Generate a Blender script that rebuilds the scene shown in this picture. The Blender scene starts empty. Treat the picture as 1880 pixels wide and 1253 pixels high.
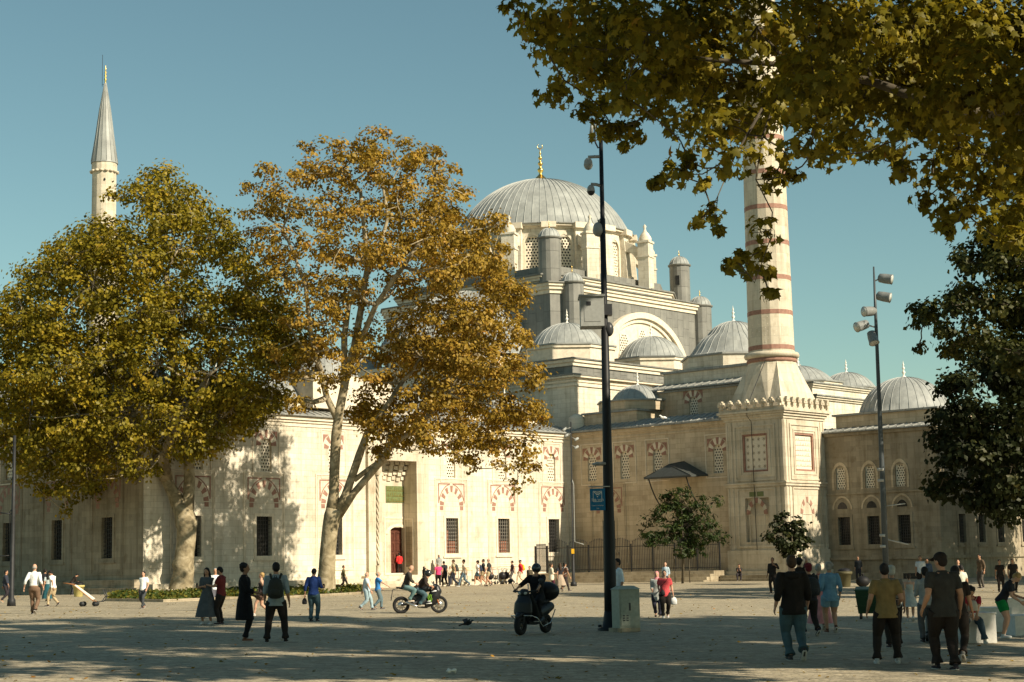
import bpy, bmesh, math, random
import numpy as np
from mathutils import Vector, Matrix
sc = bpy.context.scene
COL = sc.collection
R = math.radians
# ---------------------------------------------------------------- camera model
FPX = 3100.; H = 1.75; ROLL = .02
PITCH = math.atan((1036. - 626.5) * math.cos(ROLL) / FPX)
def ray(px, py):
    u = (px - 940) / FPX; v = (626.5 - py) / FPX
    c, s = math.cos(ROLL), math.sin(ROLL)
    x = u*c + v*s; y = -u*s + v*c
    return Vector((x, math.cos(PITCH) - y*math.sin(PITCH), math.sin(PITCH) + y*math.cos(PITCH)))
def at_y(px, py, Y):
    r = ray(px, py); t = Y / r.y
    return Vector((r.x*t, Y, r.z*t + H))
def sstep(a, b, x):
    t = min(1, max(0, (x-a)/(b-a))); return t*t*(3-2*t)
def gz(x, y):
    t = sstep(75, 118, y)
    xc = max(-60, min(60, x))
    return (1-t)*(-.016*xc) + t*(.26 - .004*xc)
def G(px, py):
    r = ray(px, py)
    lo, hi = 5., 400.
    for _ in range(60):
        m = (lo+hi)/2
        x, y, z = r.x*m, r.y*m, r.z*m + H
        if z > gz(x, y): lo = m
        else: hi = m
    return Vector((r.x*lo, r.y*lo, gz(r.x*lo, r.y*lo)))
cam_d = bpy.data.cameras.new('camera'); cam = bpy.data.objects.new('camera', cam_d); COL.objects.link(cam)
cam_d.sensor_width = 36; cam_d.lens = FPX/1880*36; cam_d.clip_end = 6000; cam_d.clip_start = .1
cam.matrix_world = Matrix.Translation((0, 0, H)) @ Matrix.Rotation(R(90)+PITCH, 4, 'X') @ Matrix.Rotation(-ROLL, 4, 'Z')
sc.camera = cam
# mosque frame: a along the portal wall (away, right), b out of it towards the camera and right
C0 = (4.62, 136.4); U0 = (.672, .741); N0 = (.741, -.672)
def ab(a, b, z=0): return Vector((C0[0]+a*U0[0]+b*N0[0], C0[1]+a*U0[1]+b*N0[1], z))
def toab(x, y):
    x -= C0[0]; y -= C0[1]; return (x*U0[0]+y*U0[1], x*N0[0]+y*N0[1])
def a_at(px, py=900, b=0.):
    r = ray(px, py); t = (b + C0[0]*N0[0] + C0[1]*N0[1])/(r.x*N0[0]+r.y*N0[1])
    return toab(r.x*t, r.y*t)[0]
def b_at(px, py=900, a=0.):
    r = ray(px, py); t = (a + C0[0]*U0[0] + C0[1]*U0[1])/(r.x*U0[0]+r.y*U0[1])
    return toab(r.x*t, r.y*t)[1]
# ---------------------------------------------------------------- materials
MATS = {}
def newmat(name):
    m = bpy.data.materials.new(name); m.use_nodes = True
    nt = m.node_tree; b = nt.nodes['Principled BSDF']
    MATS[name] = m
    return m, nt, b
def N(nt, typ, **kw):
    n = nt.nodes.new(typ)
    for k, v in kw.items():
        if k.startswith('i_'):
            key = k[2:].replace('_', ' ')
            n.inputs[int(key) if key.isdigit() else key].default_value = v
        else: setattr(n, k, v)
    return n
def ramp(nt, stops):
    n = nt.nodes.new('ShaderNodeValToRGB'); e = n.color_ramp.elements
    while len(e) < len(stops): e.new(.5)
    for i, (p, c) in enumerate(stops):
        e[i].position = p; e[i].color = (c[0], c[1], c[2], 1)
    return n
def mixc(nt, a, b, fac, mode='MIX'):
    n = nt.nodes.new('ShaderNodeMix'); n.data_type = 'RGBA'; n.blend_type = mode
    for sock, v in ((n.inputs[0], fac), (n.inputs[6], a), (n.inputs[7], b)):
        if isinstance(v, (int, float)): sock.default_value = v
        elif isinstance(v, tuple): sock.default_value = (v[0], v[1], v[2], 1)
        else: nt.links.new(v, sock)
    return n.outputs[2]
def simple(name, col, rough=.8, metal=0, var=.12, scale=6., bump=0., spec=.3):
    m, nt, b = newmat(name)
    tc = N(nt, 'ShaderNodeTexCoord'); no = N(nt, 'ShaderNodeTexNoise', i_Scale=scale, i_Detail=5.)
    nt.links.new(tc.outputs['Object'], no.inputs['Vector'])
    lo = tuple(c*(1-var) for c in col); hi = tuple(min(1, c*(1+var)) for c in col)
    r = ramp(nt, [(.3, lo), (.7, hi)]); nt.links.new(no.outputs['Fac'], r.inputs[0])
    nt.links.new(r.outputs[0], b.inputs['Base Color'])
    b.inputs['Roughness'].default_value = rough; b.inputs['Metallic'].default_value = metal
    b.inputs['Specular IOR Level'].default_value = spec
    if bump:
        bp = N(nt, 'ShaderNodeBump', i_Strength=bump, i_Distance=.02)
        nt.links.new(no.outputs['Fac'], bp.inputs['Height']); nt.links.new(bp.outputs[0], b.inputs['Normal'])
    return m
def stone(name, c1, c2, mortar, bw=.95, bh=.38, stain=.5, seed=0., msize=.008):
    """ashlar: courses of cut blocks, each slightly different, with weather streaks and patches"""
    m, nt, b = newmat(name); L = nt.links.new
    tc = N(nt, 'ShaderNodeTexCoord'); sp = N(nt, 'ShaderNodeSeparateXYZ'); L(tc.outputs['Object'], sp.inputs[0])
    ad = N(nt, 'ShaderNodeMath', operation='ADD'); L(sp.outputs[0], ad.inputs[0]); L(sp.outputs[1], ad.inputs[1])
    cb = N(nt, 'ShaderNodeCombineXYZ'); L(ad.outputs[0], cb.inputs[0]); L(sp.outputs[2], cb.inputs[1])
    br = N(nt, 'ShaderNodeTexBrick', i_Scale=1., i_Mortar_Size=msize, i_Mortar_Smooth=.1, i_Bias=0., i_Brick_Width=bw, i_Row_Height=bh)
    br.inputs['Color1'].default_value = (*c1, 1); br.inputs['Color2'].default_value = (*c2, 1); br.inputs['Mortar'].default_value = (*mortar, 1)
    L(cb.outputs[0], br.inputs['Vector'])
    # big patches
    n1 = N(nt, 'ShaderNodeTexNoise', i_Scale=.35, i_Detail=6., i_Roughness=.65); L(tc.outputs['Object'], n1.inputs['Vector'])
    r1 = ramp(nt, [(.32, (.66, .63, .56)), (.5, (.93, .92, .9)), (.68, (1.06, 1.05, 1.02))]); L(n1.outputs['Fac'], r1.inputs[0])
    c = mixc(nt, br.outputs['Color'], r1.outputs[0], stain, 'MULTIPLY')
    # vertical streaks
    mp = N(nt, 'ShaderNodeMapping'); mp.inputs['Scale'].default_value = (2.2, 2.2, .16); L(tc.outputs['Object'], mp.inputs[0])
    n2 = N(nt, 'ShaderNodeTexNoise', i_Scale=1., i_Detail=5., i_Roughness=.7); L(mp.outputs[0], n2.inputs['Vector'])
    r2 = ramp(nt, [(.36, (.58, .55, .48)), (.54, (1, 1, 1))]); L(n2.outputs['Fac'], r2.inputs[0])
    c = mixc(nt, c, r2.outputs[0], stain*.75, 'MULTIPLY')
    # single darker blocks
    vor = N(nt, 'ShaderNodeTexNoise', i_Scale=1.9, i_Detail=2.); L(tc.outputs['Object'], vor.inputs['Vector'])
    r3 = ramp(nt, [(.28, (.78, .74, .68)), (.42, (1, 1, 1))]); L(vor.outputs['Fac'], r3.inputs[0])
    c = mixc(nt, c, r3.outputs[0], stain, 'MULTIPLY')
    L(c, b.inputs['Base Color']); b.inputs['Roughness'].default_value = .85; b.inputs['Specular IOR Level'].default_value = .2
    bp = N(nt, 'ShaderNodeBump', i_Strength=.35, i_Distance=.03); n4 = N(nt, 'ShaderNodeTexNoise', i_Scale=9., i_Detail=6.)
    L(tc.outputs['Object'], n4.inputs['Vector'])
    mx = N(nt, 'ShaderNodeMath', operation='SUBTRACT'); L(n4.outputs['Fac'], mx.inputs[0]); L(br.outputs['Fac'], mx.inputs[1])
    L(mx.outputs[0], bp.inputs['Height']); L(bp.outputs[0], b.inputs['Normal'])
    return m
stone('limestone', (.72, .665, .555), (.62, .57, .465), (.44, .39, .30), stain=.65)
stone('warm_limestone', (.60, .505, .365), (.48, .395, .28), (.36, .30, .21), stain=.5)  # wing limestone: its shade and warm bounce light are put into the colour
stone('grey_limestone', (.37, .32, .235), (.29, .25, .185), (.28, .24, .17), stain=.8)  # left wall and library limestone, with their shade darkened into the colour
stone('marble', (.66, .59, .465), (.55, .49, .385), (.46, .42, .33), bw=1.5, bh=.7, stain=.65)
stone('plinth_stone', (.42, .36, .26), (.34, .29, .21), (.22, .19, .14), bw=1.2, bh=.3, stain=.9)
simple('trim_stone', (.66, .58, .45), .8, var=.14, scale=3., bump=.2)
simple('red_stone', (.30, .165, .12), .8, var=.2, scale=5.)
simple('lattice_stone', (.70, .63, .50), .8, var=.06)
simple('window_dark', (.022, .022, .022), .25, var=.3, spec=.4)
simple('grille_iron', (.05, .047, .042), .6, var=.2)
simple('black_iron', (.02, .021, .022), .55, var=.3)
simple('shutter_wood', (.24, .085, .045), .6, var=.25, scale=4.)
simple('door_wood', (.09, .03, .018), .5, var=.3, scale=4.)
simple('gold', (.85, .56, .16), .28, metal=1., var=.08)
simple('grille_grey', (.20, .185, .155), .6)
simple('slate', (.05, .055, .052), .6, var=.2)
simple('white_marble', (.78, .74, .65), .5, var=.05)
simple('green_panel', (.13, .16, .06), .6, var=.2)
def lead(name, c, seam=.9, blockw=.9, blockh=1.6, radial=False):
    m, nt, b = newmat(name); L = nt.links.new
    tc = N(nt, 'ShaderNodeTexCoord')
    n1 = N(nt, 'ShaderNodeTexNoise', i_Scale=.8, i_Detail=6., i_Roughness=.6); L(tc.outputs['Object'], n1.inputs['Vector'])
    r1 = ramp(nt, [(.3, tuple(x*.78 for x in c)), (.7, tuple(x*1.1 for x in c))]); L(n1.outputs['Fac'], r1.inputs[0])
    mp = N(nt, 'ShaderNodeMapping'); mp.inputs['Scale'].default_value = (3., 3., .3); L(tc.outputs['Object'], mp.inputs[0])
    n2 = N(nt, 'ShaderNodeTexNoise', i_Scale=1.3, i_Detail=4.); L(mp.outputs[0], n2.inputs['Vector'])
    r2 = ramp(nt, [(.4, (.72, .73, .74)), (.56, (1.02, 1.02, 1))]); L(n2.outputs['Fac'], r2.inputs[0])
    cc = mixc(nt, r1.outputs[0], r2.outputs[0], .38, 'MULTIPLY')
    at = N(nt, 'ShaderNodeAttribute', attribute_name='tone')
    r3 = ramp(nt, [(0., (.88, .88, .88)), (1., (1.06, 1.06, 1.06))]); L(at.outputs['Fac'], r3.inputs[0])
    cc = mixc(nt, cc, r3.outputs[0], 1., 'MULTIPLY')
    if not radial:
        sp = N(nt, 'ShaderNodeSeparateXYZ'); L(tc.outputs['Object'], sp.inputs[0])
        ad = N(nt, 'ShaderNodeMath', operation='ADD'); L(sp.outputs[0], ad.inputs[0]); L(sp.outputs[1], ad.inputs[1])
        cb = N(nt, 'ShaderNodeCombineXYZ'); L(sp.outputs[2], cb.inputs[0]); L(ad.outputs[0], cb.inputs[1])
        br = N(nt, 'ShaderNodeTexBrick', i_Scale=1., i_Mortar_Size=.016, i_Mortar_Smooth=.3, i_Bias=0., i_Brick_Width=blockh, i_Row_Height=blockw)
        br.inputs['Color1'].default_value = (1, 1, 1, 1); br.inputs['Color2'].default_value = (.84, .84, .84, 1); br.inputs['Mortar'].default_value = (.38, .38, .38, 1)
        L(cb.outputs[0], br.inputs['Vector'])
        cc = mixc(nt, cc, br.outputs['Color'], seam, 'MULTIPLY')
        bp = N(nt, 'ShaderNodeBump', i_Strength=.6, i_Distance=.04); L(br.outputs['Fac'], bp.inputs['Height']); L(bp.outputs[0], b.inputs['Normal'])
    L(cc, b.inputs['Base Color']); b.inputs['Roughness'].default_value = .55; b.inputs['Specular IOR Level'].default_value = .4
    return m
lead('lead_dome', (.325, .335, .315), radial=True)
lead('lead_wall', (.225, .22, .195))
lead('lead_roof', (.33, .335, .31), blockw=.7, blockh=2.5)
def bark(name, c1, c2, c3):
    m, nt, b = newmat(name); L = nt.links.new
    tc = N(nt, 'ShaderNodeTexCoord')
    v = N(nt, 'ShaderNodeTexNoise', i_Scale=1.6, i_Detail=5., i_Distortion=1.2); L(tc.outputs['Object'], v.inputs['Vector'])
    r = ramp(nt, [(.36, c1), (.5, c2), (.62, c3)]); L(v.outputs['Fac'], r.inputs[0])
    L(r.outputs[0], b.inputs['Base Color']); b.inputs['Roughness'].default_value = .9
    bp = N(nt, 'ShaderNodeBump', i_Strength=.5, i_Distance=.05); n = N(nt, 'ShaderNodeTexNoise', i_Scale=7., i_Detail=6.)
    L(tc.outputs['Object'], n.inputs['Vector']); L(n.outputs['Fac'], bp.inputs['Height']); L(bp.outputs[0], b.inputs['Normal'])
bark('plane_bark', (.16, .13, .075), (.27, .22, .13), (.38, .32, .21))
bark('dark_bark', (.05, .04, .025), (.08, .065, .04), (.12, .1, .06))
def leafmat(name, stops, trans=.35):
    m, nt, b = newmat(name); L = nt.links.new
    at = N(nt, 'ShaderNodeAttribute', attribute_name='tone')
    r = ramp(nt, stops); L(at.outputs['Fac'], r.inputs[0])
    d = N(nt, 'ShaderNodeBsdfDiffuse'); t = N(nt, 'ShaderNodeBsdfTranslucent'); g = N(nt, 'ShaderNodeBsdfGlossy', i_Roughness=.45)
    L(r.outputs[0], d.inputs[0])
    br = mixc(nt, r.outputs[0], (1., .95, .35), .6, 'MULTIPLY')
    L(br, t.inputs[0])
    g.inputs[0].default_value = (.7, .7, .6, 1)
    m1 = N(nt, 'ShaderNodeMixShader'); m1.inputs[0].default_value = trans; L(d.outputs[0], m1.inputs[1]); L(t.outputs[0], m1.inputs[2])
    m2 = N(nt, 'ShaderNodeMixShader'); m2.inputs[0].default_value = .015; L(m1.outputs[0], m2.inputs[1]); L(g.outputs[0], m2.inputs[2])
    L(m2.outputs[0], nt.nodes['Material Output'].inputs['Surface'])
leafmat('leaf_olive', [(0, (.08, .072, .010)), (.4, (.20, .163, .014)), (.75, (.34, .245, .022)), (1, (.40, .23, .03))])
leafmat('leaf_amber', [(0, (.15, .105, .018)), (.35, (.29, .19, .028)), (.7, (.38, .235, .035)), (1, (.42, .19, .05))])
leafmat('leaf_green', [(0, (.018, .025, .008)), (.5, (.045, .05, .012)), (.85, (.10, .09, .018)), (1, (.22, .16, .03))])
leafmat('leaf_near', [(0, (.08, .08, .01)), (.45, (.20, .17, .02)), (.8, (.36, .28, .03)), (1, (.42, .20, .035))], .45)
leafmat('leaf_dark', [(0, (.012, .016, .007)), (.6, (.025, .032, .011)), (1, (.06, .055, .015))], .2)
leafmat('leaf_young', [(0, (.012, .025, .007)), (.6, (.03, .048, .012)), (1, (.10, .11, .02))], .2)
leafmat('leaf_fresh', [(0, (.03, .05, .012)), (.5, (.06, .09, .02)), (1, (.2, .17, .03))], .3)
def colmat(name, col, rough=.85, metal=0, var=.1, spec=.25):
    if name not in MATS: simple(name, col, rough, metal, var, 9. if name.startswith('cloth') else 12., spec=spec, bump=.9 if name.startswith('cloth') else 0)
    return MATS[name]
# ---------------------------------------------------------------- mesh builder
class MB:
    def __init__(s): s.v = []; s.f = []; s.m = []; s.t = []; s.sm = []
    def add(s, vs, fs, mi=0, tone=.5, smooth=False):
        o = len(s.v); s.v += [tuple(p) for p in vs]
        for f in fs:
            s.f.append(tuple(i+o for i in f)); s.m.append(mi)
            s.t.append(tone() if callable(tone) else tone); s.sm.append(smooth)
        return s
    def box(s, x0, x1, y0, y1, z0, z1, mi=0, **k):
        return s.hexa([(x0,y0,z0),(x1,y0,z0),(x1,y1,z0),(x0,y1,z0),(x0,y0,z1),(x1,y0,z1),(x1,y1,z1),(x0,y1,z1)], mi, **k)
    def hexa(s, p, mi=0, **k):
        return s.add(p, [(3,2,1,0),(4,5,6,7),(0,1,5,4),(1,2,6,5),(2,3,7,6),(3,0,4,7)], mi, **k)
    def prism(s, poly, z0, z1, mi=0, **k):
        n = len(poly); vs = [(x,y,z0) for x,y in poly]+[(x,y,z1) for x,y in poly]
        fs = [tuple(range(n-1,-1,-1)), tuple(range(n,2*n))]+[(i,(i+1)%n,(i+1)%n+n,i+n) for i in range(n)]
        return s.add(vs, fs, mi, **k)
    def frust(s, p0, z0, p1, z1, mi=0, **k):
        n = len(p0); vs = [(x,y,z0) for x,y in p0]+[(x,y,z1) for x,y in p1]
        fs = [tuple(range(n-1,-1,-1)), tuple(range(n,2*n))]+[(i,(i+1)%n,(i+1)%n+n,i+n) for i in range(n)]
        return s.add(vs, fs, mi, **k)
    def lathe(s, prof, c=(0,0), n=24, a0=0, a1=2*math.pi, mi=0, smooth=True, tone=.5):
        full = abs(a1-a0-2*math.pi) < 1e-6; k = n if full else n+1
        vs = []; fs = []
        for r, z in prof:
            for i in range(k):
                a = a0+(a1-a0)*i/n; vs.append((c[0]+r*math.cos(a), c[1]+r*math.sin(a), z))
        for j in range(len(prof)-1):
            for i in range(n):
                i2 = (i+1)%k
                fs.append((j*k+i, j*k+i2, (j+1)*k+i2, (j+1)*k+i))
        return s.add(vs, fs, mi, tone, smooth)
    def tube(s, pts, rad, n=8, mi=0, cap=True, tone=.5, smooth=True, up=None):
        pts = [Vector(p) for p in pts]; vs = []; fs = []
        if not isinstance(rad, (list, tuple)): rad = [rad]*len(pts)
        pr = None
        for i, p in enumerate(pts):
            d = (pts[min(i+1, len(pts)-1)]-pts[max(i-1, 0)])
            if d.length < 1e-9: d = Vector((0,0,1))
            d.normalize()
            if pr is None:
                ref = Vector(up) if up else (Vector((1,0,0)) if abs(d.x) < .8 else Vector((0,1,0)))
            else: ref = pr
            x = (ref - d*ref.dot(d))
            if x.length < 1e-6: x = d.orthogonal()
            x.normalize(); pr = x; y = d.cross(x)
            r = rad[i]; rx, ry = r if isinstance(r, (tuple, list)) else (r, r)
            for k in range(n):
                a = 2*math.pi*k/n; vs.append(p + x*(rx*math.cos(a)) + y*(ry*math.sin(a)))
        for j in range(len(pts)-1):
            for k in range(n):
                k2 = (k+1)%n; fs.append((j*n+k, j*n+k2, (j+1)*n+k2, (j+1)*n+k))
        if cap: fs.append(tuple(range(n-1,-1,-1))); fs.append(tuple((len(pts)-1)*n+k for k in range(n)))
        return s.add(vs, fs, mi, tone, smooth)
    def ball(s, c, r, n=12, m=8, mi=0, smooth=True):
        rx, ry, rz = r if isinstance(r, (tuple, list)) else (r, r, r)
        vs = [(c[0],c[1],c[2]-rz)]; fs = []
        for j in range(1, m):
            t = math.pi*j/m
            for i in range(n):
                a = 2*math.pi*i/n; vs.append((c[0]+rx*math.sin(t)*math.cos(a), c[1]+ry*math.sin(t)*math.sin(a), c[2]-rz*math.cos(t)))
        vs.append((c[0],c[1],c[2]+rz)); L = len(vs)-1
        for i in range(n):
            i2 = (i+1)%n; fs.append((0, 1+i2, 1+i)); fs.append((L, 1+(m-2)*n+i, 1+(m-2)*n+i2))
            for j in range(m-2): fs.append((1+j*n+i, 1+j*n+i2, 1+(j+1)*n+i2, 1+(j+1)*n+i))
        return s.add(vs, fs, mi, .5, smooth)
    def mesh(s, name, mats, tf=None, recalc=True):
        me = bpy.data.meshes.new(name)
        vs = s.v if tf is None else [tf(p) for p in s.v]
        me.from_pydata([tuple(p) for p in vs], [], s.f)
        for m in mats: me.materials.append(MATS[m] if isinstance(m, str) else m)
        me.polygons.foreach_set('material_index', s.m); me.polygons.foreach_set('use_smooth', s.sm)
        at = me.attributes.new('tone', 'FLOAT', 'FACE'); at.data.foreach_set('value', s.t)
        if recalc:
            bm = bmesh.new(); bm.from_mesh(me); bmesh.ops.recalc_face_normals(bm, faces=bm.faces); bm.to_mesh(me); bm.free()
        me.update(); return me
    def build(s, name, mats, parent=None, tf=None, recalc=True, **tags):
        if not isinstance(mats, (list, tuple)): mats = [mats]
        o = bpy.data.objects.new(name, s.mesh(name, mats, tf, recalc)); COL.objects.link(o)
        if parent: o.parent = parent
        for k, v in tags.items(): o[k] = v
        return o
def empty(name, loc, rz=0, **tags):
    o = bpy.data.objects.new(name, None); COL.objects.link(o); o.location = loc; o.rotation_euler = (0, 0, rz)
    o.empty_display_size = .3
    for k, v in tags.items(): o[k] = v
    return o
def copy_tree(o, parent=None, **tags):
    c = o.copy(); COL.objects.link(c); c.parent = parent
    for ch in list(o.children): copy_tree(ch, c)
    for k, v in tags.items(): c[k] = v
    return c
def poly_off(p, d):
    n = len(p); out = []
    A = sum(p[i][0]*p[(i+1)%n][1]-p[(i+1)%n][0]*p[i][1] for i in range(n)); sg = 1 if A > 0 else -1
    for i in range(n):
        p0, p1, p2 = p[i-1], p[i], p[(i+1)%n]
        e1 = Vector((p1[0]-p0[0], p1[1]-p0[1])).normalized(); e2 = Vector((p2[0]-p1[0], p2[1]-p1[1])).normalized()
        n1 = Vector((e1.y, -e1.x))*sg; n2 = Vector((e2.y, -e2.x))*sg
        b = (n1+n2); b = b/(b.dot(n1)) if b.dot(n1) > 1e-6 else n1
        out.append((p1[0]+b.x*d, p1[1]+b.y*d))
    return out
def ngon(c, r, n, rot=0): return [(c[0]+r*math.cos(rot+2*math.pi*i/n), c[1]+r*math.sin(rot+2*math.pi*i/n)) for i in range(n)]
def rect(a0, a1, b0, b1): return [(a0,b0),(a1,b0),(a1,b1),(a0,b1)]
SKYTINT = (.91, 1.07, .83)
EXPO = .64
SHADE = 2.2
rnd = random.Random(5)
MQ = lambda p: (p[0], -p[1], p[2])
mosque = empty('mosque', (C0[0], C0[1], 0), math.atan2(.741, .672), label='large cream stone mosque with lead domes and a gold finial behind the square', category='mosque')
def mq(mb, name, mats, parent=mosque, **k): return mb.build(name, mats, parent, MQ, **k)
# wall planes: P(s, d, z) with s along the wall and d into it
def P_b(b0): return lambda s, d, z: (s, b0-d, z)       # face towards +b
def P_a(a0): return lambda s, d, z: (a0+d, s, z)       # face towards -a
def wallgrid(mb, P, s0, s1, z0, z1, holes, depth=.45, mi=0, maxs=6.):
    S = {s0, s1}; Z = {z0, z1}
    for h in holes: S |= {h[0], h[1]}; Z |= {h[2], h[3]}
    S = sorted(S); Z = sorted(Z)
    for i in range(len(S)-1):
        for j in range(len(Z)-1):
            sa, sb, za, zb = S[i], S[i+1], Z[j], Z[j+1]; cs, cz = (sa+sb)/2, (za+zb)/2
            if any(h[0] < cs < h[1] and h[2] < cz < h[3] for h in holes): continue
            mb.add([P(sa,0,za), P(sb,0,za), P(sb,0,zb), P(sa,0,zb)], [(0,1,2,3)], mi)
    for a, b, c, d in holes:
        for q in (((a,c),(b,c)), ((b,c),(b,d)), ((b,d),(a,d)), ((a,d),(a,c))):
            (p0, p1) = q
            mb.add([P(p0[0],0,p0[1]), P(p1[0],0,p1[1]), P(p1[0],depth,p1[1]), P(p0[0],depth,p0[1])], [(0,1,2,3)], mi)
def pbox(mb, P, s0, s1, d0, d1, z0, z1, mi=0):
    mb.hexa([P(s0,d0,z0),P(s1,d0,z0),P(s1,d1,z0),P(s0,d1,z0),P(s0,d0,z1),P(s1,d0,z1),P(s1,d1,z1),P(s0,d1,z1)], mi)
def frame(mb, P, s0, s1, z0, z1, w, d0, d1, mi=0):
    """rectangular moulding of width w butted at the corners"""
    pbox(mb, P, s0, s0+w, d0, d1, z0, z1, mi); pbox(mb, P, s1-w, s1, d0, d1, z0, z1, mi)
    pbox(mb, P, s0+w, s1-w, d0, d1, z1-w, z1, mi); pbox(mb, P, s0+w, s1-w, d0, d1, z0, z0+w, mi)
def arc_pts(sc_, zc, rx, rz, n, pt=.0):
    out = []
    for i in range(n+1):
        a = math.pi*i/n; s = math.cos(a); z = math.sin(a)
        out.append((sc_+rx*s, zc+rz*(z + pt*(1-abs(s))*z)))
    return out
def voussoirs(mb, P, s, zc, ri, ro, n, d0, d1, mi_a, mi_b, rzf=1.1, pt=.08):
    inn = arc_pts(s, zc, ri, ri*rzf, n, pt); out = arc_pts(s, zc, ro, ro*rzf, n, pt)
    for i in range(n):
        a, b, c, d = inn[i], inn[i+1], out[i+1], out[i]
        dd = d0 if i % 2 else d0-.006
        mb.hexa([P(a[0],dd,a[1]),P(b[0],dd,b[1]),P(b[0],d1,b[1]),P(a[0],d1,a[1]),P(d[0],dd,d[1]),P(c[0],dd,c[1]),P(c[0],d1,c[1]),P(d[0],d1,d[1])], mi_a if i % 2 == 0 else mi_b)
def lattice(mb, P, s, z0, z1, w, d, cols=4, arch=True, mi=0):
    """pierced stone screen: staggered round holes"""
    cw = w/cols; ch = cw*.87; rows = int((z1-z0)/ch); ch = (z1-z0)/rows
    for j in range(rows):
        for i in range(cols + (j % 2)):
            cs = s-w/2+cw*(i+.5-(.5 if j % 2 else 0)); cz = z0+ch*(j+.5)
            hw = cw/2; ohx = [max(s-w/2, min(s+w/2, cs+hw*x)) for x in (-1,1,1,-1)]
            out = [(ohx[0], cz-ch/2), (ohx[1], cz-ch/2), (ohx[2], cz+ch/2), (ohx[3], cz+ch/2)]
            edge = abs(cs-s) > w/2-.01
            top = arch and (((cs-s)/(w/2))**2*.35 + (z1-cz)*0 > .35*((z1-cz)/(w*.5))**1 and z1-cz < w*.5)
            if edge or top:
                mb.add([P(o[0], d, o[1]) for o in out], [(0,1,2,3)], mi); continue
            n = 8; r = cw*.34; o8 = []; i8 = []
            for k in range(n):
                a = -3*math.pi/4 + 2*math.pi*k/n
                i8.append((cs+r*math.cos(a), cz+r*math.sin(a)))
            x0, x1, ya, yb = ohx[0], ohx[1], cz-ch/2, cz+ch/2
            o8 = [(x0,ya),(cs,ya),(x1,ya),(x1,cz),(x1,yb),(cs,yb),(x0,yb),(x0,cz)]
            vs = [P(p[0], d, p[1]) for p in o8] + [P(p[0], d, p[1]) for p in i8] + [P(p[0], d+.07, p[1]) for p in i8]
            fs = [(k, (k+1)%n, (k+1)%n+n, k+n) for k in range(n)] + [(k+n, (k+1)%n+n, (k+1)%n+2*n, k+2*n) for k in range(n)]
            mb.add(vs, fs, mi)
def low_window(P, s, w=1.3, z0=2.62, z1=5.22, arch=True, shutter=False, outer=True, sill=True, tm='trim_stone'):
    mb = MB(); frame(mb, P, s-w/2-.2, s+w/2+.2, z0-.2, z1+.2, .198, -.04, .1)
    if sill: pbox(mb, P, s-w/2-.3, s+w/2+.3, -.1, .05, z0-.32, z0-.202)
    fr = mq(mb, 'window', [tm])
    g = MB(); pbox(g, P, s-w/2, s+w/2, .38, .42, z0, z1); mq(g, 'pane', ['window_dark'], fr)
    g = MB(); nv = 5; nh = 9
    for i in range(1, nv+1):
        x = s-w/2+w*i/(nv+1); pbox(g, P, x-.018, x+.018, .1, .136, z0, z1)
    for i in range(1, nh+1):
        z = z0+(z1-z0)*i/(nh+1); pbox(g, P, s-w/2, s+w/2, .14, .17, z-.018, z+.018)
    mq(g, 'grille', ['grille_iron' if not shutter else 'grille_grey'], fr)
    if shutter:
        g = MB(); pbox(g, P, s-w/2+.02, s-w/2+w*.42, .3, .36, z0+.05, z1-.9); pbox(g, P, s-w/2+w*.5, s+w/2-.02, .3, .36, z0+.05, z0+.9)
        mq(g, 'shutter', ['shutter_wood'], fr)
    if arch:
        zc = z1+.95
        g = MB(); voussoirs(g, P, s, zc, .84, 1.24, 13, -.012, .06, 1, 0)
        pbox(g, P, s-1.24, s-.9, -.012, .05, zc-.36, zc-.06, 1); pbox(g, P, s+.9, s+1.24, -.012, .05, zc-.36, zc-.06, 1)
        # red spandrel outline
        for sg in (-1, 1):
            x0, x1 = sorted((s+sg*1.30, s+sg*1.40)); pbox(g, P, x0, x1, -.012, .05, zc+.15, zc+1.62, 1)
            x0, x1 = sorted((s+sg*.15, s+sg*1.30)); pbox(g, P, x0, x1, -.012, .05, zc+1.53, zc+1.62, 1)
            o = arc_pts(s, zc, 1.30, 1.30*1.1, 26, .08); rng = range(2, 12) if sg > 0 else range(14, 24)
            for i in rng:
                a, b = o[i], o[i+1]; k = 1.055
                q = [(s+(p[0]-s)*k, zc+(p[1]-zc)*k) for p in (a, b)]
                g.hexa([P(a[0],-.012,a[1]),P(b[0],-.012,b[1]),P(b[0],.05,b[1]),P(a[0],.05,a[1]),P(q[0][0],-.012,q[0][1]),P(q[1][0],-.012,q[1][1]),P(q[1][0],.05,q[1][1]),P(q[0][0],.05,q[0][1])], 1)
        mq(g, 'arch_stones', [tm, 'red_stone'], fr)
    if outer:
        g = MB(); frame(g, P, s-1.75, s+1.75, z0-1.05, z1+2.95, .09, -.045, .05); frame(g, P, s-1.6, s+1.6, z0-.9, z1+2.8, .045, -.028, .05)
        mq(g, 'moulding', [tm], fr)
    return (s-w/2, s+w/2, z0, z1)
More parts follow.
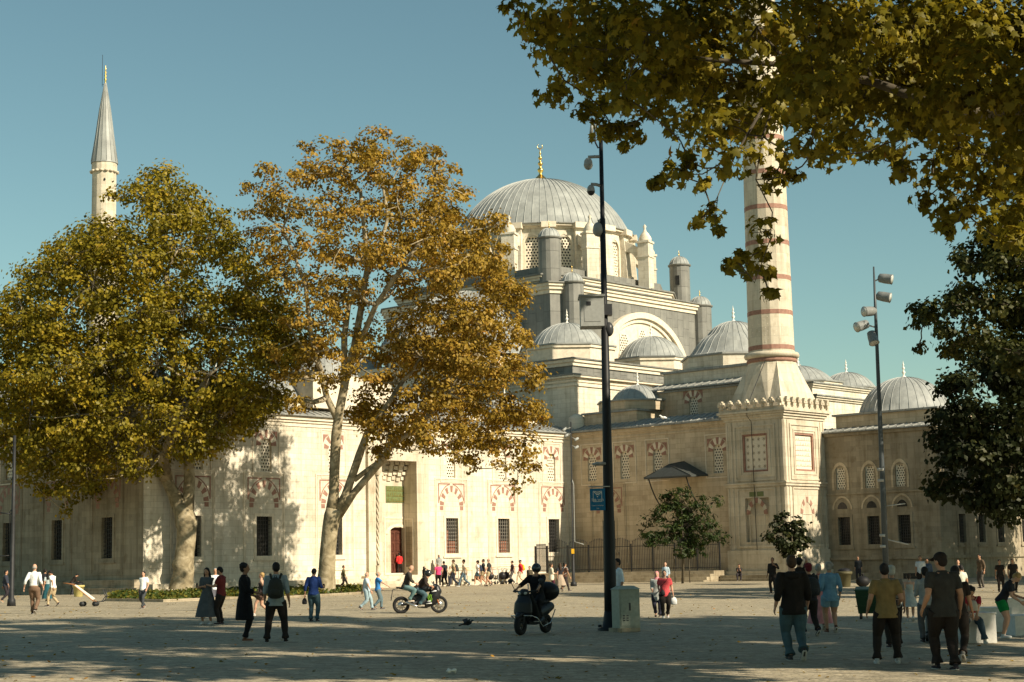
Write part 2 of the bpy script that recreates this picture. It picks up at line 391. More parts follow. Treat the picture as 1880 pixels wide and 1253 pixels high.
def up_window(P, s, w=.92, z0=8.15, z1=10.35, red=True, outer=True):
    f = MB(); lattice(f, P, s, z0, z1, w, .14)
    fr = mq(f, 'lattice_window', ['lattice_stone'])
    g = MB(); pbox(g, P, s-w/2, s+w/2, .3, .33, z0, z1); mq(g, 'pane', ['window_dark'], fr)
    g = MB(); zc = z1-w*.5
    voussoirs(g, P, s, zc, w*.5, w*.5+.42, 9, -.012, .05, 1, 0, 1.12, .1)
    for sg in (-1, 1):
        a = [(s+sg*.42, z1+.52), (s+sg*.95, z1+.52), (s+sg*.95, z1-.1), (s+sg*.72, z1+.3)]
        g.hexa([P(p[0], d, p[1]) for d in (-.014, .05) for p in a], 1)
    if red: mq(g, 'arch_stones', ['trim_stone', 'red_stone'], fr)
    if outer:
        g = MB(); frame(g, P, s-1.15, s+1.15, z0-.35, z1+.85, .07, -.04, .05); mq(g, 'moulding', ['trim_stone'], fr)
    return (s-w/2, s+w/2, z0, z1)
# ------------------------------------------------------------ courtyard block: portal wall (b=0) and left wall (a=-41.4)
ZT = 12.05
pa0, pa1 = a_at(697), a_at(761)              # portal recess
PF = (a_at(672), a_at(783))
Pw = P_b(0.)
holes = []
lows = [-37.6, -31.78, -25.5, -13.93, -8.27, -2.4]
for s in lows: holes.append(low_window(Pw, s, 1.3, shutter=(s in (-13.93, -8.27))))
for s in (-37.3, -31.59, -25.6, -13.93, -8.27, -2.5): holes.append(up_window(Pw, s, .92, 8.2, 10.4))
wm = MB()
wallgrid(wm, Pw, -41.4, PF[0], -.5, ZT, [h for h in holes if h[1] < PF[0]])
wallgrid(wm, Pw, PF[1], 1.6, -.5, ZT, [h for h in holes if h[0] > PF[1]])
wallgrid(wm, Pw, PF[0], PF[1], 10.6, ZT, [])
mq(wm, 'wall', ['limestone'])
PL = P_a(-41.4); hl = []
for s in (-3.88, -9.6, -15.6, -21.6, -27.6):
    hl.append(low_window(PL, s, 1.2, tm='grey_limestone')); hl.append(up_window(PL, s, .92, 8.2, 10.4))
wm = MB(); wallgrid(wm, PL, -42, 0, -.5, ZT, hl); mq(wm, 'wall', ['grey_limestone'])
# back walls and flat roof under the domes
wm = MB(); wm.prism(rect(-41.35, -.4, -7.5, -.5), 11.4, 11.9); wm.prism(rect(-41.35, -34, -41.9, -7.6), 11.4, 11.9); wm.prism(rect(-41.3, 1.4, -42, -41.5), -.5, 12)
mq(wm, 'courtyard_roof', ['lead_roof'])
# cornice and lead edging all round
g = MB()
for z, d, h in ((11.35, -.06, .12), (11.62, -.10, .16), (11.80, -.22, .26)):
    pbox(g, Pw, -41.4, -.02, d, .2, z, z+h-.002); pbox(g, PL, -42, 0, d, .2, z, z+h-.003)
mq(g, 'cornice', ['trim_stone'])
g = MB()
def lean(g, P, s0, s1, d0, z0, d1, z1, t=.1, step=.62, mi=0):
    g.hexa([P(s0,d0,z0),P(s1,d0,z0),P(s1,d1,z1),P(s0,d1,z1),P(s0,d0,z0+t),P(s1,d0,z0+t),P(s1,d1,z1+t),P(s0,d1,z1+t)], mi)
    n = int((s1-s0)/step)
    for i in range(n+1):
        s = s0+(s1-s0)*i/max(n, 1); s = min(max(s, s0+.03), s1-.03)
        g.hexa([P(s-.03,d0,z0+t),P(s+.03,d0,z0+t),P(s+.03,d1,z1+t),P(s-.03,d1,z1+t),P(s-.03,d0,z0+t+.05),P(s+.03,d0,z0+t+.05),P(s+.03,d1,z1+t+.05),P(s-.03,d1,z1+t+.05)], mi)
lean(g, Pw, -41.4, -.02, -.42, 12.06, 1.6, 12.75); lean(g, PL, -41.9, .0, -.42, 12.07, 1.55, 12.75)
mq(g, 'roof', ['lead_roof'])
def finial_prof(z, s, r=1.):
    p = [(.30,0),(.26,.08),(.1,.2),(.07,.35),(.17,.48),(.17,.56),(.07,.68),(.06,.8),(.14,.9),(.14,.97),(.06,1.07),(.05,1.18),(.1,1.27),(.05,1.36),(.03,1.5),(.0,1.7)]
    return [(a*s*r, z+b*s) for a, b in p]
def dome(a, b, r, h, z0, ribs=36, fs=1., name='dome', fmat='white_marble', seg=2, rows=9, parent=None, a0=0, a1=2*math.pi, fin=True, bell=False):
    Rr = (r*r+h*h)/(2*h); prof = []
    th = math.asin(min(1, r/Rr)) if h < r else math.pi - math.asin(min(1, r/Rr))
    for j in range(rows+1):
        t = th*(1-j/rows); prof.append((Rr*math.sin(t), z0+h-Rr+Rr*math.cos(t)))
    if bell: prof = [(r*x, z0+h*y) for x, y in ((1,0),(.93,.08),(.86,.2),(.78,.36),(.68,.5),(.55,.62),(.5,.70),(.42,.82),(.28,.93),(.12,.99),(0,1))]
    prof[-1] = (0.001, prof[-1][1])
    m = MB(); tr = lambda: rnd.random()
    fs *= .68
    m.lathe([(r+.12, z0-.1), (r+.12, z0)]+prof, (a, b), ribs*seg if ribs*seg < 110 else ribs, a0, a1, 0, True, tr)
    full = abs(a1-a0-2*math.pi) < 1e-6
    for k in range(ribs+(0 if full else 1)):
        t = a0+(a1-a0)*k/ribs; ct, st = math.cos(t), math.sin(t)
        w = .02*max(1, r/5)
        for j in range(len(prof)-2):
            (r0, za), (r1, zb) = prof[j], prof[j+1]
            vs = []
            for rr, zz in ((r0, za), (r1, zb)):
                for dr, dw in ((-.01, -w), (.035*max(1, r/5), 0), (-.01, w)):
                    nr = rr+dr; vs.append((a+nr*ct-dw*st, b+nr*st+dw*ct, zz+(dr*.5 if rr < r*.7 else 0)))
            m.add(vs, [(0,1,4,3),(1,2,5,4)], 0, .8)
    o = mq(m, name, ['lead_dome'], parent or mosque)
    if fin:
        f = MB(); f.lathe(finial_prof(z0+h-.05, fs), (a, b), 12); mq(f, 'finial', [fmat], o)
    return o
# portico domes behind the portal wall
for k in range(7): 
    if k in (3,): continue
    dome(-38.4+k*5.85, -4.2, 2.45, 1.9, 13.2, 24, .85)
    g = MB(); g.prism(ngon((-38.4+k*5.85, -4.2), 2.75, 8, R(22.5)), 11.9, 13.1); mq(g, 'drum', ['trim_stone'])
for k in range(5): dome(-38.4, -10+k*-6.2, 2.45, 1.9, 13.2, 24, .85)
g = MB(); g.prism(rect(-27, -19.5, -6.6, -.5), 12.8, 15.2); mq(g, 'portal_block', ['trim_stone']); dome(-23.2, -3.7, 2.5, 2.2, 15.3, 28, 1.)
# ------------------------------------------------------------ portal
g = MB(); Dp = 1.15; pc = (pa0+pa1)/2
pbox(g, Pw, PF[0], pa0, -.25, .5, 0, 10.6); pbox(g, Pw, pa1, PF[1], -.25, .5, 0, 10.6)
pbox(g, Pw, pa0, pa1, -.25, .5, 9.3, 10.6)
g.hexa([Pw(pa0-.3,.5,0),Pw(pa0,.5,0),Pw(pa0,Dp,0),Pw(pa0-.3,Dp,0),Pw(pa0-.3,.5,10.6),Pw(pa0,.5,10.6),Pw(pa0,Dp,10.6),Pw(pa0-.3,Dp,10.6)])
pbox(g, Pw, pa1, pa1+.3, .5, Dp, 0, 10.6)
pc0 = pc; pc = (a_at(714, 900, -1.3)+a_at(739, 900, -1.3))/2; dw = (a_at(739, 900, -1.3)-a_at(714, 900, -1.3))/2; dz0, dz1 = 1.15, 4.55
wallgrid(g, lambda s, d, z: (s, -Dp-d, z), pa0, pa1, 0, 10.6, [(pc-dw, pc+dw, dz0, dz1)], .5)
for k in range(7):   # stepped stalactite hood
    t = k/7; zz = 7.9+k*.36; ins = 1.15*(1-t)
    if k < 6:
        for sgn in (0, 1):
            for q in range(6-k//2):
                s0 = pa0 + (pa1-pa0)*(.5*(1-t) if 0 else 0)
        n = 8
        for i in range(n):
            sa = pa0+(pa1-pa0)*(i+.08)/n; sb = pa0+(pa1-pa0)*(i+.92)/n
            dist = abs((i+.5)/n-.5)*2
            d0 = Dp-(k+1)*.15*(0.6+.4*dist)-(.3*dist*t)
            pbox(g, Pw, sa, sb, max(.15, d0), Dp, zz+.1*(i % 2), zz+.36)
mq(g, 'portal', ['marble'])
for side in (a_at(688),):
    g = MB(); pts = []
    for strand in range(3):
        pts = [(side+.07*math.cos(z*4.2+strand*2.094), .25+.07*math.sin(z*4.2+strand*2.094)+.05, z) for z in np.arange(1.9, 8.2, .1)]
        g.tube(pts, .06, 6)
    g.lathe([(.2,1.2),(.24,1.3),(.17,1.45),(.17,1.75),(.2,1.85)], (side, .3), 10); g.lathe([(.18,8.2),(.26,8.45),(.26,8.6)], (side, .3), 10)
    mq(g, 'twisted_column', ['marble'])
Pd = lambda s, d, z: (s, -Dp-d, z)
g = MB(); pbox(g, Pd, pc-dw, pc+dw, .3, .4, dz0, dz1)
for i in (0, 1):
    for j in range(4): frame(g, Pd, pc-dw+.1+i*dw, pc-.1+i*dw, dz0+.2+j*.75, dz0+.82+j*.75, .07, .26, .3)
door = mq(g, 'door', ['door_wood'])
g = MB(); g.ball(Pd(pc+.08, .24, dz0+1.1), .06, 8, 6); mq(g, 'handle', ['gold'], door)
g = MB(); voussoirs(g, Pd, pc, dz1-.45, .95, 1.3, 11, -.05, .1, 0, 0, .5, .1); frame(g, Pd, pc-1.35, pc+1.35, dz0, dz1+.75, .12, -.04, .05); mq(g, 'door_frame', ['trim_stone'])
g = MB(); pbox(g, Pd, pc-1.15, pc+1.1, -.04, .05, 6.35, 7.55); ins = mq(g, 'inscription_panel', ['green_panel'])
g = MB()
rr = random.Random(3)
for row in range(3):
    x = pc-1.05
    while x < pc+.9:
        w = .05+rr.random()*.14; zb = 6.42+row*.38
        pbox(g, Pd, x, x+.025, -.055, -.041, zb, zb+.12+rr.random()*.18); pbox(g, Pd, x, x+w, -.054, -.041, zb, zb+.03)
        x += w+.04
mq(g, 'lettering', ['gold'], ins)
# side niche in the jamb of the recess
g = MB(); PJ = lambda s, d, z: (pa1+d*-1, s, z)
frame(g, PJ, -1.05, -.15, 1.6, 5.2, .1, -.0, .05); mq(g, 'niche', ['trim_stone'])
g = MB(); pbox(g, PJ, -.95, -.25, .004, .012, 1.7, 4.6); mq(g, 'niche_panel', ['plinth_stone'])
# steps of the portal and the ledge along the wall
g = MB()
for k in range(6):
    pbox(g, Pw, PF[0]-.5-.0*k, PF[1]+.6, -.5-.42*k, .0 if k == 0 else -.5-.42*(k-1), -.4, 1.12-.19*k)
pbox(g, Pw, pa0, pa1, 0.002, Dp, .8, 1.125)
mq(g, 'portal_steps', ['marble'])
g = MB()
pbox(g, Pw, -41.3, PF[0]-.52, -.9, 0, -.5, .95); pbox(g, Pw, -41.3, PF[0]-.9, -1.5, -.902, -.5, .62)
for k in range(5): pbox(g, Pw, PF[0]-2.6, PF[0]-.53, -1.51-.36*k, -1.5 if k == 0 else -1.51-.36*(k-1), -.5, .75-.17*k)
mq(g, 'plinth', ['marble'])
g = MB(); pbox(g, Pw, PF[1]+.62, -.3, -.55, 0, -.5, .95); pbox(g, Pw, PF[1]+.62, -.3, -1.0, -.552, -.5, .62)
for k in range(4): pbox(g, Pw, PF[1]+1.2+.3*k, PF[1]+3.5, -1.4-.35*k, -1.0 if k == 0 else -1.4-.35*(k-1), -.5, .72-.18*k)
mq(g, 'plinth', ['marble'])
g = MB(); pbox(g, PL, -40, -.2, -.5, 0, -.5, 1.25); pbox(g, PL, -40, .9, -1.1, -.5, -.5, .75)
mq(g, 'plinth', ['plinth_stone'])
# ------------------------------------------------------------ wing wall a=0
PW = P_a(0.); hw = []
hw.append(low_window(PW, 3.7, 1.25, 2.72, 5.0, tm='warm_limestone'))
for s in (2.12, 5.45, 8.68, 14.38): hw.append(up_window(PW, s, .92, 8.2, 10.3))
cn0, cn1 = 9.3, 13.0
hw.append(low_window(PW, 11.1, 1.5, 2.72, 5.9, arch=False, outer=False, tm='warm_limestone'))
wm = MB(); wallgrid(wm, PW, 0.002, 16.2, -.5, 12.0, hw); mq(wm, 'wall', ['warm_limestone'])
g = MB()
for z, d, h in ((11.45, -.05, .12), (11.72, -.1, .14), (11.86, -.2, .24)): pbox(g, PW, .25, 16.2, d, .2, z, z+h-.002)
mq(g, 'cornice', ['warm_limestone']); g = MB(); pbox(g, PW, .02, 16, -.25, 0, -.5, 1.0); mq(g, 'plinth', ['warm_limestone'])
g = MB(); lean(g, PW, .05, 16.0, -.45, 12.1, 1.5, 12.78, .14); mq(g, 'roof', ['lead_roof'])
g = MB(); g.prism(rect(.4, 12.5, .02, 16.0), 11.2, 12.0); mq(g, 'roof', ['lead_roof'])
# small dome on its base in the inner corner
q = [(2.0,.2),(5.5,.2),(5.5,6.4),(1.4,6.4),(1.0,1.6)]
g = MB(); g.prism(rect(1.0, 6.5, .6, 6.0), 12.0, 13.6); g.prism(rect(.85, 6.6, .4, 6.15), 13.61, 13.75, 1)
g.prism(ngon((3.9, 3.6), 3.1, 8, R(22.5)), 13.76, 14.5); g.prism(ngon((3.9, 3.6), 3.25, 8, R(22.5)), 14.51, 14.62, 1)
mq(g, 'drum', ['warm_limestone', 'lead_roof']); dome(3.9, 3.9, 2.15, 1.35, 14.63, 24, 1.1)
g = MB(); g.lathe([(.7,12.0),(.7,13.3),(.6,13.5),(.35,13.7),(0.01,13.8)], (.9, -.1), 14, mi=0); mq(g, 'corner_buttress', ['limestone'])
WD = (9.3, 9.8)
# higher wing block with lattice window
PB = P_a(4.0); z0, z1 = 12.6, 15.25
wm = MB(); h = [up_window(PB, 9.35, .9, 12.95, 14.55, outer=False)]
wallgrid(wm, PB, 4.9, 15.4, 11.9, 15.1, h); wallgrid(wm, P_b(15.4), 4.0, 11.5, 11.9, 15.1, []); 
wm.add([(4,4.9,11.9),(11.5,4.9,11.9),(11.5,4.9,15.1),(4,4.9,15.1)], [(0,1,2,3)])
mq(wm, 'wall', ['warm_limestone'])
g = MB(); pbox(g, PB, 4.8, 15.5, -.15, .2, 15.1, 15.25); g.prism(rect(4.3, 11.5, 4.9, 15.4), 14.9, 15.26); 
lean(g, PB, 4.7, 15.5, -.35, 15.28, 1.5, 15.85, .12, .7); mq(g, 'roof', ['lead_roof'])
g = MB(); g.prism(rect(5.2, 11.4, 5.6, 14.3), 15.3, 16.75); g.prism(rect(5.0, 11.5, 5.4, 14.5), 16.76, 16.95, 1)
g.prism(ngon(WD, 4.4, 8, R(22.5)), 16.96, 17.9); g.prism(ngon(WD, 4.55, 8, R(22.5)), 17.91, 18.05, 1)
mq(g, 'drum', ['limestone', 'lead_roof'])
dome(WD[0], WD[1], 3.9, 3.0, 18.06, 32, 1.2, bell=True)
# ------------------------------------------------------------ prayer hall aisle
g = MB(); HB = -.9
g.prism(rect(1.55, 44, -40, HB), 11.5, 16.9, 0)
mq(g, 'wall', ['limestone'])
g = MB(); base = rect(1.55, 44, -40, HB)
g.prism(poly_off(base, .12), 16.2, 16.4, 0); g.prism(poly_off(base, .1), 16.55, 16.7, 0); g.prism(poly_off(base, .35), 16.91, 17.05, 0)
g.prism(poly_off(base, .4), 17.06, 17.2, 1)
b2 = poly_off(base, -.55)
g.prism(b2, 17.2, 17.95, 1); g.prism(poly_off(b2, .15), 17.96, 18.25, 0); g.prism(poly_off(b2, .3), 18.26, 18.5, 0); g.prism(poly_off(b2, .42), 18.51, 18.62, 1)
mq(g, 'cornice', ['trim_stone', 'lead_wall'])
g = MB()
aisle = [(5.6, -4.9, 3.2, 2.1, 20.1), (17.0, -4.6, 3.0, 2.1, 19.9), (26.9, -4.6, 3.1, 2.1, 19.9), (37.3, -4.8, 3.1, 2.1, 19.9)]
for a, b, r, h, z in aisle:
    g.prism(ngon((a, b), r+.95, 8, R(22.5)), 18.6, z-.5); g.prism(ngon((a, b), r+1.1, 8, R(22.5)), z-.49, z-.25); g.prism(ngon((a, b), r+1.2, 8, R(22.5)), z-.24, z-.12, 1)
mq(g, 'drum', ['trim_stone', 'lead_roof'])
for a, b, r, h, z in aisle: dome(a, b, r, h, z, 30, 1.15)
for k in range(3): dome(5.6, -13-k*9.5, 3.2, 2.1, 20.1, 24, 1.15)
# right-hand small domes further along, over the far tiers
for a, b, r in ((21.5, 8, 3.1), (29.5, 8, 2.6)):
    dome(a, b, r, 1.55, 16.9, 28, 1.1)
    g = MB(); g.prism(ngon((a, b), r+.7, 8, R(22.5)), 16.1, 16.75); g.prism(ngon((a, b), r+.85, 8, R(22.5)), 16.76, 16.88, 1)
    mq(g, 'drum', ['trim_stone', 'lead_roof'])
g = MB()
for (q, za, zb) in ((rect(16.5, 34.5, 3.6, 12.5), 15.2, 15.9), (rect(15.2, 36, 2.5, 13.6), 11, 14.7)):
    g.prism(q, za, zb, 0); g.prism(poly_off(q, .15), zb, zb+.15, 0); g.prism(poly_off(q, .3), zb+.16, zb+.3, 0); g.prism(poly_off(q, .42), zb+.31, zb+.42, 1)
mq(g, 'wall', ['limestone', 'lead_roof'])
# ------------------------------------------------------------ square lead-clad block and its cornices
sq = [(8.2,-9),(9.8,-8.2),(28.8,-8.2),(29.7,-9.3),(29.7,-30.2),(28.7,-31.5),(9.5,-31.5),(8.2,-30)]
g = MB(); g.prism(sq, 17.2, 25.6, 0); mq(g, 'lead_wall', ['lead_wall'])
g = MB(); g.prism(poly_off(sq, .12), 25.6, 25.95, 0); g.prism(poly_off(sq, .3), 25.96, 26.25, 0); g.prism(poly_off(sq, .45), 26.26, 26.5, 0); g.prism(poly_off(sq, .6), 26.51, 26.62, 1)
s2 = [(8.9,-10.5),(11.0,-9.3),(26.2,-9.3),(29.5,-11.5),(29.5,-28),(26,-30.5),(11,-30.5),(8.9,-29)]
g.prism(s2, 26.6, 27.0, 0); g.prism(poly_off(s2, .25), 27.01, 27.25, 0); g.prism(poly_off(s2, .4), 27.26, 27.45, 0); g.prism(poly_off(s2, .55), 27.46, 27.6, 1); g.prism(poly_off(s2, -.8), 27.6, 28.5, 1)
mq(g, 'cornice', ['trim_stone', 'lead_wall'])
# great window wall in its arch
PT = P_b(-8.2); cx, cz, ra = 20.2, 17.9, 6.6
g = MB(); o = [(cx-ra, 17.3)]+[(p[0], p[1]) for p in arc_pts(cx, cz, ra, ra-.2, 32)][::-1]+[(cx+ra, 17.3)]
def archplate(g, pts, d0, d1, mi):
    n = len(pts); vs = [PT(p[0], d0, p[1]) for p in pts]+[PT(p[0], d1, p[1]) for p in pts]
    g.add(vs, [tuple(range(n)), tuple(range(2*n-1, n-1, -1))]+[(i, (i+1)%n, (i+1)%n+n, i+n) for i in range(n)], mi)
archplate(g, o, -.12, .1, 0); mq(g, 'window_wall', ['trim_stone'])
g = MB()
for r0, r1, d in ((6.6, 7.15, -.55), (6.2, 6.6, -.3)):
    i_ = arc_pts(cx, cz, r0, r0-.2, 32); o_ = arc_pts(cx, cz, r1, r1-.2, 32)
    for i in range(32):
        a, b, c, dd = i_[i], i_[i+1], o_[i+1], o_[i]
        g.hexa([PT(a[0],d,a[1]),PT(b[0],d,b[1]),PT(b[0],.1,b[1]),PT(a[0],.1,a[1]),PT(dd[0],d,dd[1]),PT(c[0],d,c[1]),PT(c[0],.1,c[1]),PT(dd[0],.1,dd[1])], 0)
mq(g, 'arch', ['trim_stone'])
for s, za, zb in ((17.4, 20.0, 22.6), (20.2, 20.4, 23.2), (23.0, 20.0, 22.6)):
    g = MB(); Pq = lambda s_, d, z: (s_, -8.2+.16-d, z); lattice(g, Pq, s, za, zb, 1.3, .0, 5); o_ = mq(g, 'lattice_window', ['lattice_stone'])
    g = MB(); pbox(g, Pq, s-.65, s+.65, .02, .03, za, zb); mq(g, 'pane', ['window_dark'], o_)
# semi-dome towards the courtyard with a windowed drum
g = MB(); g.prism(rect(0.5, 9, -30, -10), 17.2, 19.6, 0); g.lathe([(8.1,19.6),(8.1,21.6),(8.3,21.7),(8.45,22.0)], (9.5, -20), 30, R(90), R(270), 0, False)
mq(g, 'drum', ['trim_stone'])
dome(9.5, -20, 8.5, 5.2, 22.0, 26, 1, 'semi_dome', rows=8, a0=R(90), a1=R(270), fin=False)
for k in range(5):
    t = R(115+k*32); cxx, cyy = 9.5+8.14*math.cos(t), -20+8.14*math.sin(t)
    Pk = lambda s_, d, z, t=t, cxx=cxx, cyy=cyy: (cxx-s_*math.sin(t)-d*math.cos(t), cyy+s_*math.cos(t)-d*math.sin(t), z)
    g = MB(); lattice(g, Pk, 0, 19.7, 21.4, 1.1, -.06, 4); o_ = mq(g, 'lattice_window', ['lattice_stone'])
    g = MB(); pbox(g, Pk, -.55, .55, -.04, -.03, 19.7, 21.4); mq(g, 'pane', ['window_dark'], o_)
# ------------------------------------------------------------ main drum and dome
DC = (19.9, -20.0); ZD = 28.0
facing = math.atan2(-(C0[1]+DC[0]*U0[1]+DC[1]*N0[1]), -(C0[0]+DC[0]*U0[0]+DC[1]*N0[0]))  # world angle towards the camera
def wang(deg):  # degrees clockwise as seen from the camera -> (cos, sin) in (a, b)
    w = facing + R(deg); dx, dy = math.cos(w), math.sin(w)
    return (dx*U0[0]+dy*U0[1], dx*N0[0]+dy*N0[1])
def Pr(deg, r0):   # wall plane tangent to the drum, outward = +d negative
    c, s = wang(deg); tx, ty = wang(deg+90)
    return lambda s_, d, z: (DC[0]+c*(r0-d)+tx*s_, DC[1]+s*(r0-d)+ty*s_, z)
g = MB(); RD = 8.55; hz0, hz1 = 28.7, 32.2
for k in range(18):
    Pk = Pr(-6+20*k, RD); hw_ = RD*math.tan(R(10))
    wallgrid(g, Pk, -hw_, hw_, 27.6, 33.0, [(-.72, .72, hz0, hz1)], .35)
mq(g, 'drum', ['limestone'])
for k in range(18):
    Pk = Pr(-6+20*k, RD); g = MB(); lattice(g, Pk, 0, hz0, hz1, 1.44, .15, 5); o_ = mq(g, 'lattice_window', ['lattice_stone'])
    g = MB(); pbox(g, Pk, -.72, .72, .3, .34, hz0, hz1); mq(g, 'pane', ['window_dark'], o_)
    g = MB(); voussoirs(g, Pk, 0, hz1-.75, .76, .95, 10, -.05, .02, 0, 0, 1.15, .1); pbox(g, Pk, -.95, -.76, -.05, .02, hz0, hz1-.76); pbox(g, Pk, .76, .95, -.05, .02, hz0, hz1-.76)
    mq(g, 'window_frame', ['trim_stone'], o_)
g = MB()
for k in range(18):
    d = 4+20*k; Pk = Pr(d, RD+.1); w = .55
    g.hexa([Pk(-w,-.75,27.6),Pk(w,-.75,27.6),Pk(w,.3,27.6),Pk(-w,.3,27.6),Pk(-w,-.35,33.0),Pk(w,-.35,33.0),Pk(w,.3,33.0),Pk(-w,.3,33.0)])
mq(g, 'pilasters', ['limestone'])
for k in range(9):      # flying buttresses with capped piers
    d = -16+40*k; Pk = Pr(d, RD); g = MB(); w = .42
    pbox(g, Pk, -.62, .62, -3.0, -1.9, 27.5, 32.0); pbox(g, Pk, -.72, .72, -3.1, -1.8, 32.0, 32.2); pbox(g, Pk, -.7, .7, -3.08, -1.82, 30.6, 30.75)
    prev = None
    for i in range(11):
        t = i/10; dd = -1.9+1.9*t; zt = 31.6+1.1*t; zi = 29.4+1.9*math.sin(math.pi*min(1, .12+.62*t))
        if prev:
            p0, zt0, zi0 = prev
            g.hexa([Pk(-w,p0,zi0),Pk(w,p0,zi0),Pk(w,dd,zi),Pk(-w,dd,zi),Pk(-w,p0,zt0),Pk(w,p0,zt0),Pk(w,dd,zt),Pk(-w,dd,zt)])
        prev = (dd, zt, zi)
    pbox(g, Pk, -w, w, -1.0, 0, 27.5, 28.9)
    c = Pk(0, -2.45, 0); g.lathe([(.62,32.2),(.62,32.5),(.4,32.9),(.16,33.2),(.1,33.5),(.18,33.65),(.01,33.9)], (c[0], c[1]), 12)
    mq(g, 'buttress', ['limestone'])
g = MB()
o18 = [Pr(-16+20*k, RD/math.cos(R(10)))(0,0,0)[:2] for k in range(18)]
g.prism(poly_off(o18, .15), 33.0, 33.2, 0); g.prism(poly_off(o18, .45), 33.2, 33.38, 0); g.prism(poly_off(o18, .6), 33.39, 33.48, 1)
for k in range(18):
    Pk = Pr(4+20*k, RD+.1); pbox(g, Pk, -.7, .7, -.75, .2, 32.96, 33.5, 0)
mq(g, 'cornice', ['trim_stone', 'lead_wall'])
md = dome(DC[0], DC[1], 8.75, 6.0, 33.5, 72, 1, 'main_dome', rows=13, fin=False)
g = MB(); zt = 39.42
g.lathe([(.95,zt-.1),(.9,zt+.05),(.55,zt+.35),(.25,zt+.65),(.13,zt+.8),(.3,zt+1.1),(.3,zt+1.25),(.12,zt+1.4),(.11,zt+1.6),(.25,zt+1.78),(.25,zt+1.9),(.1,zt+2.05),(.09,zt+2.2),(.2,zt+2.35),(.2,zt+2.45),(.07,zt+2.6),(.06,zt+2.8),(.13,zt+2.92),(.05,zt+3.05),(.03,zt+3.4),(0.005,zt+3.42)], DC, 16)
tx, ty = wang(90)
cres = [(DC[0]+tx*.26*math.cos(t), DC[1]+ty*.26*math.cos(t), zt+3.6+.26*math.sin(t)) for t in np.linspace(R(-235), R(55), 14)]
g.tube(cres, [.015+.04*math.sin(math.pi*i/13) for i in range(14)], 6)
mq(g, 'finial', ['gold'], md)
# ------------------------------------------------------------ lead turrets
def turret(px, pyb, pyt, wpx, Y, win=False, zb_extra=0):
    p = at_y(px, pyb, Y); t = at_y(px, pyt, Y); r = wpx/FPX*Y/2*1.0
    a, b = toab(p.x, p.y); g = MB(); zb, zt = p.z-zb_extra, t.z
    g.lathe([(r,zb),(r,zt),(r+.12,zt+.06),(r+.16,zt+.18),(r+.02,zt+.22)], (a, b), 16, tone=lambda: rnd.random(), smooth=False)
    if win:
        c, s = (-U0[0]*0-1, 0); 
        w0 = facing-R(18); dx, dy = math.cos(w0), math.sin(w0); c, s = (dx*U0[0]+dy*U0[1], dx*N0[0]+dy*N0[1])
    tw = mq(g, 'turret', ['lead_wall'])
    dome(a, b, r*.98, r*.85, zt+.22, 16, .62, 'turret_dome', 'gold', parent=tw, rows=6)
    if win:
        g = MB(); q = lambda u, v, zz: (a+c*(r+v)-s*u, b+s*(r+v)+c*u, zz)
        hgt = (zt-zb-zb_extra); z_ = zb+zb_extra+hgt*.35
        g.hexa([q(-.2,-.1,z_),q(.2,-.1,z_),q(.2,.03,z_),q(-.2,.03,z_),q(-.2,-.1,z_+.95),q(.2,-.1,z_+.95),q(.2,.03,z_+.95),q(-.2,.03,z_+.95)])
        mq(g, 'window', ['window_dark'], tw)
turret(1010, 507, 441, 43, 150.3, zb_extra=.8)
turret(1052, 578, 523, 43, 149.3, zb_extra=7)
turret(1249, 545, 491, 38, 167, win=True, zb_extra=.8)
turret(1287, 617, 566, 42, 164.2, zb_extra=6)
# ------------------------------------------------------------ library block on the right
PR = P_a(5.1); hr = []
for s in (21.9, 24.35, 26.85):
    lw = low_window(PR, s, 1.0, 2.66, 4.7, arch=False, outer=False, tm='grey_limestone'); hr.append(lw)
    hr.append(up_window(PR, s-.15, .78, 6.75, 8.35, red=False, outer=False))
    g = MB(); voussoirs(g, PR, s-.15, 7.75, .55, .72, 12, -.03, .05, 0, 0, 1.3, .1); pbox(g, PR, s-.87, s-.70, -.03, .05, 6.7, 7.74); pbox(g, PR, s+.40, s+.57, -.03, .05, 6.7, 7.74)
    voussoirs(g, PR, s-.1, 5.25, .72, .85, 12, -.03, .05, 0, 0, 1.1, .1); voussoirs(g, PR, s-.1, 5.3, .0, .42, 10, -.01, .05, 1, 1, 1.1, .1)
    mq(g, 'window_arch', ['warm_limestone', 'window_dark'])
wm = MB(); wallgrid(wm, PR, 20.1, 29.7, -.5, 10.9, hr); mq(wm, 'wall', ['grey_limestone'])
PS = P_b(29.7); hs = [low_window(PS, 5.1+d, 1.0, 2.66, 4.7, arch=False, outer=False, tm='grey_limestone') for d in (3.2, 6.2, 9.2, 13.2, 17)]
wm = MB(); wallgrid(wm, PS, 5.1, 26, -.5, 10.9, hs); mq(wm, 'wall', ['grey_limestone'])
g = MB(); pbox(g, PR, 20.0, 29.8, -.1, .1, 6.35, 6.5); pbox(g, PR, 20, 29.85, -.15, .1, 1.55, 1.75); pbox(g, PS, 4.95, 26, -.15, .1, 1.551, 1.751); mq(g, 'string_course', ['grey_limestone']); g = MB(); pbox(g, PR, 20.0, 29.9, -.2, .1, 10.7, 10.9)
pbox(g, PS, 5.3, 26, -.19, .1, 10.701, 10.899); mq(g, 'cornice', ['grey_limestone']); g = MB(); pbox(g, PR, 20.0, 30.3, -.6, 0, -.5, .6)
mq(g, 'plinth', ['grey_limestone'])
g = MB(); lean(g, PR, 19.9, 30.0, -.4, 10.92, 1.2, 11.3, .1); g.prism(rect(5.6, 25.9, 20.2, 29.4), 10.95, 11.2)
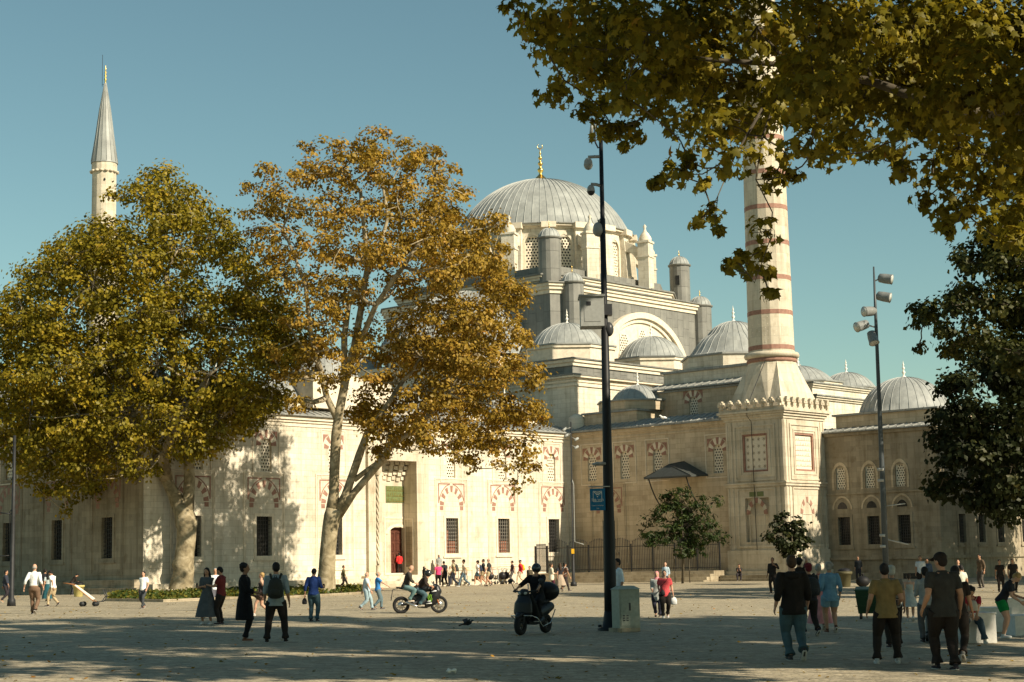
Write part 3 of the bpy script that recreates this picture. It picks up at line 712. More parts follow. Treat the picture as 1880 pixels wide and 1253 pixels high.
g.prism(rect(6.2, 14.4, 20.9, 29.3), 11.2, 12.25, 1); g.prism(rect(5.95, 14.6, 20.7, 29.5), 12.26, 12.4, 0)
mq(g, 'roof', ['lead_roof', 'warm_limestone'])
dome(9.6, 24.9, 3.45, 2.75, 12.4, 32, 1.15)
for q_, (wi, z0_) in enumerate(((24.8, 0), )):
    g = MB(); pbox(g, PR, 27.1, 28.2, -.62, -.6, .0, 1.5) if False else pbox(g, PR, 26.9, 28.0, -.61, -.59, -.1, .55); mq(g, 'cellar_opening', ['window_dark'])
# porch canopy on the wing wall
g = MB(); s0, s1, sm = b_at(1214, 880, 0), b_at(1300, 870, 0), b_at(1251, 855, 0)
zc0 = 8.3; 
vs = [PW(s0,-2.2,8.05), PW(s1,-2.2,8.05), PW(s1,0,8.15), PW(s0,0,8.15), PW(sm-.2,-1.3,9.0), PW(sm+.3,0,9.25)]
g.add(vs, [(0,1,4),(1,2,5,4),(0,4,5,3)], 0, .3); vs2 = [(v[0],v[1],v[2]-.12) for v in vs]; g.add(vs2, [(0,1,2,3)], 0)
for i, j in ((0,1),(1,2),(2,3),(3,0)): g.add([vs[i], vs[j], vs2[j], vs2[i]], [(0,1,2,3)], 0)
for (i, j) in ((0,4),(1,4),(4,5)): g.tube([vs[i], vs[j]], .04, 5, 0)
pch = g.build('porch_canopy', ['slate'], mosque, MQ)
for s_ in (s0+.3, s1-.6):
    g = MB(); g.tube([PW(s_+.0+.0*t, -2.0+2.0*t, 7.98-2.2*(1-(1-t)**2)) for t in np.linspace(0, 1, 8)], .05, 6); mq(g, 'bracket', ['black_iron'], pch)
# ------------------------------------------------------------ right minaret
mc = ab(2.45, 17.95); MA, MBb = 2.45, 17.95
minr = empty('minaret', (mc.x, mc.y, 0), math.atan2(.741, .672), label='tall striped stone minaret on a square carved base beside the wing', category='minaret')
ML = lambda p: (p[0]-MA, -(p[1]-MBb), p[2])
def mn(mb, name, mats, parent=minr): return mb.build(name, mats, parent, ML)
HW = 2.5
PA = P_a(MA-HW-.25); PBf = P_b(MBb+HW); a0_, a1_ = MA-HW-.25, MA+HW+.2; b0_, b1_ = MBb-HW-.1, MBb+HW
g = MB()
g.prism(rect(a0_-.35, a1_+.3, b0_-.3, b1_+.35), -.5, .9); g.prism(rect(a0_-.15, a1_+.1, b0_-.1, b1_+.15), .9, 2.4)
pn = (MBb-1.05, MBb+1.05)
wallgrid(g, PA, b0_, b1_, 2.4, 11.9, [(b0_+1.45, b1_-1.45, 8.1, 10.9), (b0_+1.5, b1_-1.5, 3.0, 6.2)], .28)
wallgrid(g, PBf, a0_, a1_, 2.4, 11.9, [(a0_+1.45, a1_-1.45, 8.1, 10.9)], .28)
g.prism(rect(a0_+.3, a1_-.0, b0_, b1_-.3), 2.4, 11.9)
base = mn(g, 'base', ['marble'])
g = MB(); bq = rect(a0_, a1_, b0_, b1_)
g.prism(poly_off(bq, .12), 7.0, 7.2); g.prism(poly_off(bq, .2), 7.2, 7.32); mn(g, 'string_course', ['marble'], base); g = MB()
for o_, z, h in ((.08, 11.9, .2), (.2, 12.1, .18), (.34, 12.29, .14), (.45, 12.44, .16), (.32, 12.61, .2)): g.prism(poly_off(bq, o_), z, z+h)
mn(g, 'cornice', ['marble'], base)
g = MB()
for P_, s0, s1 in ((PA, b0_, b1_), (PBf, a0_, a1_)):
    frame(g, P_, s0+.75, s1-.75, 7.45, 11.55, .12, -.07, .02); frame(g, P_, s0+1.2, s1-1.2, 7.85, 11.15, .09, -.05, .02)
    for s in (s0+.12, s1-.12, s0+.5, s1-.5): pbox(g, P_, s-.06, s+.06, -.05, .02, 7.4, 11.8); pbox(g, P_, s-.06, s+.06, -.05, .02, 2.5, 6.95)
    frame(g, P_, s0+.85, s1-.85, 2.6, 6.9, .12, -.07, .02)
    sm = (s0+s1)/2; voussoirs(g, P_, sm, 5.0, .62, .92, 9, -.03, .02, 1, 0, 1.2, .15); 
    if P_ is PA:
        for dx in (-.62, .05): pbox(g, P_, sm+dx, sm+dx+.57, -.02, .01, 6.3, 6.65, 2)
    frame(g, P_, sm-.68, sm+.68, 2.75, 4.99, .06, -.03, .02)
mn(g, 'moulding', ['marble', 'red_stone', 'green_panel'], base)
for P_, s0, s1 in ((PA, b0_, b1_), (PBf, a0_, a1_)):
    g = MB(); frame(g, P_, s0+1.45, s1-1.45, 8.1, 10.9, .14, .05, .28); rp = mn(g, 'panel_border', ['red_stone'], base)
    g = MB(); w = (s1-s0)-3.2; cs = (s0+s1)/2; pbox(g, P_, cs-w/2, cs+w/2, .18, .27, 8.25, 10.75); pp = mn(g, 'carved_panel', ['lattice_stone'], base)
    g = MB()
    if P_ is PA:
        for i in range(4):
            for j in range(5):
                x, z = cs-w/2+w*(i+.5)/4, 8.25+2.5*(j+.5)/5
                for q in range(3):
                    t = math.pi*q/3+.3; dx, dz = .13*math.cos(t), .13*math.sin(t)
                    nx, nz = -.016*math.sin(t), .016*math.cos(t)
                    g.hexa([P_(x+sx*dx+sy*nx, d, z+sx*dz+sy*nz) for d in (.165+.002*q, .175) for sx, sy in ((-1,-1),(1,-1),(1,1),(-1,1))])
        mn(g, 'relief', ['plinth_stone'], pp)
    else:
        for j in range(6):
            z = 8.45+j*.38; x = cs-w/2+.12
            while x < cs+w/2-.2:
                L_ = .08+rnd.random()*.22; pbox(g, P_, x, x+L_, .165, .178, z, z+.035); pbox(g, P_, x, x+.03, .164, .179, z, z+.1+.14*rnd.random()); x += L_+.05
        mn(g, 'relief', ['plinth_stone'], pp)
# palmette cresting
g = MB(); cq = poly_off(bq, .38)
for e in range(4):
    p0, p1 = Vector(cq[e]), Vector(cq[(e+1) % 4]); L_ = (p1-p0).length; n = 8; d = (p1-p0)/L_; nn = Vector((d.y, -d.x))
    for i in range(n):
        c = p0+d*(L_*(i+.5)/n)
        for w, z0_, z1_, th in ((.09, 12.8, 13.05, .1), (.24, 13.05, 13.2, .14), (.2, 13.2, 13.34, .14), (.1, 13.34, 13.45, .12)):
            g.hexa([(c.x+d.x*w*sx+nn.x*th*sy, c.y+d.y*w*sx+nn.y*th*sy, z) for z in (z0_, z1_) for sx, sy in ((-1,-1),(1,-1),(1,1),(-1,1))])
        g.ball((c.x-nn.x*.0, c.y-nn.y*.0, 13.22), (.2, .2, .17), 8, 5)
mn(g, 'cresting', ['marble'], base)
# pyramid transition: square to 16-gon with triangular facets
g = MB(); Rs = 1.78; zc, zt = 12.8, 16.35
sq16 = []
bb = poly_off(bq, -.1); cxm, cym = (a0_+a1_)/2, (b0_+b1_)/2
per = []
for e in range(4):
    p0, p1 = Vector(bb[e]), Vector(bb[(e+1) % 4])
    for i in range(4): per.append(p0+(p1-p0)*i/4)
top = [(cxm+(Rs+.0)*math.cos(R(225)+2*math.pi*i/16), cym+(Rs+.0)*math.sin(R(225)+2*math.pi*i/16)) for i in range(16)]
vs = [(p.x, p.y, zc) for p in per]+[(x, y, zt) for x, y in top]+[((per[i].x*.55+top[i][0]*.45)*1.0, (per[i].y*.55+top[i][1]*.45), zc+(zt-zc)*.5) for i in range(16)]
fs = []
for i in range(16):
    j = (i+1) % 16
    fs += [(i, j, 16+i), (j, 16+j, 16+i)] if i % 2 == 0 else [(i, j, 16+j), (i, 16+j, 16+i)]
g.add(vs[:32], fs)
mn(g, 'transition', ['marble'])
g = MB(); cS = (cxm, cym)
g.lathe([(Rs,16.3),(Rs+.1,16.36),(Rs+.12,16.5),(Rs+.02,16.62)], cS, 32, mi=1); g.lathe([(Rs-.02,16.6),(Rs+.22,16.68),(Rs+.3,16.85),(Rs+.22,17.02),(Rs-.02,17.1)], cS, 32, mi=0)
mn(g, 'torus', ['marble', 'red_stone'])
# shaft: 16 sided, tapering, with red bands
def rad(z): return 1.72-.13*(z-17)/14
zs = [17.08]; bands = [17.4, 20.05, 22.7, 25.4, 28.1, 30.8, 33.5]
g = MB(); gbs = []; seg = []
edges = [17.08]
for z in bands: edges += [z-.17, z+.17]
edges += [35.5]
for i in range(len(edges)-1):
    za, zb = edges[i], edges[i+1]
    isb = i % 2 == 1
    if isb: gbs.append(MB())
    m_ = gbs[-1] if isb else g; o_ = .015 if isb else 0
    m_.frust(ngon(cS, rad(za)+o_, 16, R(11.25)), za, ngon(cS, rad(zb)+o_, 16, R(11.25)), zb)
sh = mn(g, 'shaft', ['marble']); [mn(q_, 'red_band', ['red_stone'], sh) for q_ in gbs]
g = MB()
for k in range(16):
    t = R(22.5*k)
    for j in range(4):
        for i in range(2):
            z = 17.75+j*.55+.27*i; tt = t+(-.055 if i else .055); r = rad(z)*math.cos(R(11.25))-.075
            c = (cS[0]+r*math.cos(tt), cS[1]+r*math.sin(tt)); g.ball((c[0], c[1], z), (.1, .1, .11), 6, 4)
mn(g, 'relief', ['trim_stone'], sh)
g = MB(); g.lathe([(1.5,35.5),(1.7,35.9),(2.0,36.3),(2.4,36.8),(2.6,37.1),(2.6,38.2),(2.5,38.2),(2.5,37.2),(1.3,37.2)], cS, 24); mn(g, 'balcony', ['marble'])
g = MB(); g.lathe([(1.38,37.2),(1.36,47.0)], cS, 16, smooth=False); mn(g, 'upper_shaft', ['marble'])
g = MB(); g.lathe([(1.55,47.0),(1.5,47.1),(.02,56.)], cS, 16, smooth=False); mn(g, 'spire', ['lead_dome'])
g = MB(); g.tube([at_y(1400, 740, 122.3) if 0 else Vector((cS[0]-1.75, cS[1]+.6, 16.4)), Vector((a0_-.3, b0_+2.2, 12.9)), Vector((a0_-.5, b0_+2.3, 12.2)), Vector((a0_-.12, b0_+2.4, 11.8)), Vector((a0_-.12, b0_+2.5, 2.)), ], .025, 5); mn(g, 'cable', ['black_iron'])
# ------------------------------------------------------------ left minaret
lm = at_y(190.6, 400, 180); lc = (lm.x, lm.y)
minl = empty('minaret', (lc[0], lc[1], 0), 0, label='distant pale minaret with a grey lead spire rising behind the left tree', category='minaret')
def ml(mb, name, mats, parent=minl): return mb.build(name, mats, parent, lambda p: p)
g = MB(); g.lathe([(1.75,0),(1.7,32)], n=16, smooth=False); ml(g, 'shaft', ['marble'])
g = MB(); g.lathe([(1.5,31.5),(1.8,32.2),(2.2,33),(2.5,33.6),(2.5,34.6),(2.4,34.6),(2.4,33.7),(1.2,33.7)], n=24); ml(g, 'balcony', ['marble'])
g = MB(); g.lathe([(1.33,33.7),(1.30,44.8),(1.38,44.9),(1.38,45.9)], n=16, smooth=False)
for k in range(16):
    t = R(22.5*k); g.ball((1.36*math.cos(t), 1.36*math.sin(t), 44.95), (.25,.25,.16), 6, 4)
ush = ml(g, 'upper_shaft', ['marble'])
g = MB(); w0 = R(-75); g.ball((1.33*math.cos(w0), 1.33*math.sin(w0), 43.9), (.12, .06, .16), 6, 5); ml(g, 'opening', ['window_dark'], ush)
g = MB(); g.lathe([(1.46,45.9),(1.44,46.05),(1.02,48.8),(.62,51.9),(.28,53.9),(.1,55.0)], n=16, smooth=False, tone=lambda: rnd.random())
for k in range(16):
    t = 2*math.pi*k/16; g.tube([(r*math.cos(t), r*math.sin(t), z) for r, z in ((1.45,46.05),(1.03,48.8),(.63,51.9),(.29,53.9),(.1,55.0))], .03, 4)
spl = ml(g, 'spire', ['lead_dome'])
g = MB(); g.lathe([(.13,54.9),(.08,55.2),(.16,55.4),(.06,55.6),(.14,55.8),(.05,56.0),(.12,56.2),(.04,56.4),(.1,56.55),(.03,56.7),(.02,57.)], n=10); ml(g, 'finial', ['gold'], spl)
g = MB(); g.tube([(-.35,0,54.6),(-.35,0,58.2)], .025, 5); g.tube([(-.35,0,54.8),(.0,0,54.9)], .02, 5); ml(g, 'lightning_rod', ['black_iron'], spl)
# ------------------------------------------------------------ light, sky
SUN_AZ = Vector((.807, -.591)); EL = R(34)
sd = Vector((SUN_AZ.x*math.cos(EL), SUN_AZ.y*math.cos(EL), math.sin(EL)))
sl = bpy.data.lights.new('sun', 'SUN'); sl.energy = 5.0; sl.angle = R(.55); sl.color = (1.0, .875, .68)
so = bpy.data.objects.new('sun', sl); COL.objects.link(so); so.rotation_euler = (-sd).to_track_quat('-Z', 'Y').to_euler(); so.location = (60, -40, 60)
w = bpy.data.worlds.new('World'); sc.world = w; w.use_nodes = True; nt = w.node_tree; L = nt.links.new
sky = N(nt, 'ShaderNodeTexSky', sky_type='NISHITA', sun_disc=False, sun_elevation=EL, sun_rotation=math.atan2(SUN_AZ.x, SUN_AZ.y), altitude=50, air_density=1.0, dust_density=.5, ozone_density=1.2)
bg = nt.nodes['Background']
tint = mixc(nt, sky.outputs[0], SKYTINT, 1., 'MULTIPLY')
L(tint, bg.inputs[0]); bg.inputs[1].default_value = .068
sc.view_settings.view_transform = 'Standard'; sc.view_settings.look = 'None'; sc.view_settings.gamma = 1; sc.view_settings.exposure = EXPO
sc.cycles.max_bounces = 6; sc.cycles.diffuse_bounces = 4; sc.cycles.transparent_max_bounces = 4; sc.cycles.glossy_bounces = 2
sc.cycles.use_denoising = True
# ------------------------------------------------------------ ground
m, nt, b = newmat('paving'); L = nt.links.new
tc = N(nt, 'ShaderNodeTexCoord'); mp = N(nt, 'ShaderNodeMapping'); mp.inputs['Rotation'].default_value = (0, 0, R(33)); L(tc.outputs['Object'], mp.inputs[0])
wob = N(nt, 'ShaderNodeTexNoise', i_Scale=2.5, i_Detail=2.); L(mp.outputs[0], wob.inputs['Vector'])
wv = N(nt, 'ShaderNodeVectorMath', operation='MULTIPLY_ADD'); L(wob.outputs['Color'], wv.inputs[0]); wv.inputs[1].default_value = (.06, .06, 0); L(mp.outputs[0], wv.inputs[2])
vo = N(nt, 'ShaderNodeTexVoronoi', i_Scale=6.5, i_Randomness=.75); ve = N(nt, 'ShaderNodeTexVoronoi', feature='DISTANCE_TO_EDGE', i_Scale=6.5, i_Randomness=.75)
vm = N(nt, 'ShaderNodeMapping'); vm.inputs['Scale'].default_value = (1, 1.35, 1); L(wv.outputs[0], vm.inputs[0]); L(vm.outputs[0], vo.inputs['Vector']); L(vm.outputs[0], ve.inputs['Vector'])
rv = ramp(nt, [(0., (.26, .22, .15)), (.5, (.37, .32, .22)), (1., (.50, .43, .31))]); L(vo.outputs['Color'], rv.inputs[0])
re_ = ramp(nt, [(0., (.5, .5, .5)), (.09, (1, 1, 1))]); L(ve.outputs['Distance'], re_.inputs[0])
cobble = mixc(nt, rv.outputs[0], re_.outputs[0], 1., 'MULTIPLY')
n1 = N(nt, 'ShaderNodeTexNoise', i_Scale=.25, i_Detail=7., i_Roughness=.65); L(tc.outputs['Object'], n1.inputs['Vector'])
r1 = ramp(nt, [(.3, (.72, .72, .74)), (.5, (.98, .98, .98)), (.7, (1.12, 1.1, 1.06))]); L(n1.outputs['Fac'], r1.inputs[0])
c = mixc(nt, cobble, r1.outputs[0], .8, 'MULTIPLY')
mp2 = N(nt, 'ShaderNodeMapping'); mp2.inputs['Scale'].default_value = (.5, 2.2, 1); mp2.inputs['Rotation'].default_value = (0, 0, R(-4)); L(tc.outputs['Object'], mp2.inputs[0])
n2 = N(nt, 'ShaderNodeTexNoise', i_Scale=1.4, i_Detail=6., i_Roughness=.7); L(mp2.outputs[0], n2.inputs['Vector'])
r2 = ramp(nt, [(.34, (.62, .62, .62)), (.5, (1, 1, 1)), (.72, (1.2, 1.17, 1.1))]); L(n2.outputs['Fac'], r2.inputs[0])
c = mixc(nt, c, r2.outputs[0], .8, 'MULTIPLY')
# drain courses: a darker line of setts now and then
sp = N(nt, 'ShaderNodeSeparateXYZ'); L(mp.outputs[0], sp.inputs[0])
md_ = N(nt, 'ShaderNodeMath', operation='PINGPONG'); L(sp.outputs[1], md_.inputs[0]); md_.inputs[1].default_value = 4.3
r3 = ramp(nt, [(0., (.55, .55, .55)), (.03, (.6, .6, .6)), (.05, (1, 1, 1))]); L(md_.outputs[0], r3.inputs[0])
c = mixc(nt, c, r3.outputs[0], .7, 'MULTIPLY')
L(c, b.inputs['Base Color']); b.inputs['Roughness'].default_value = .75; b.inputs['Specular IOR Level'].default_value = .3
hs = N(nt, 'ShaderNodeMath', operation='SUBTRACT'); L(n2.outputs['Fac'], hs.inputs[0]); L(ve.outputs['Distance'], hs.inputs[1]); hs.operation = 'MULTIPLY_ADD'; hs.inputs[2].default_value = 0; hs.operation = 'ADD'
bp = N(nt, 'ShaderNodeBump', i_Strength=.9, i_Distance=.03); L(hs.outputs[0], bp.inputs['Height']); L(bp.outputs[0], b.inputs['Normal'])
xs = [-3000,-900,-300,-120]+list(range(-60, 61, 4))+[120,300,900,3000]; ys = [-300,-60,-10]+list(range(0, 130, 3))+[140,170,250,600,2000,4000]
g = MB(); g.add([(x, y, gz(x, y)) for y in ys for x in xs], [(j*len(xs)+i, j*len(xs)+i+1, (j+1)*len(xs)+i+1, (j+1)*len(xs)+i) for j in range(len(ys)-1) for i in range(len(xs)-1)], smooth=True)
g.build('plaza_ground', 'paving', kind='structure')
# ------------------------------------------------------------ foliage
def leaf_mesh(name, P, S, mat, seed, shape='kite', up=.5, droop=0, tone=None, out=None):
    """P (n,3) leaf positions, S (n,) sizes -> one mesh of single leaves"""
    rg = np.random.default_rng(seed); n = len(P)
    nrm = rg.normal(size=(n, 3)); nrm[:, 2] = np.abs(nrm[:, 2])*.6+up
    if out is not None: nrm = nrm*.62+out*1.1
    nrm /= np.linalg.norm(nrm, axis=1)[:, None]
    t = rg.normal(size=(n, 3)); t[:, 2] -= droop; t -= nrm*(t*nrm).sum(1)[:, None]; t /= np.linalg.norm(t, axis=1)[:, None]
    bt = np.cross(nrm, t)
    if shape == 'kite': uv = [(0, -.5, 0), (.42, -.02, .06), (0, .55, -.05), (-.42, -.02, .06)]; faces = [(0, 1, 2), (0, 2, 3)]
    elif shape == 'star':
        uv = [(0,-.42,0),(.12,-.3,.02),(.42,-.34,-.05),(.3,-.1,.03),(.56,.12,-.08),(.24,.14,.03),(.0,.6,-.06),(-.24,.14,.03),(-.56,.12,-.08),(-.3,-.1,.03),(-.42,-.34,-.05),(-.12,-.3,.02)]
        faces = [(0,1,3,5,7,9,11)] if False else [(0,1,11),(1,2,3),(11,9,10),(1,3,9,11),(3,4,5),(9,7,8),(3,5,7,9),(5,6,7)]
    elif shape == 'blade': uv = [(0,-.5,0),(.16,0,.03),(0,.6,-.08),(-.16,0,.03)]; faces = [(0,1,2),(0,2,3)]
    k = len(uv); V = np.empty((n, k, 3))
    for i, (u, v, w_) in enumerate(uv): V[:, i] = P + S[:, None]*(bt*u + t*v + nrm*w_)
    V = V.reshape(-1, 3); base = np.arange(n)*k
    loops = []; starts = []; tot = []
    fl = [len(f) for f in faces]; per = sum(fl)
    li = (base[:, None] + np.array([i for f in faces for i in f])[None]).reshape(-1)
    tot = np.tile(np.array(fl), n); starts = np.concatenate([[0], np.cumsum(tot)[:-1]])
    me = bpy.data.meshes.new(name); me.vertices.add(len(V)); me.vertices.foreach_set('co', V.reshape(-1).astype(np.float32))
    me.loops.add(len(li)); me.loops.foreach_set('vertex_index', li.astype(np.int32))
    me.polygons.add(len(tot)); me.polygons.foreach_set('loop_start', starts.astype(np.int32)); me.polygons.foreach_set('loop_total', tot.astype(np.int32))
    me.materials.append(MATS[mat]); me.update(calc_edges=True)
    if tone is None: tone = rg.random(n)
    at = me.attributes.new('tone', 'FLOAT', 'FACE'); at.data.foreach_set('value', np.repeat(np.clip(tone, 0, 1), len(faces)).astype(np.float32))
    me.validate()
    return me
def make_tree(name, label, base, trunk, blobs, leaf=.3, dens=1., mat='leaf_olive', barkm='plane_bark', seed=1, shape='kite', group=None, clump=.75, twigs=True, up=.5, tonebias=0., limbs=(), thin=1.):
    """base: root on the ground; trunk: [(Vector, radius)]; blobs: [(Vector, r, density)]"""
    rg = np.random.default_rng(seed); rd = random.Random(seed)
    root = empty(name, base, 0, label=label, category='tree')
    if group: root['group'] = group
    B = Vector(base)
    g = MB(); g.tube([p-B for p, r in trunk], [r for p, r in trunk], 14)
    for lm_ in limbs: g.tube([p-B for p, r in lm_], [r for p, r in lm_], 9)
    nodes = [(p, r) for p, r in trunk[len(trunk)//2:]] + [q for lm_ in limbs for q in lm_[1:]]
    order = sorted(blobs, key=lambda q: (q[0]-trunk[-1][0]).length)
    if limbs: order = sorted(blobs, key=lambda q: min((q[0]-n_[0]).length for n_ in nodes))
    PP = []; TT = []; SS = []; OO = []; gt = MB()
    for c, r, dn in order:
        best = min(nodes, key=lambda q: (q[0]-c).length + (3 if q[0].z > c.z+1 else 0))
        p0, r0 = best; d = (c-p0).length
        r1 = max(.035*thin, min(r0*.6, (.05+.012*d)*thin)); r0b = min(r0*.8, r1*1.6+.02*thin)
        mid = p0.lerp(c, .5)+Vector((rd.uniform(-.1,.1)*d, rd.uniform(-.1,.1)*d, -.06*d))
        pts = [p0, p0.lerp(mid, .5)+Vector((rd.uniform(-.04,.04)*d, 0, -.01*d)), mid, mid.lerp(c, .5)+Vector((rd.uniform(-.05,.05)*d, 0, .02*d)), c]
        g.tube([p-B for p in pts], [r0b, (r0b*2+r1)/3, (r0b+r1)/2, r1, r1*.7], 6)
        nodes.append((mid, (r0b+r1)/2)); nodes.append((c, r1))
        cl = min(clump, r*.9); nc = max(4, int(9*(r/cl)**2*dn*.42)); cr = cl*(.75+.5*rd.random())
        u = rg.normal(size=(nc, 3)); u /= np.linalg.norm(u, axis=1)[:, None]
        rr_ = r*(.35+.65*rg.random(nc)**.5); cc = np.array(c)+u*rr_[:, None]*np.array([1, 1, .9])
        if twigs:
            for i in range(0, nc, 3 if nc < 60 else 5): gt.tube([c-B, (c.lerp(Vector(cc[i]), .5))-B+Vector((0,0,-.05*r)), Vector(cc[i])-B], [min(.03, r1*.5), .018*thin, .009*thin], 3, cap=False)
        nl = max(6, int(30*dens*(cr/.75)**2*(.3/leaf)**2))
        for i in range(nc):
            q = rg.normal(size=(nl, 3))*np.array([cr*.45, cr*.45, cr*.26]) + cc[i]
            PP.append(q); od = (q-cc[i])/cr+(cc[i]-np.array(c))/r*.8; od /= (np.linalg.norm(od, axis=1)[:, None]+1e-6); OO.append(od)
            TT.append(np.clip(rg.normal(.45+tonebias+rd.uniform(-.24,.24), .12, nl), 0, 1)); SS.append(leaf*rg.uniform(.65, 1.25, nl))
    for k_ in range(len(gt.f)): gt.m[k_] = 1
    o_ = len(g.v); g.v += gt.v; g.f += [tuple(q+o_ for q in f) for f in gt.f]; g.m += gt.m; g.t += gt.t; g.sm += gt.sm
    g.build('trunk', [barkm, 'dark_bark'], root)
    PP = np.concatenate(PP)-np.array(B); TT = np.concatenate(TT); SS = np.concatenate(SS)
    me = leaf_mesh('crown', PP, SS, mat, seed, shape, up=up, droop=.5, tone=TT, out=np.concatenate(OO))
    o = bpy.data.objects.new('crown', me); COL.objects.link(o); o.parent = root
    return root, len(PP)
def pxblobs(lst, Y, rad_depth, cx, cy, R0, seed):
    """blobs given where they are seen; each also gets copies nearer and farther so the crown is a solid volume"""
    rd = random.Random(seed); out = []
    for q in lst:
        px, py, r = q[:3]; dn = q[3] if len(q) > 3 else 1.
        e = min(1, math.hypot(px-cx, py-cy)/R0); dd = rad_depth*math.sqrt(max(0, 1-e*e))
        layers = [0] if dd < 1.6 else ([-dd*.8, dd*.75] if dd < 4 else [-dd*.9, -.1*dd, dd*.8])
        for l in layers:
            Yb = Y+l+rd.uniform(-.7, .7); k = Yb/Y
            c = at_y(px+rd.uniform(-6,6), py+rd.uniform(-6,6), Yb); out.append((c, r/FPX*Yb, dn))
    return out
sd_ = Vector((.807*math.cos(R(34)), -.591*math.cos(R(34)), math.sin(R(34))))
def open_to_sun(blobs, pts, k=.75):
    out = []
    for c, r, d in blobs:
        if not any((c-p).dot(sd_) > .3 and ((c-p)-sd_*(c-p).dot(sd_)).length < r*k for p in pts): out.append((c, r, d))
    return out
NL = 0
# left plane tree
b1 = G(328, 1090); Y1 = b1.y
tp = lambda px, py, wpx, Y=None: (at_y(px, py, Y or Y1), wpx/FPX*(Y or Y1)/2)
trunk1 = [(b1+Vector((0,0,-.3)), .85), tp(333,1080,46), tp(336,1058,39), tp(338,1045,38), tp(335,1037,41), tp(338,1028,36), tp(341,1000,35), tp(343,975,36), tp(343,962,42), tp(337,940,36), tp(328,922,29)]
l1 = [[tp(333,935,32), tp(318,905,23), tp(305,880,21), tp(290,845,19), tp(262,790,24), tp(230,720,18), tp(200,640,14)],
      [tp(340,945,32), tp(346,915,22), tp(348,880,21), tp(345,830,19), tp(330,760,22), tp(318,660,16), tp(305,500,10)],
      [tp(305,880,24), tp(300,840,22,Y1-1), tp(330,770,18,Y1-3), tp(380,700,14,Y1-4)],
      [tp(345,850,18), tp(390,780,16,Y1+2), tp(430,700,12,Y1+3)]]
bl1 = [(300,335,34),(265,352,38),(335,352,32),(240,348,24),(215,362,18,.8),(345,392,42),(290,395,45),(180,440,52),(130,470,48),(95,505,45),(60,500,28),(45,560,45),(50,620,55),(100,580,60),(170,530,70),(250,470,70),(330,460,65),(395,430,42),(430,470,45),(410,395,22,.6),(460,530,55),(500,580,45),(530,610,36),(250,570,75),(340,570,75),(430,600,70),(505,650,50),(545,640,22,.7),(40,690,55),(110,670,70),(190,660,75),(290,670,80),(390,690,75),(460,720,55),(500,735,30,.8),(0,600,50),(-20,700,70),(-10,780,60),(60,760,65),(140,760,75),(230,770,75),(320,770,70),(400,770,55),(450,775,32,.8),(20,830,45),(90,840,55),(160,850,50),(230,850,42),(290,830,38),(350,820,35,.8),(65,885,30),(120,895,34),(95,920,20,.8),(122,940,16,.7),(160,890,28),(48,850,28),(275,865,20),(395,810,24,.8),(212,420,30),(-60,740,60),(-60,650,60)]
TRP = [at_y(338, y_, Y1) for y_ in (1075, 1040, 1005, 970, 935)]
_, k_ = make_tree('plane_tree', 'broad olive and yellow plane tree with a swollen pale trunk on the left', b1, trunk1, open_to_sun(pxblobs(bl1, Y1, 6.5, 270, 620, 330, 3), TRP), .235, .62, 'leaf_olive', seed=11, limbs=l1, clump=.8); NL += k_
# centre plane tree
b2 = G(598, 1090); Y2 = b2.y
tq = lambda px, py, wpx, Y=None: (at_y(px, py, Y or Y2), wpx/FPX*(Y or Y2)/2)
trunk2 = [(b2+Vector((0,0,-.3)), .68), tq(598,1080,36), tq(600,1050,31), tq(602,1010,29), tq(606,970,29), tq(611,948,33), tq(614,935,30)]
l2 = [[tq(609,945,26), tq(613,905,19), tq(614,860,19), tq(617,800,19), tq(622,760,17), tq(634,700,15), tq(650,640,14), tq(664,560,12), tq(676,480,10), tq(668,420,8), tq(662,350,6)],
      [tq(618,945,22), tq(634,910,16), tq(648,870,15), tq(660,835,15), tq(672,800,12), tq(700,760,10), tq(740,700,8)],
      [tq(620,946,20), tq(650,905,13), tq(676,875,13), tq(704,842,14), tq(720,815,12), tq(760,790,10), tq(820,730,9), tq(880,650,7)],
      [tq(650,882,10), tq(672,865,9), tq(698,846,8), tq(715,825,7)],
      [tq(621,775,13), tq(600,730,12), tq(588,680,11), tq(572,620,9), tq(560,520,7), tq(520,420,5)],
      [tq(632,705,12), tq(632,620,12), tq(640,560,10), tq(690,480,8,Y2+1), tq(712,400,7,Y2+1), tq(700,320,5,Y2+1)],
      [tq(640,680,12), tq(690,560,10,Y2-1), tq(740,490,9,Y2-2), tq(790,420,7,Y2-2), tq(800,330,4,Y2-2)]]
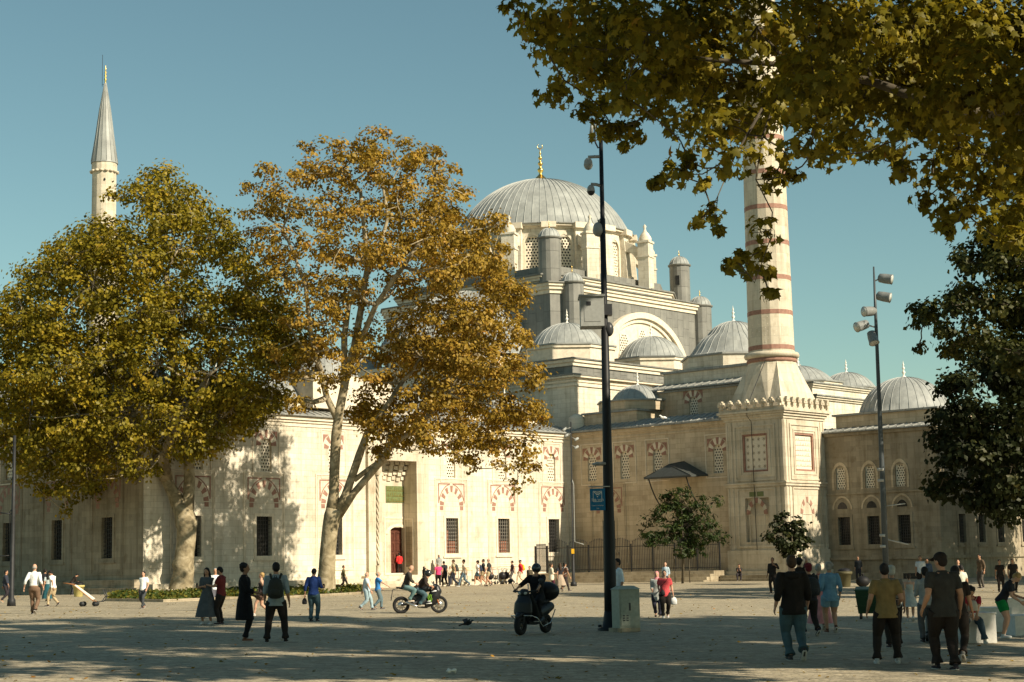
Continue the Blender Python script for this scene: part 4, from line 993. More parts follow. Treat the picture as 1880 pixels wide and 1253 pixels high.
bl2 = [(640,690,26,.7),(600,640,26,.7),(700,700,26,.7),(655,760,24,.7),(620,560,32,.6),(560,640,24,.6),(670,650,26,.7),(530,600,24,.6),(580,560,30,.6),(500,650,18,.5),(690,260,24),(705,250,14,.7),(650,262,22),(600,275,26),(560,275,20,.8),(545,262,10,.6),(690,305,40),(625,320,42),(560,325,34,.8),(755,290,32),(735,345,38,.9),(800,285,14,.8),(805,330,24),(835,315,10,.6),(795,300,16),(480,330,26,.8),(500,310,18,.7),(445,335,16,.5),(470,375,30,.7),(520,380,42,.75),(590,390,45,.8),(660,390,45,.7),(735,400,42,.8),(800,380,38),(845,355,20,.7),(830,420,42),(775,440,42,.9),(700,460,48,.7),(620,460,50,.7),(545,450,42,.7),(490,440,36,.6),(890,420,32,.9),(915,412,16,.7),(860,470,40,.9),(905,480,32,.9),(925,455,16,.7),(940,545,26,1),(960,545,16,.8),(915,530,36),(810,490,45,.8),(735,520,42,.65),(650,530,42,.6),(585,520,40,.65),(525,510,32,.6),(500,490,22,.6),(545,580,32,.55),(600,600,36,.45),(670,610,34,.4),(740,600,45,.9),(810,570,50,1),(880,590,45,1.1),(935,610,36,1),(970,622,18,.8),(770,660,52,1.1),(840,650,55,1.2),(910,670,50,1.1),(960,680,32,1),(982,700,16,.8),(720,670,36,.8),(580,650,26,.45),(560,690,26,.45),(520,690,18,.4),(600,700,22,.4),(690,740,40,.8),(760,740,50,1),(830,730,52,1.2),(900,740,48,1.1),(960,760,36,1.1),(990,775,16,.8),(715,800,36,.9),(680,780,28,.7),(770,790,34,.9),(840,795,36,1),(905,800,38,1),(965,815,30,1),(985,855,16,.8),(850,835,26,.9),(930,850,30,.9),(965,875,22,.8),(870,860,14,.7),(945,895,14,.6),(700,835,18,.7),(800,830,16,.5),(660,745,22,.5),(545,735,20,.4)]
_, k_ = make_tree('plane_tree', 'taller amber brown plane tree with a forked trunk near the portal', b2, trunk2, open_to_sun(pxblobs(bl2, Y2, 4.6, 740, 560, 320, 4), TRP), .21, .95, 'leaf_amber', seed=12, limbs=l2, clump=.68); NL += k_
# right-hand trees
def side_tree(label, foot, height, lst, Y, depth, cx, cy, R0, mat, seed, leaf, dens, clump=.7, tb=0., group=None):
    f = Vector((foot[0], foot[1], gz(*foot)))
    tr = [(f+Vector((0,0,-.3)), .5), (f+Vector((.05,0,1.5)), .38), (f+Vector((-.1,.1,height*.35)), .3), (f+Vector((-.3,0,height*.6)), .2), (f+Vector((-.5,0,height*.82)), .1)]
    return make_tree('plane_tree', label, f, tr, pxblobs(lst, Y, depth, cx, cy, R0, seed), leaf, dens, mat, 'dark_bark', seed, clump=clump, tonebias=tb, group=group)[1]
p_ = at_y(2000, 1050, 78)
blr = [(1860,440,34),(1885,430,40),(1830,455,26),(1790,478,34),(1765,470,14,.7),(1840,440,32),(1870,400,34),(1840,490,40),(1880,480,50),(1745,558,30,.9),(1705,575,26,.8),(1678,570,14,.6),(1690,605,22,.8),(1730,600,22,.8),(1790,545,36),(1840,560,45),(1890,560,50),(1690,640,16,.7),(1755,640,24,.8),(1800,620,36),(1860,640,50),(1910,660,60),(1930,560,60),(1930,450,60),(1950,700,70),(1960,800,70),(1920,760,50)]
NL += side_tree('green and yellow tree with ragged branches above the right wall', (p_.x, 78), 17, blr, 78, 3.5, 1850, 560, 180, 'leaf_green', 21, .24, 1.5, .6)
p_ = at_y(1975, 1050, 88)
bld = [(1810,660,40),(1770,700,34),(1740,720,22),(1850,680,50),(1900,700,60),(1740,760,34),(1790,770,48),(1850,780,60),(1900,800,60),(1722,800,16,.8),(1750,820,36),(1800,840,50),(1860,860,55),(1735,875,28),(1775,895,36),(1830,910,40),(1880,920,45),(1722,905,16,.8),(1800,935,20,.8),(1860,950,24,.8),(1745,650,14,.7),(1760,625,12,.6)]
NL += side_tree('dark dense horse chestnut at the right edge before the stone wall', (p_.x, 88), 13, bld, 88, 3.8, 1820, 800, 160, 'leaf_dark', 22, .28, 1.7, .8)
# off to the right: trees whose shade falls across the square
def world_tree(label, foot, blobs, height, mat, seed, leaf, dens, clump, shape='kite', trunkr=.45, lean=(-.5, 0)):
    f = Vector((foot[0], foot[1], gz(*foot)))
    tr = [(f+Vector((0,0,-.3)), trunkr*1.3), (f+Vector((0,0,1.2)), trunkr), (f+Vector((lean[0]*.3,lean[1]*.3,height*.35)), trunkr*.8), (f+Vector((lean[0],lean[1],height*.6)), trunkr*.6), (f+Vector((lean[0]*1.5,lean[1]*1.5,height*.8)), trunkr*.35)]
    return make_tree('plane_tree', label, f, tr, blobs, leaf, dens, mat, 'plane_bark', seed, shape, clump=clump, twigs=False)[1]
rg_ = random.Random(8)
sd_ = Vector((.807*math.cos(R(34)), -.591*math.cos(R(34)), math.sin(R(34))))
def cloud(cx, cy, cz, rx, ry, rz, n, r=1.6, dn=1.):
    out = []
    while len(out) < n:
        u = [rg_.uniform(-1, 1) for _ in range(3)]
        if sum(q*q for q in u) > 1: continue
        out.append((Vector((cx+u[0]*rx, cy+u[1]*ry, cz+u[2]*rz)), r*rg_.uniform(.8, 1.2), dn))
    return out
NL += world_tree('tall yellow-green plane tree rising out of frame by the far right building', (42.5, 115), cloud(42.5, 115, 11, 8, 7, 8, 75, 2.2, .9), 18, 'leaf_green', 31, .42, 1.2, 1.1)
NL += world_tree('plane tree out of frame on the right, half way to the mosque', (50, 100), cloud(49, 100, 12, 10, 10, 8, 75, 2.3, .9), 17, 'leaf_green', 32, .45, 1.1, 1.2)
# near plane tree overhead, seen from below
YN = 27.
bln = [(945,18,20,.8),(985,45,34),(1030,20,50),(1000,85,24,.8),(1050,85,50),(1110,40,60),(1060,150,40,.9),(1020,168,22,.7),(1110,120,55),(1100,195,30,.9),(1068,215,16,.7),(1150,180,42),(1190,60,70),(1220,140,65),(1160,235,20,.8),(1145,268,8,.7),(1190,215,30,.9),(1285,50,75),(1310,140,75),(1260,215,40),(1390,50,75),(1400,150,75),(1340,230,48),(1400,240,50),(1300,270,28,.7),(1240,322,16,.6),(1208,335,14,.7),(1225,312,12,.5),(1330,310,24,.6),(1290,338,12,.5),(1302,392,13,.6),(1283,405,10,.6),(1316,420,9,.5),(1385,300,28,.7),(1440,280,30,.7),(1455,315,14,.6),(1405,425,20,.55),(1350,475,16,.6),(1375,490,18,.6),(1400,500,14,.5),(1412,540,10,.6),(1400,460,14,.5),(1335,488,8,.5),(1480,60,80),(1500,170,75),(1490,255,36,.8),(1530,285,22,.7),(1580,60,80),(1590,170,80),(1570,250,48,.9),(1610,285,28,.8),(1680,60,80),(1690,170,80),(1665,255,45,.9),(1780,60,80),(1790,170,85),(1760,270,50),(1875,60,80),(1880,190,80),(1830,290,55),(1880,310,50),(1715,325,20,.7),(1750,355,26,.8),(1700,365,14,.6),(1770,385,22,.8),(1735,390,16,.7),(1830,350,26,.8),(1845,405,34,.9),(1800,415,20,.7),(1870,440,28,.9),(1850,370,36),(1865,440,26),(1800,370,30),(1870,410,40),(1760,330,34),(1740,420,14,.8),(1660,320,18,.8),(1120,235,20,.9),(1250,260,26,.9),(1340,280,26,.9),(1420,330,16,.8),(1270,300,14,.8),(1650,300,14,.6),(1900,400,50),(1960,200,110),(1990,60,110),(1960,330,80)]
fN = Vector((12.8, 24.5, gz(12.8, 24.5)))
nb = []
rd_ = random.Random(77)
for q in bln:
    dn = q[3] if len(q) > 3 else (1.5 if q[2] > 40 else 1.)
    if 1370 < q[0] < 1450 and q[1] < 300: dn *= .45
    Yb = YN+rd_.uniform(-3.0, 3.0) if q[2] > 30 else 26.4+rd_.uniform(-.8, .8)
    nb.append((at_y(q[0], q[1], Yb), q[2]*(1.3 if q[2] < 24 else 1.08)/FPX*Yb, dn*(2. if q[2] < 24 else 1.2)))
    if q[2] > 45:
        Yb2 = Yb+rd_.uniform(2.5, 5); nb.append((at_y(q[0]+rd_.uniform(-25,25), q[1]+rd_.uniform(-20,20), Yb2), q[2]/FPX*Yb2, dn))
# the part of its crown above the frame
top = []
for _ in range(10):
    Y = rd_.uniform(18, 33); X = rd_.uniform(-.6, 24)
    z = 2.9+.36*Y+rd_.uniform(.2, 4.2)-max(0, X-.28*Y)*.12
    e = ((X-12.)/13.)**2+((Y-26)/8.5)**2
    if e > 1.1: continue
    top.append((Vector((X, Y, z)), rd_.uniform(.7, 1.1), SHADE))
trN = [(fN+Vector((0,0,-.3)), .75), (fN+Vector((0,0,1.5)), .55), (fN+Vector((-.2,.2,5)), .48), (fN+Vector((-.6,.6,8.5)), .42), (fN+Vector((-1.2,1.,12)), .3), (fN+Vector((-1.5,1.5,15)), .18)]
lmN = [[(fN+Vector((-.3,.3,6.5)), .3), (at_y(1960,215,26), .22), (at_y(1870,195,26), .15), (at_y(1780,215,26.3), .12), (at_y(1700,185,26.6), .09), (at_y(1600,150,27), .07), (at_y(1450,120,27), .05), (at_y(1300,110,27), .035), (at_y(1150,90,27), .02)],
       [(at_y(1450,120,27), .04), (at_y(1400,250,26.5), .02), (at_y(1388,330,26.2), .012), (at_y(1418,390,26), .01), (at_y(1414,440,26), .008), (at_y(1385,520,26), .005)],
       [(at_y(1400,200,26.5), .03), (at_y(1350,285,26.5), .014), (at_y(1290,320,26.3), .01), (at_y(1235,322,26), .006)],
       [(at_y(1350,285,26.5), .012), (at_y(1318,360,26.3), .008), (at_y(1312,410,26), .005)]]
_, k_ = make_tree('plane_tree', 'near plane tree whose large lobed leaves hang across the upper right', fN, trN, nb, .165, .75, 'leaf_near', 'dark_bark', 41, 'star', clump=.42, limbs=lmN, up=.25, thin=.4); NL += k_
top_c = [(Vector(c), r, d) for c, r, d in top]
# second and third trees of the row, outside the frame to the right and above
def shade_tree(label, foot, n, box, seed, dn):
    rd = random.Random(seed); out = []
    while len(out) < n:
        Y = rd.uniform(box[2], box[3]); X = rd.uniform(box[0], box[1])
        cx, cy = (box[0]+box[1])/2, (box[2]+box[3])/2
        if ((X-cx)/(box[1]-box[0])*2)**2+((Y-cy)/(box[3]-box[2])*2)**2 > 1.05: continue
        z = 2.9+.36*Y+rd.uniform(.2, 3.6)-max(0, X-.3*Y)*.1
        r_q = rd.uniform(.8, 1.25)
        if blocks_lit(Vector((X, Y, z)), r_q) : continue
        out.append((Vector((X, Y, z)), r_q, dn))
    return world_tree(label, foot, out, 15, 'leaf_near', seed, .38, .85, .8, 'kite', .5, (-1.2, .5))
LITP = [at_y(px, py, 26.5) for px in (1440, 1540, 1640, 1740, 1840) for py in (60, 160, 260)]
def blocks_lit(c, r):
    for p in LITP:
        d = c-p; t = d.dot(sd_)
        if t > 1.2 and (d-sd_*t).length < r*.8+.5: return True
    return False
NL += shade_tree('large plane tree leaning over the square, mostly above the frame', (12.5, 30.5), 190, (-1, 25, 17.5, 31), 51, SHADE)
NL += shade_tree('next plane tree of the row out of frame to the right', (24.5, 39), 170, (3.5, 31, 27, 40.5), 52, SHADE)
NL += shade_tree('far plane tree of the row out of frame to the right', (36.5, 40), 120, (20, 44, 24, 40), 53, SHADE)
for i_, (x_, y_) in enumerate(((-14, -6), (4, -12), (20, -4), (-30, -22), (-4, -34), (24, -28))):  # unseen trees added behind the camera to cut sky fill in the shade
    NL += world_tree(['plane tree behind the viewpoint on the left','plane tree straight behind the viewpoint','plane tree behind the viewpoint on the right','farther plane tree behind on the left','farther plane tree directly behind','farther plane tree behind on the right'][i_], (x_, y_), cloud(x_, y_, 11.5, 8, 8, 3.5, 60, 2.3, .9), 16, 'leaf_olive', 70+i_, .55, .8, 1.2)
print('leaves', NL)
# small young trees
def young(label, px, py, Y_, top_py, blobs, mat, seed, stake=True, leaf=.22, shape='blade', clump=.3):
    f = at_y(px, py, Y_); f.z = gz(f.x, f.y)+.05; Y = f.y
    tr = [(f+Vector((0,0,-.1)), .09), (at_y(px+2, py-60*(py-top_py)/180, Y), .07), (at_y(px, (py+top_py)/2, Y), .055), (at_y(px-3, top_py+20, Y), .02)]
    r_, k = make_tree('young_tree', label, f, tr, pxblobs([(q[0], q[1], q[2]*.92)+tuple(q[3:]) for q in blobs], Y, 1.6, px, (py+top_py)/2-20, 80, seed), leaf, 2.5, mat, 'dark_bark', seed, shape, clump=clump)
    if stake:
        g = MB()
        for dx in (-.5, .5): g.tube([(dx, 0, 0), (dx, 0, 2.2)], .035, 6); 
        g.tube([(-.5,0,1.9),(.5,0,1.9)], .025, 5); g.build('stake', 'dark_bark', r_)
young('young honey locust with feathery dark leaves before the iron fence', 1253, 1066, 116, 885, [(1250,905,22),(1265,930,28),(1230,925,22),(1290,925,20,.8),(1312,920,14,.7),(1215,950,22,.8),(1190,960,14,.6),(1180,975,10,.6),(1250,960,32),(1290,960,26),(1230,985,28),(1200,990,20,.8),(1270,990,30),(1310,985,22,.8),(1330,992,12,.7),(1250,1010,24),(1285,1010,20),(1185,990,10,.5),(1225,905,10,.6)], 'leaf_young', 61, True, .3, 'blade', .33)
young('small round young tree beside the foot of the minaret base', 1455, 1066, 108, 940, [(1440,950,18),(1460,955,14),(1430,970,16,.9),(1455,975,22),(1440,992,20),(1470,992,16),(1420,990,10,.7),(1460,1010,20),(1485,1003,13,.8),(1440,1012,14)], 'leaf_dark', 62, False, .24, 'kite', .32)
# planted beds at the feet of the two plane trees
def bed(label, pts, seed):
    P_ = [G(*p) for p in pts]; o = P_[0].copy(); root = empty('planting_bed', o, 0, label=label, category='planting bed')
    n = len(P_); c = sum(P_, Vector())/n
    g = MB()
    for i in range(n):
        a, b_ = P_[i]-o, P_[(i+1)%n]-o; a2, b2 = a.lerp(c-o, .02), b_.lerp(c-o, .02)
        k = [a, b_, b2, a2]; g.hexa([tuple(q+Vector((0,0,-.1))) for q in k]+[tuple(q+Vector((0,0,.13))) for q in k])
    g.build('kerb', 'plinth_stone', root)
    g = MB(); g.add([tuple(p-o+Vector((0,0,.09))) for p in P_], [tuple(range(n))]); g.build('soil', colmat('soil', (.12,.085,.045)), root)
    rg = np.random.default_rng(seed); Q = []
    xs_ = [p.x for p in P_]; ys_ = [p.y for p in P_]
    while len(Q) < 5200:
        x, y = rg.uniform(min(xs_), max(xs_)), rg.uniform(min(ys_), max(ys_))
        ins = False
        for i in range(n):
            a, b_ = P_[i], P_[(i+1)%n]
            if (a.y > y) != (b_.y > y) and x < (b_.x-a.x)*(y-a.y)/(b_.y-a.y)+a.x: ins = not ins
        if ins: Q.append((x, y, gz(x, y)+.1+rg.random()*.26*(.5+.5*math.sin(x*1.7+y))))
    me = leaf_mesh('ivy', np.array(Q)-np.array(o), rg.uniform(.12, .24, len(Q)), 'leaf_fresh', seed, 'kite', up=.7, tone=rg.uniform(.2, 1, len(Q)))
    ob = bpy.data.objects.new('ivy_cover', me); COL.objects.link(ob); ob.parent = root; ob['kind'] = 'stuff'
bed('low ivy bed with a pale stone kerb round the foot of the swollen-trunk tree', [(193,1104),(300,1106),(400,1102),(400,1086),(330,1082),(215,1090)], 5)
bed('low ivy bed with a pale stone kerb round the foot of the forked tree', [(405,1101),(530,1099),(668,1091),(664,1078),(560,1078),(420,1084)], 6)
# ------------------------------------------------------------ people
def remesh(mb, vox, smooth=3, fac=.5):
    me = mb.mesh('tmp', []); o = bpy.data.objects.new('tmp', me); COL.objects.link(o)
    m = o.modifiers.new('r', 'REMESH'); m.mode = 'VOXEL'; m.voxel_size = vox; m.use_smooth_shade = True
    if smooth: s = o.modifiers.new('s', 'SMOOTH'); s.iterations = smooth; s.factor = fac
    dg = bpy.context.evaluated_depsgraph_get(); dg.update(); ev = o.evaluated_get(dg); em = ev.to_mesh()
    vs = [tuple(v.co) for v in em.vertices]; fs = [tuple(p.vertices) for p in em.polygons]
    ev.to_mesh_clear(); bpy.data.objects.remove(o); bpy.data.meshes.remove(me)
    out = MB(); out.add(vs, fs, 0, .5, True); return out
def ik(a, b, l1, l2, pole):
    a, b = Vector(a), Vector(b); d = b-a; L_ = d.length
    if L_ > (l1+l2)*.998: b = a+d*((l1+l2)*.998/L_); d = b-a; L_ = d.length
    x = (l1*l1-l2*l2+L_*L_)/(2*L_); h = math.sqrt(max(0, l1*l1-x*x)); dn = d.normalized()
    p = Vector(pole); p = (p-dn*p.dot(dn)); p = p.normalized() if p.length > 1e-6 else Vector((0,1,0))
    return a+dn*x+p*h, b
SKIN = {'fair': (.52,.30,.20), 'tan': (.42,.23,.14), 'dark': (.28,.15,.09)}
HAIRC = {'black': (.012,.01,.009), 'brown': (.05,.028,.015), 'grey': (.28,.26,.23), 'blond': (.36,.23,.09), 'red': (.22,.05,.02), 'white': (.5,.48,.44)}
PEOPLE = {}
def person(key, px=None, py=None, hpx=None, face=0, label='', loc=None, hgt=None, pelvis=None, feet=None, hands=None, lean=0, twist=0, headp=0, heady=0,
           skin='tan', hair='short', hairc='black', top=None, topc=(.5,.5,.5), sleeve='short', bottom='trousers', botc=(.05,.05,.06), shoec=(.03,.03,.03), build=1., hem=.47,
           elbow=None, group=None, walk=None, belly=0., thighpole=None, grip=None, wide=0., hat=None, rz=None, name='person', cuffs=False):
    if loc is None:
        p = G(px, py)
        if hgt is None: hgt = hpx/FPX*(p.y*math.cos(PITCH)+(p.z-H)*math.sin(PITCH))/math.cos(PITCH)*1.0
        PEOPLE[key+'_h'] = round(hgt, 2)
        if hgt > 1.93 or hgt < 1.45: hgt2 = min(1.93, max(1.45, hgt)); k = hgt2/hgt; p = Vector((p.x*k, p.y*k, gz(p.x*k, p.y*k))); hgt = hgt2
        # keep off the steps, plinths and terrace
        r_ = ray(px, py)
        for _ in range(80):
            a_, b_ = toab(p.x, p.y)
            near_portal = PF[0]-3.2 < a_ < PF[1]+4.2
            bad = (a_ < -4 and b_ < (3.35 if near_portal else 1.9)) or (-4 <= a_ and b_ < 16 and a_ > -7.4+.17*max(0, b_-2)) or (b_ >= 16 and a_ > -2.6 and b_ < 21.5) or (b_ >= 21.5 and a_ > 4.1)
            if not bad or a_ < -44: break
            Y_ = p.y-.25; k = Y_/p.y; hgt *= k; p = Vector((p.x*k, Y_, gz(p.x*k, Y_)))
        hgt = max(hgt, 1.45)
        loc = p
    ang = R(face) if rz is None else rz
    root = empty(name, loc, ang, label=label, category='person')
    if group: root['group'] = group
    S = hgt; vox = max(.013, min(.03, .026*loc[1]/60.))
    bz = pelvis[2] if pelvis else .525
    P0 = Vector(pelvis) if pelvis else Vector((0, 0, bz))
    w = build
    if feet is None:
        if walk: feet = [(-.05, walk, 0, 0), (.05, -walk*1.1, .045, -35)] if walk > 0 else [(-.05, walk*1.1, .045, -35), (.05, -walk, 0, 0)]
        else: feet = [(-.06-wide, .0, 0, 0), (.06+wide, .01, 0, 0)]
    if not pelvis:
        mx = max(math.hypot(f[0], f[1]) for f in feet); P0.z = .525 - .55*mx*mx
    M = Matrix.Translation(P0) @ Matrix.Rotation(R(twist), 4, 'Z') @ Matrix.Rotation(R(-lean), 4, 'X') @ Matrix.Translation(-Vector((0,0,.525)))
    T = lambda x, y, z: M @ Vector((x, y, z))
    HM = M @ Matrix.Translation((0,0,.86)) @ Matrix.Rotation(R(heady), 4, 'Z') @ Matrix.Rotation(R(-headp), 4, 'X') @ Matrix.Translation((0,0,-.86))
    TH = lambda x, y, z: HM @ Vector((x, y, z))
    lat = (M.to_3x3() @ Vector((1,0,0)))
    # joints
    ank, knee, hip = [], [], []
    for i, sg in enumerate((-1, 1)):
        f = feet[i]; a = Vector((f[0], f[1]-.0, .045+f[2])); h_ = P0+Vector((sg*.052*w, 0, -.012))
        pole = thighpole[i] if thighpole else (sg*.12, 1, 0)
        k, a = ik(h_, a, .245, .24, pole); ank.append(a); knee.append(k); hip.append(h_)
    sh, elb, wri = [], [], []
    for i, sg in enumerate((-1, 1)):
        s_ = T(sg*.098*w, -.005, .800)
        tgt = hands[i] if hands else None
        if tgt is None: tgt = (M @ Vector((sg*.142*w, .015, .495))) if not walk else (M @ Vector((sg*.145*w, (.11 if (sg > 0) == (walk > 0) else -.1), .505)))
        else: tgt = Vector(tgt)
        pole = elbow[i] if elbow else (sg*.15, -1, -.2)
        e, w_ = ik(s_, tgt, .17, .15, pole); sh.append(s_); elb.append(e); wri.append(w_)
    sc3 = lambda p: Vector(p)*S
    def tb(g, pts, rad): g.tube([sc3(p) for p in pts], [tuple(q*S for q in r) if isinstance(r, tuple) else r*S for r in rad], 12, up=lat)
    def torso(g, o=0., zb=.47, zt=.86, flare=0., straight=False):
        prof = [(.455,.070,.055),(.485,.088,.066),(.52,.092,.070),(.56,.085,.062),(.61,.078,.056),(.66,.083,.06),(.72,.093,.066),(.765,.097,.064),(.79,.090,.057),(.812,.068,.047),(.835,.044,.038)]
        pts = []; rr = []
        for z, rx, ry in prof:
            if zb-1e-6 <= z <= zt+1e-6:
                bl = belly*math.exp(-((z-.60)/.06)**2)
                fl = flare*max(0, .62-z)
                if straight and z < .52: rx, ry = .092, .070
                pts.append(T(0, bl*.6, z)); rr.append((rx*w+o+fl, ry*w+o+bl+fl))
        if zb < .455:
            pts.insert(0, T(0, 0, zb)); rr.insert(0, (.088*w+o+flare*(.62-zb), .066*w+o+flare*(.62-zb)))
        tb(g, pts, rr)
    def leg(g, i, o=0., f0=0., f1=1., loose=1.):
        h_, k, a = hip[i], knee[i], ank[i]; P = []; 
        for t, r in ((0,.060),(.12,.058),(.3,.051),(.45,.040),(.5,.037),(.56,.036),(.68,.037),(.85,.026),(1.,.021)):
            if f0 <= t <= f1+1e-6:
                q = h_.lerp(k, t*2) if t <= .5 else k.lerp(a, (t-.5)*2)
                P.append((q, (r*w+o)*1. if t < .5 else (r*w**.5+o*loose)))
        if f1 < 1 and not any(abs(f1-t) < .02 for t in (.45,.5,.56)):
            q = h_.lerp(k, f1*2) if f1 <= .5 else k.lerp(a, (f1-.5)*2); P.append((q, .042*w+o))
        tb(g, [p for p, r in P], [r for p, r in P])
    def arm(g, i, o=0., f1=1.):
        s_, e, w_ = sh[i], elb[i], wri[i]; P = []
        for t, r in ((0,.034),(.15,.033),(.35,.027),(.5,.023),(.6,.024),(.75,.020),(1.,.0145)):
            if t <= f1: P.append((s_.lerp(e, t*2) if t <= .5 else e.lerp(w_, (t-.5)*2), r*(w**.6)+o))
        c_ = T(-.06 if i == 0 else .06, 0, .787); P.insert(0, (c_, .034*w+o))
        tb(g, [p for p, r in P], [r for p, r in P])
    # body
    g = MB(); torso(g)
    for i in (0, 1):
        leg(g, i); arm(g, i)
        f = feet[i]; a = ank[i]
    tb(g, [T(0,0,.80), T(0,.002,.85), TH(0,.008,.885)], [.036,.032,.032])
    def hball(g, x, y, z, r):
        c = TH(x, y, z)*S; n0 = len(g.v); g.ball((0,0,0), tuple(q*S for q in r), 14, 10)
        R3 = HM.to_3x3()
        for k in range(n0, len(g.v)): g.v[k] = tuple(R3 @ Vector(g.v[k]) + c)
    hball(g, 0, .004, .934, (.044,.055,.058)); hball(g, 0, .02, .895, (.032,.037,.036)); hball(g, 0, .06, .912, (.008,.012,.015))
    for sg in (-1, 1): hball(g, sg*.045, .002, .912, (.006,.013,.017))
    body = remesh(g, vox, 2)
    # hands: palm, four unequal bent fingers and a thumb
    for i, sg in enumerate((-1, 1)):
        d = (wri[i]-elb[i]).normalized(); side = lat - d*lat.dot(d)
        if side.length < .2: side = Vector((0,1,0)) - d*d.y
        side.normalize(); nrm = d.cross(side).normalized()
        inward = (T(0,0,.6)-wri[i]); palmn = side if abs(side.dot(inward)) > abs(nrm.dot(inward)) else nrm
        across = nrm if palmn is side else side
        if palmn.dot(inward) < 0: palmn = -palmn
        fwd_ = M.to_3x3() @ Vector((0,1,0))
        if across.dot(fwd_) < 0: across = -across
        c = 1.0 if grip and grip[i] else .35
        w0 = wri[i]; hb = MB()
        hb.tube([sc3(w0-d*.01), sc3(w0+d*.015), sc3(w0+d*.048)], [(.013*S, .013*S), (.010*S, .021*S), (.008*S, .024*S)], 8, up=palmn)
        for k in range(4):
            b0 = w0+d*.047+across*(.018-.012*k); L_ = (.040,.045,.042,.034)[k]
            p1 = b0+d*L_*.45+palmn*L_*.12*c*2; p2 = p1+(d*(1-c*.9)+palmn*c).normalized()*L_*.32; p3 = p2+(d*(.8-c*1.3)+palmn*c).normalized()*L_*.26
            hb.tube([sc3(b0-d*.012), sc3(p1), sc3(p2), sc3(p3)], [.0056*S,.0052*S,.0048*S,.0038*S], 6)
        b0 = w0+d*.018+across*.016
        hb.tube([sc3(b0), sc3(b0+across*.014+d*.016+palmn*.006), sc3(b0+across*.017+d*.032+palmn*.016)], [.0075*S,.0062*S,.0045*S], 6)
        body.v, o_ = body.v+hb.v, len(body.v)
        body.f += [tuple(q+o_ for q in f) for f in hb.f]; body.m += hb.m; body.t += hb.t; body.sm += hb.sm
    # feet inside the shoes, face
    for i in (0, 1):
        fd = Vector((feet[i][0]*0.25, 1, 0)).normalized(); a = ank[i]; tz = R(feet[i][3])
        dirv = Vector((fd.x, fd.y*math.cos(tz), math.sin(tz)))
        n0 = MB(); n0.tube([sc3(a+Vector((0,0,.02))), sc3(a-Vector((0,0,.02))-dirv*.01), sc3(a-Vector((0,0,.028))+dirv*.07)], [.02*S,.02*S,.014*S], 8)
        o_ = len(body.v); body.v += n0.v; body.f += [tuple(q+o_ for q in f) for f in n0.f]; body.m += n0.m; body.t += n0.t; body.sm += n0.sm
    if hair != 'helmet':
        e = MB()
        for sg in (-1, 1): hball(e, sg*.0175, .0535, .926, (.0075,.004,.0042))
        for k in range(len(e.f)): e.m[k] = 1
        hball(e, 0, .0555, .888, (.013,.004,.004))
        for k in range(len(e.f)):
            if e.m[k] == 0: e.m[k] = 2
        o_ = len(body.v); body.v += e.v; body.f += [tuple(q+o_ for q in f) for f in e.f]; body.m += e.m; body.t += e.t; body.sm += e.sm
    sk = colmat('skin_'+skin, SKIN[skin], .6, var=.08); colmat('eye_dark', (.02,.015,.012), .3); colmat('lip', (.30,.10,.08), .5)
    body.build('body', [sk, 'eye_dark', 'lip'], root)
    # shoes
    for i in (0, 1):
        g = MB(); a = ank[i]; tz = R(feet[i][3]); fd = Vector((feet[i][0]*.25, 1, 0)).normalized(); dirv = Vector((fd.x*math.cos(tz), fd.y*math.cos(tz), math.sin(tz))); dn = Vector((0, math.sin(tz), -math.cos(tz)))
        bse = a+dn*.028
        pts = [bse-dirv*.035, bse-dirv*.022, bse+dirv*.03, bse+dirv*.08, bse+dirv*.105]; rad_ = [(.014*S,.012*S),(.021*S,.019*S),(.024*S,.019*S),(.027*S,.015*S),(.016*S,.009*S)]
        g.tube([sc3(p) for p in pts], rad_, 10, up=(1,0,0)); g.tube([sc3(a+Vector((0,0,.012))), sc3(bse)], [.024*S,.022*S], 8)
        sv = MB(); sv.tube([sc3(p+dn*.012) for p in pts], [(q[0]*1.04, .006*S) for q in rad_], 10, up=(1,0,0))
        for k in range(len(sv.f)): sv.m[k] = 1
        o_ = len(g.v); g.v += sv.v; g.f += [tuple(q+o_ for q in f) for f in sv.f]; g.m += sv.m; g.t += sv.t; g.sm += sv.sm
        colmat('sole_pale', (.55,.52,.46))
        g.build('shoe', [colmat('cloth_%d_%d_%d' % tuple(int(c*99) for c in shoec), shoec), 'sole_pale'], root)
    cm = lambda c: colmat('cloth_%d_%d_%d' % tuple(int(q*99) for q in c), c, .9, var=.16)
    # lower garment
    if bottom in ('trousers', 'shorts', 'leggings'):
        g = MB(); o = .004 if bottom == 'leggings' else .0065
        torso(g, o-.001, .455, .56)
        tb(g, [P0+Vector((0,0,.035)), P0+Vector((0,0,-.03))], [(.085*w+o,.06*w+o),(.07*w+o,.05*w+o)])
        for i in (0, 1): leg(g, i, o+(.006 if bottom == 'shorts' else 0), 0, {'trousers': .985, 'shorts': .44, 'leggings': .98}[bottom], 1.15 if bottom == 'trousers' else 1.)
        remesh(g, vox*1.1, 2).build(bottom if bottom != 'leggings' else 'trousers', [cm(botc)], root)
    elif bottom.startswith('skirt'):
        hz = float(bottom[5:] or .2); g = MB()
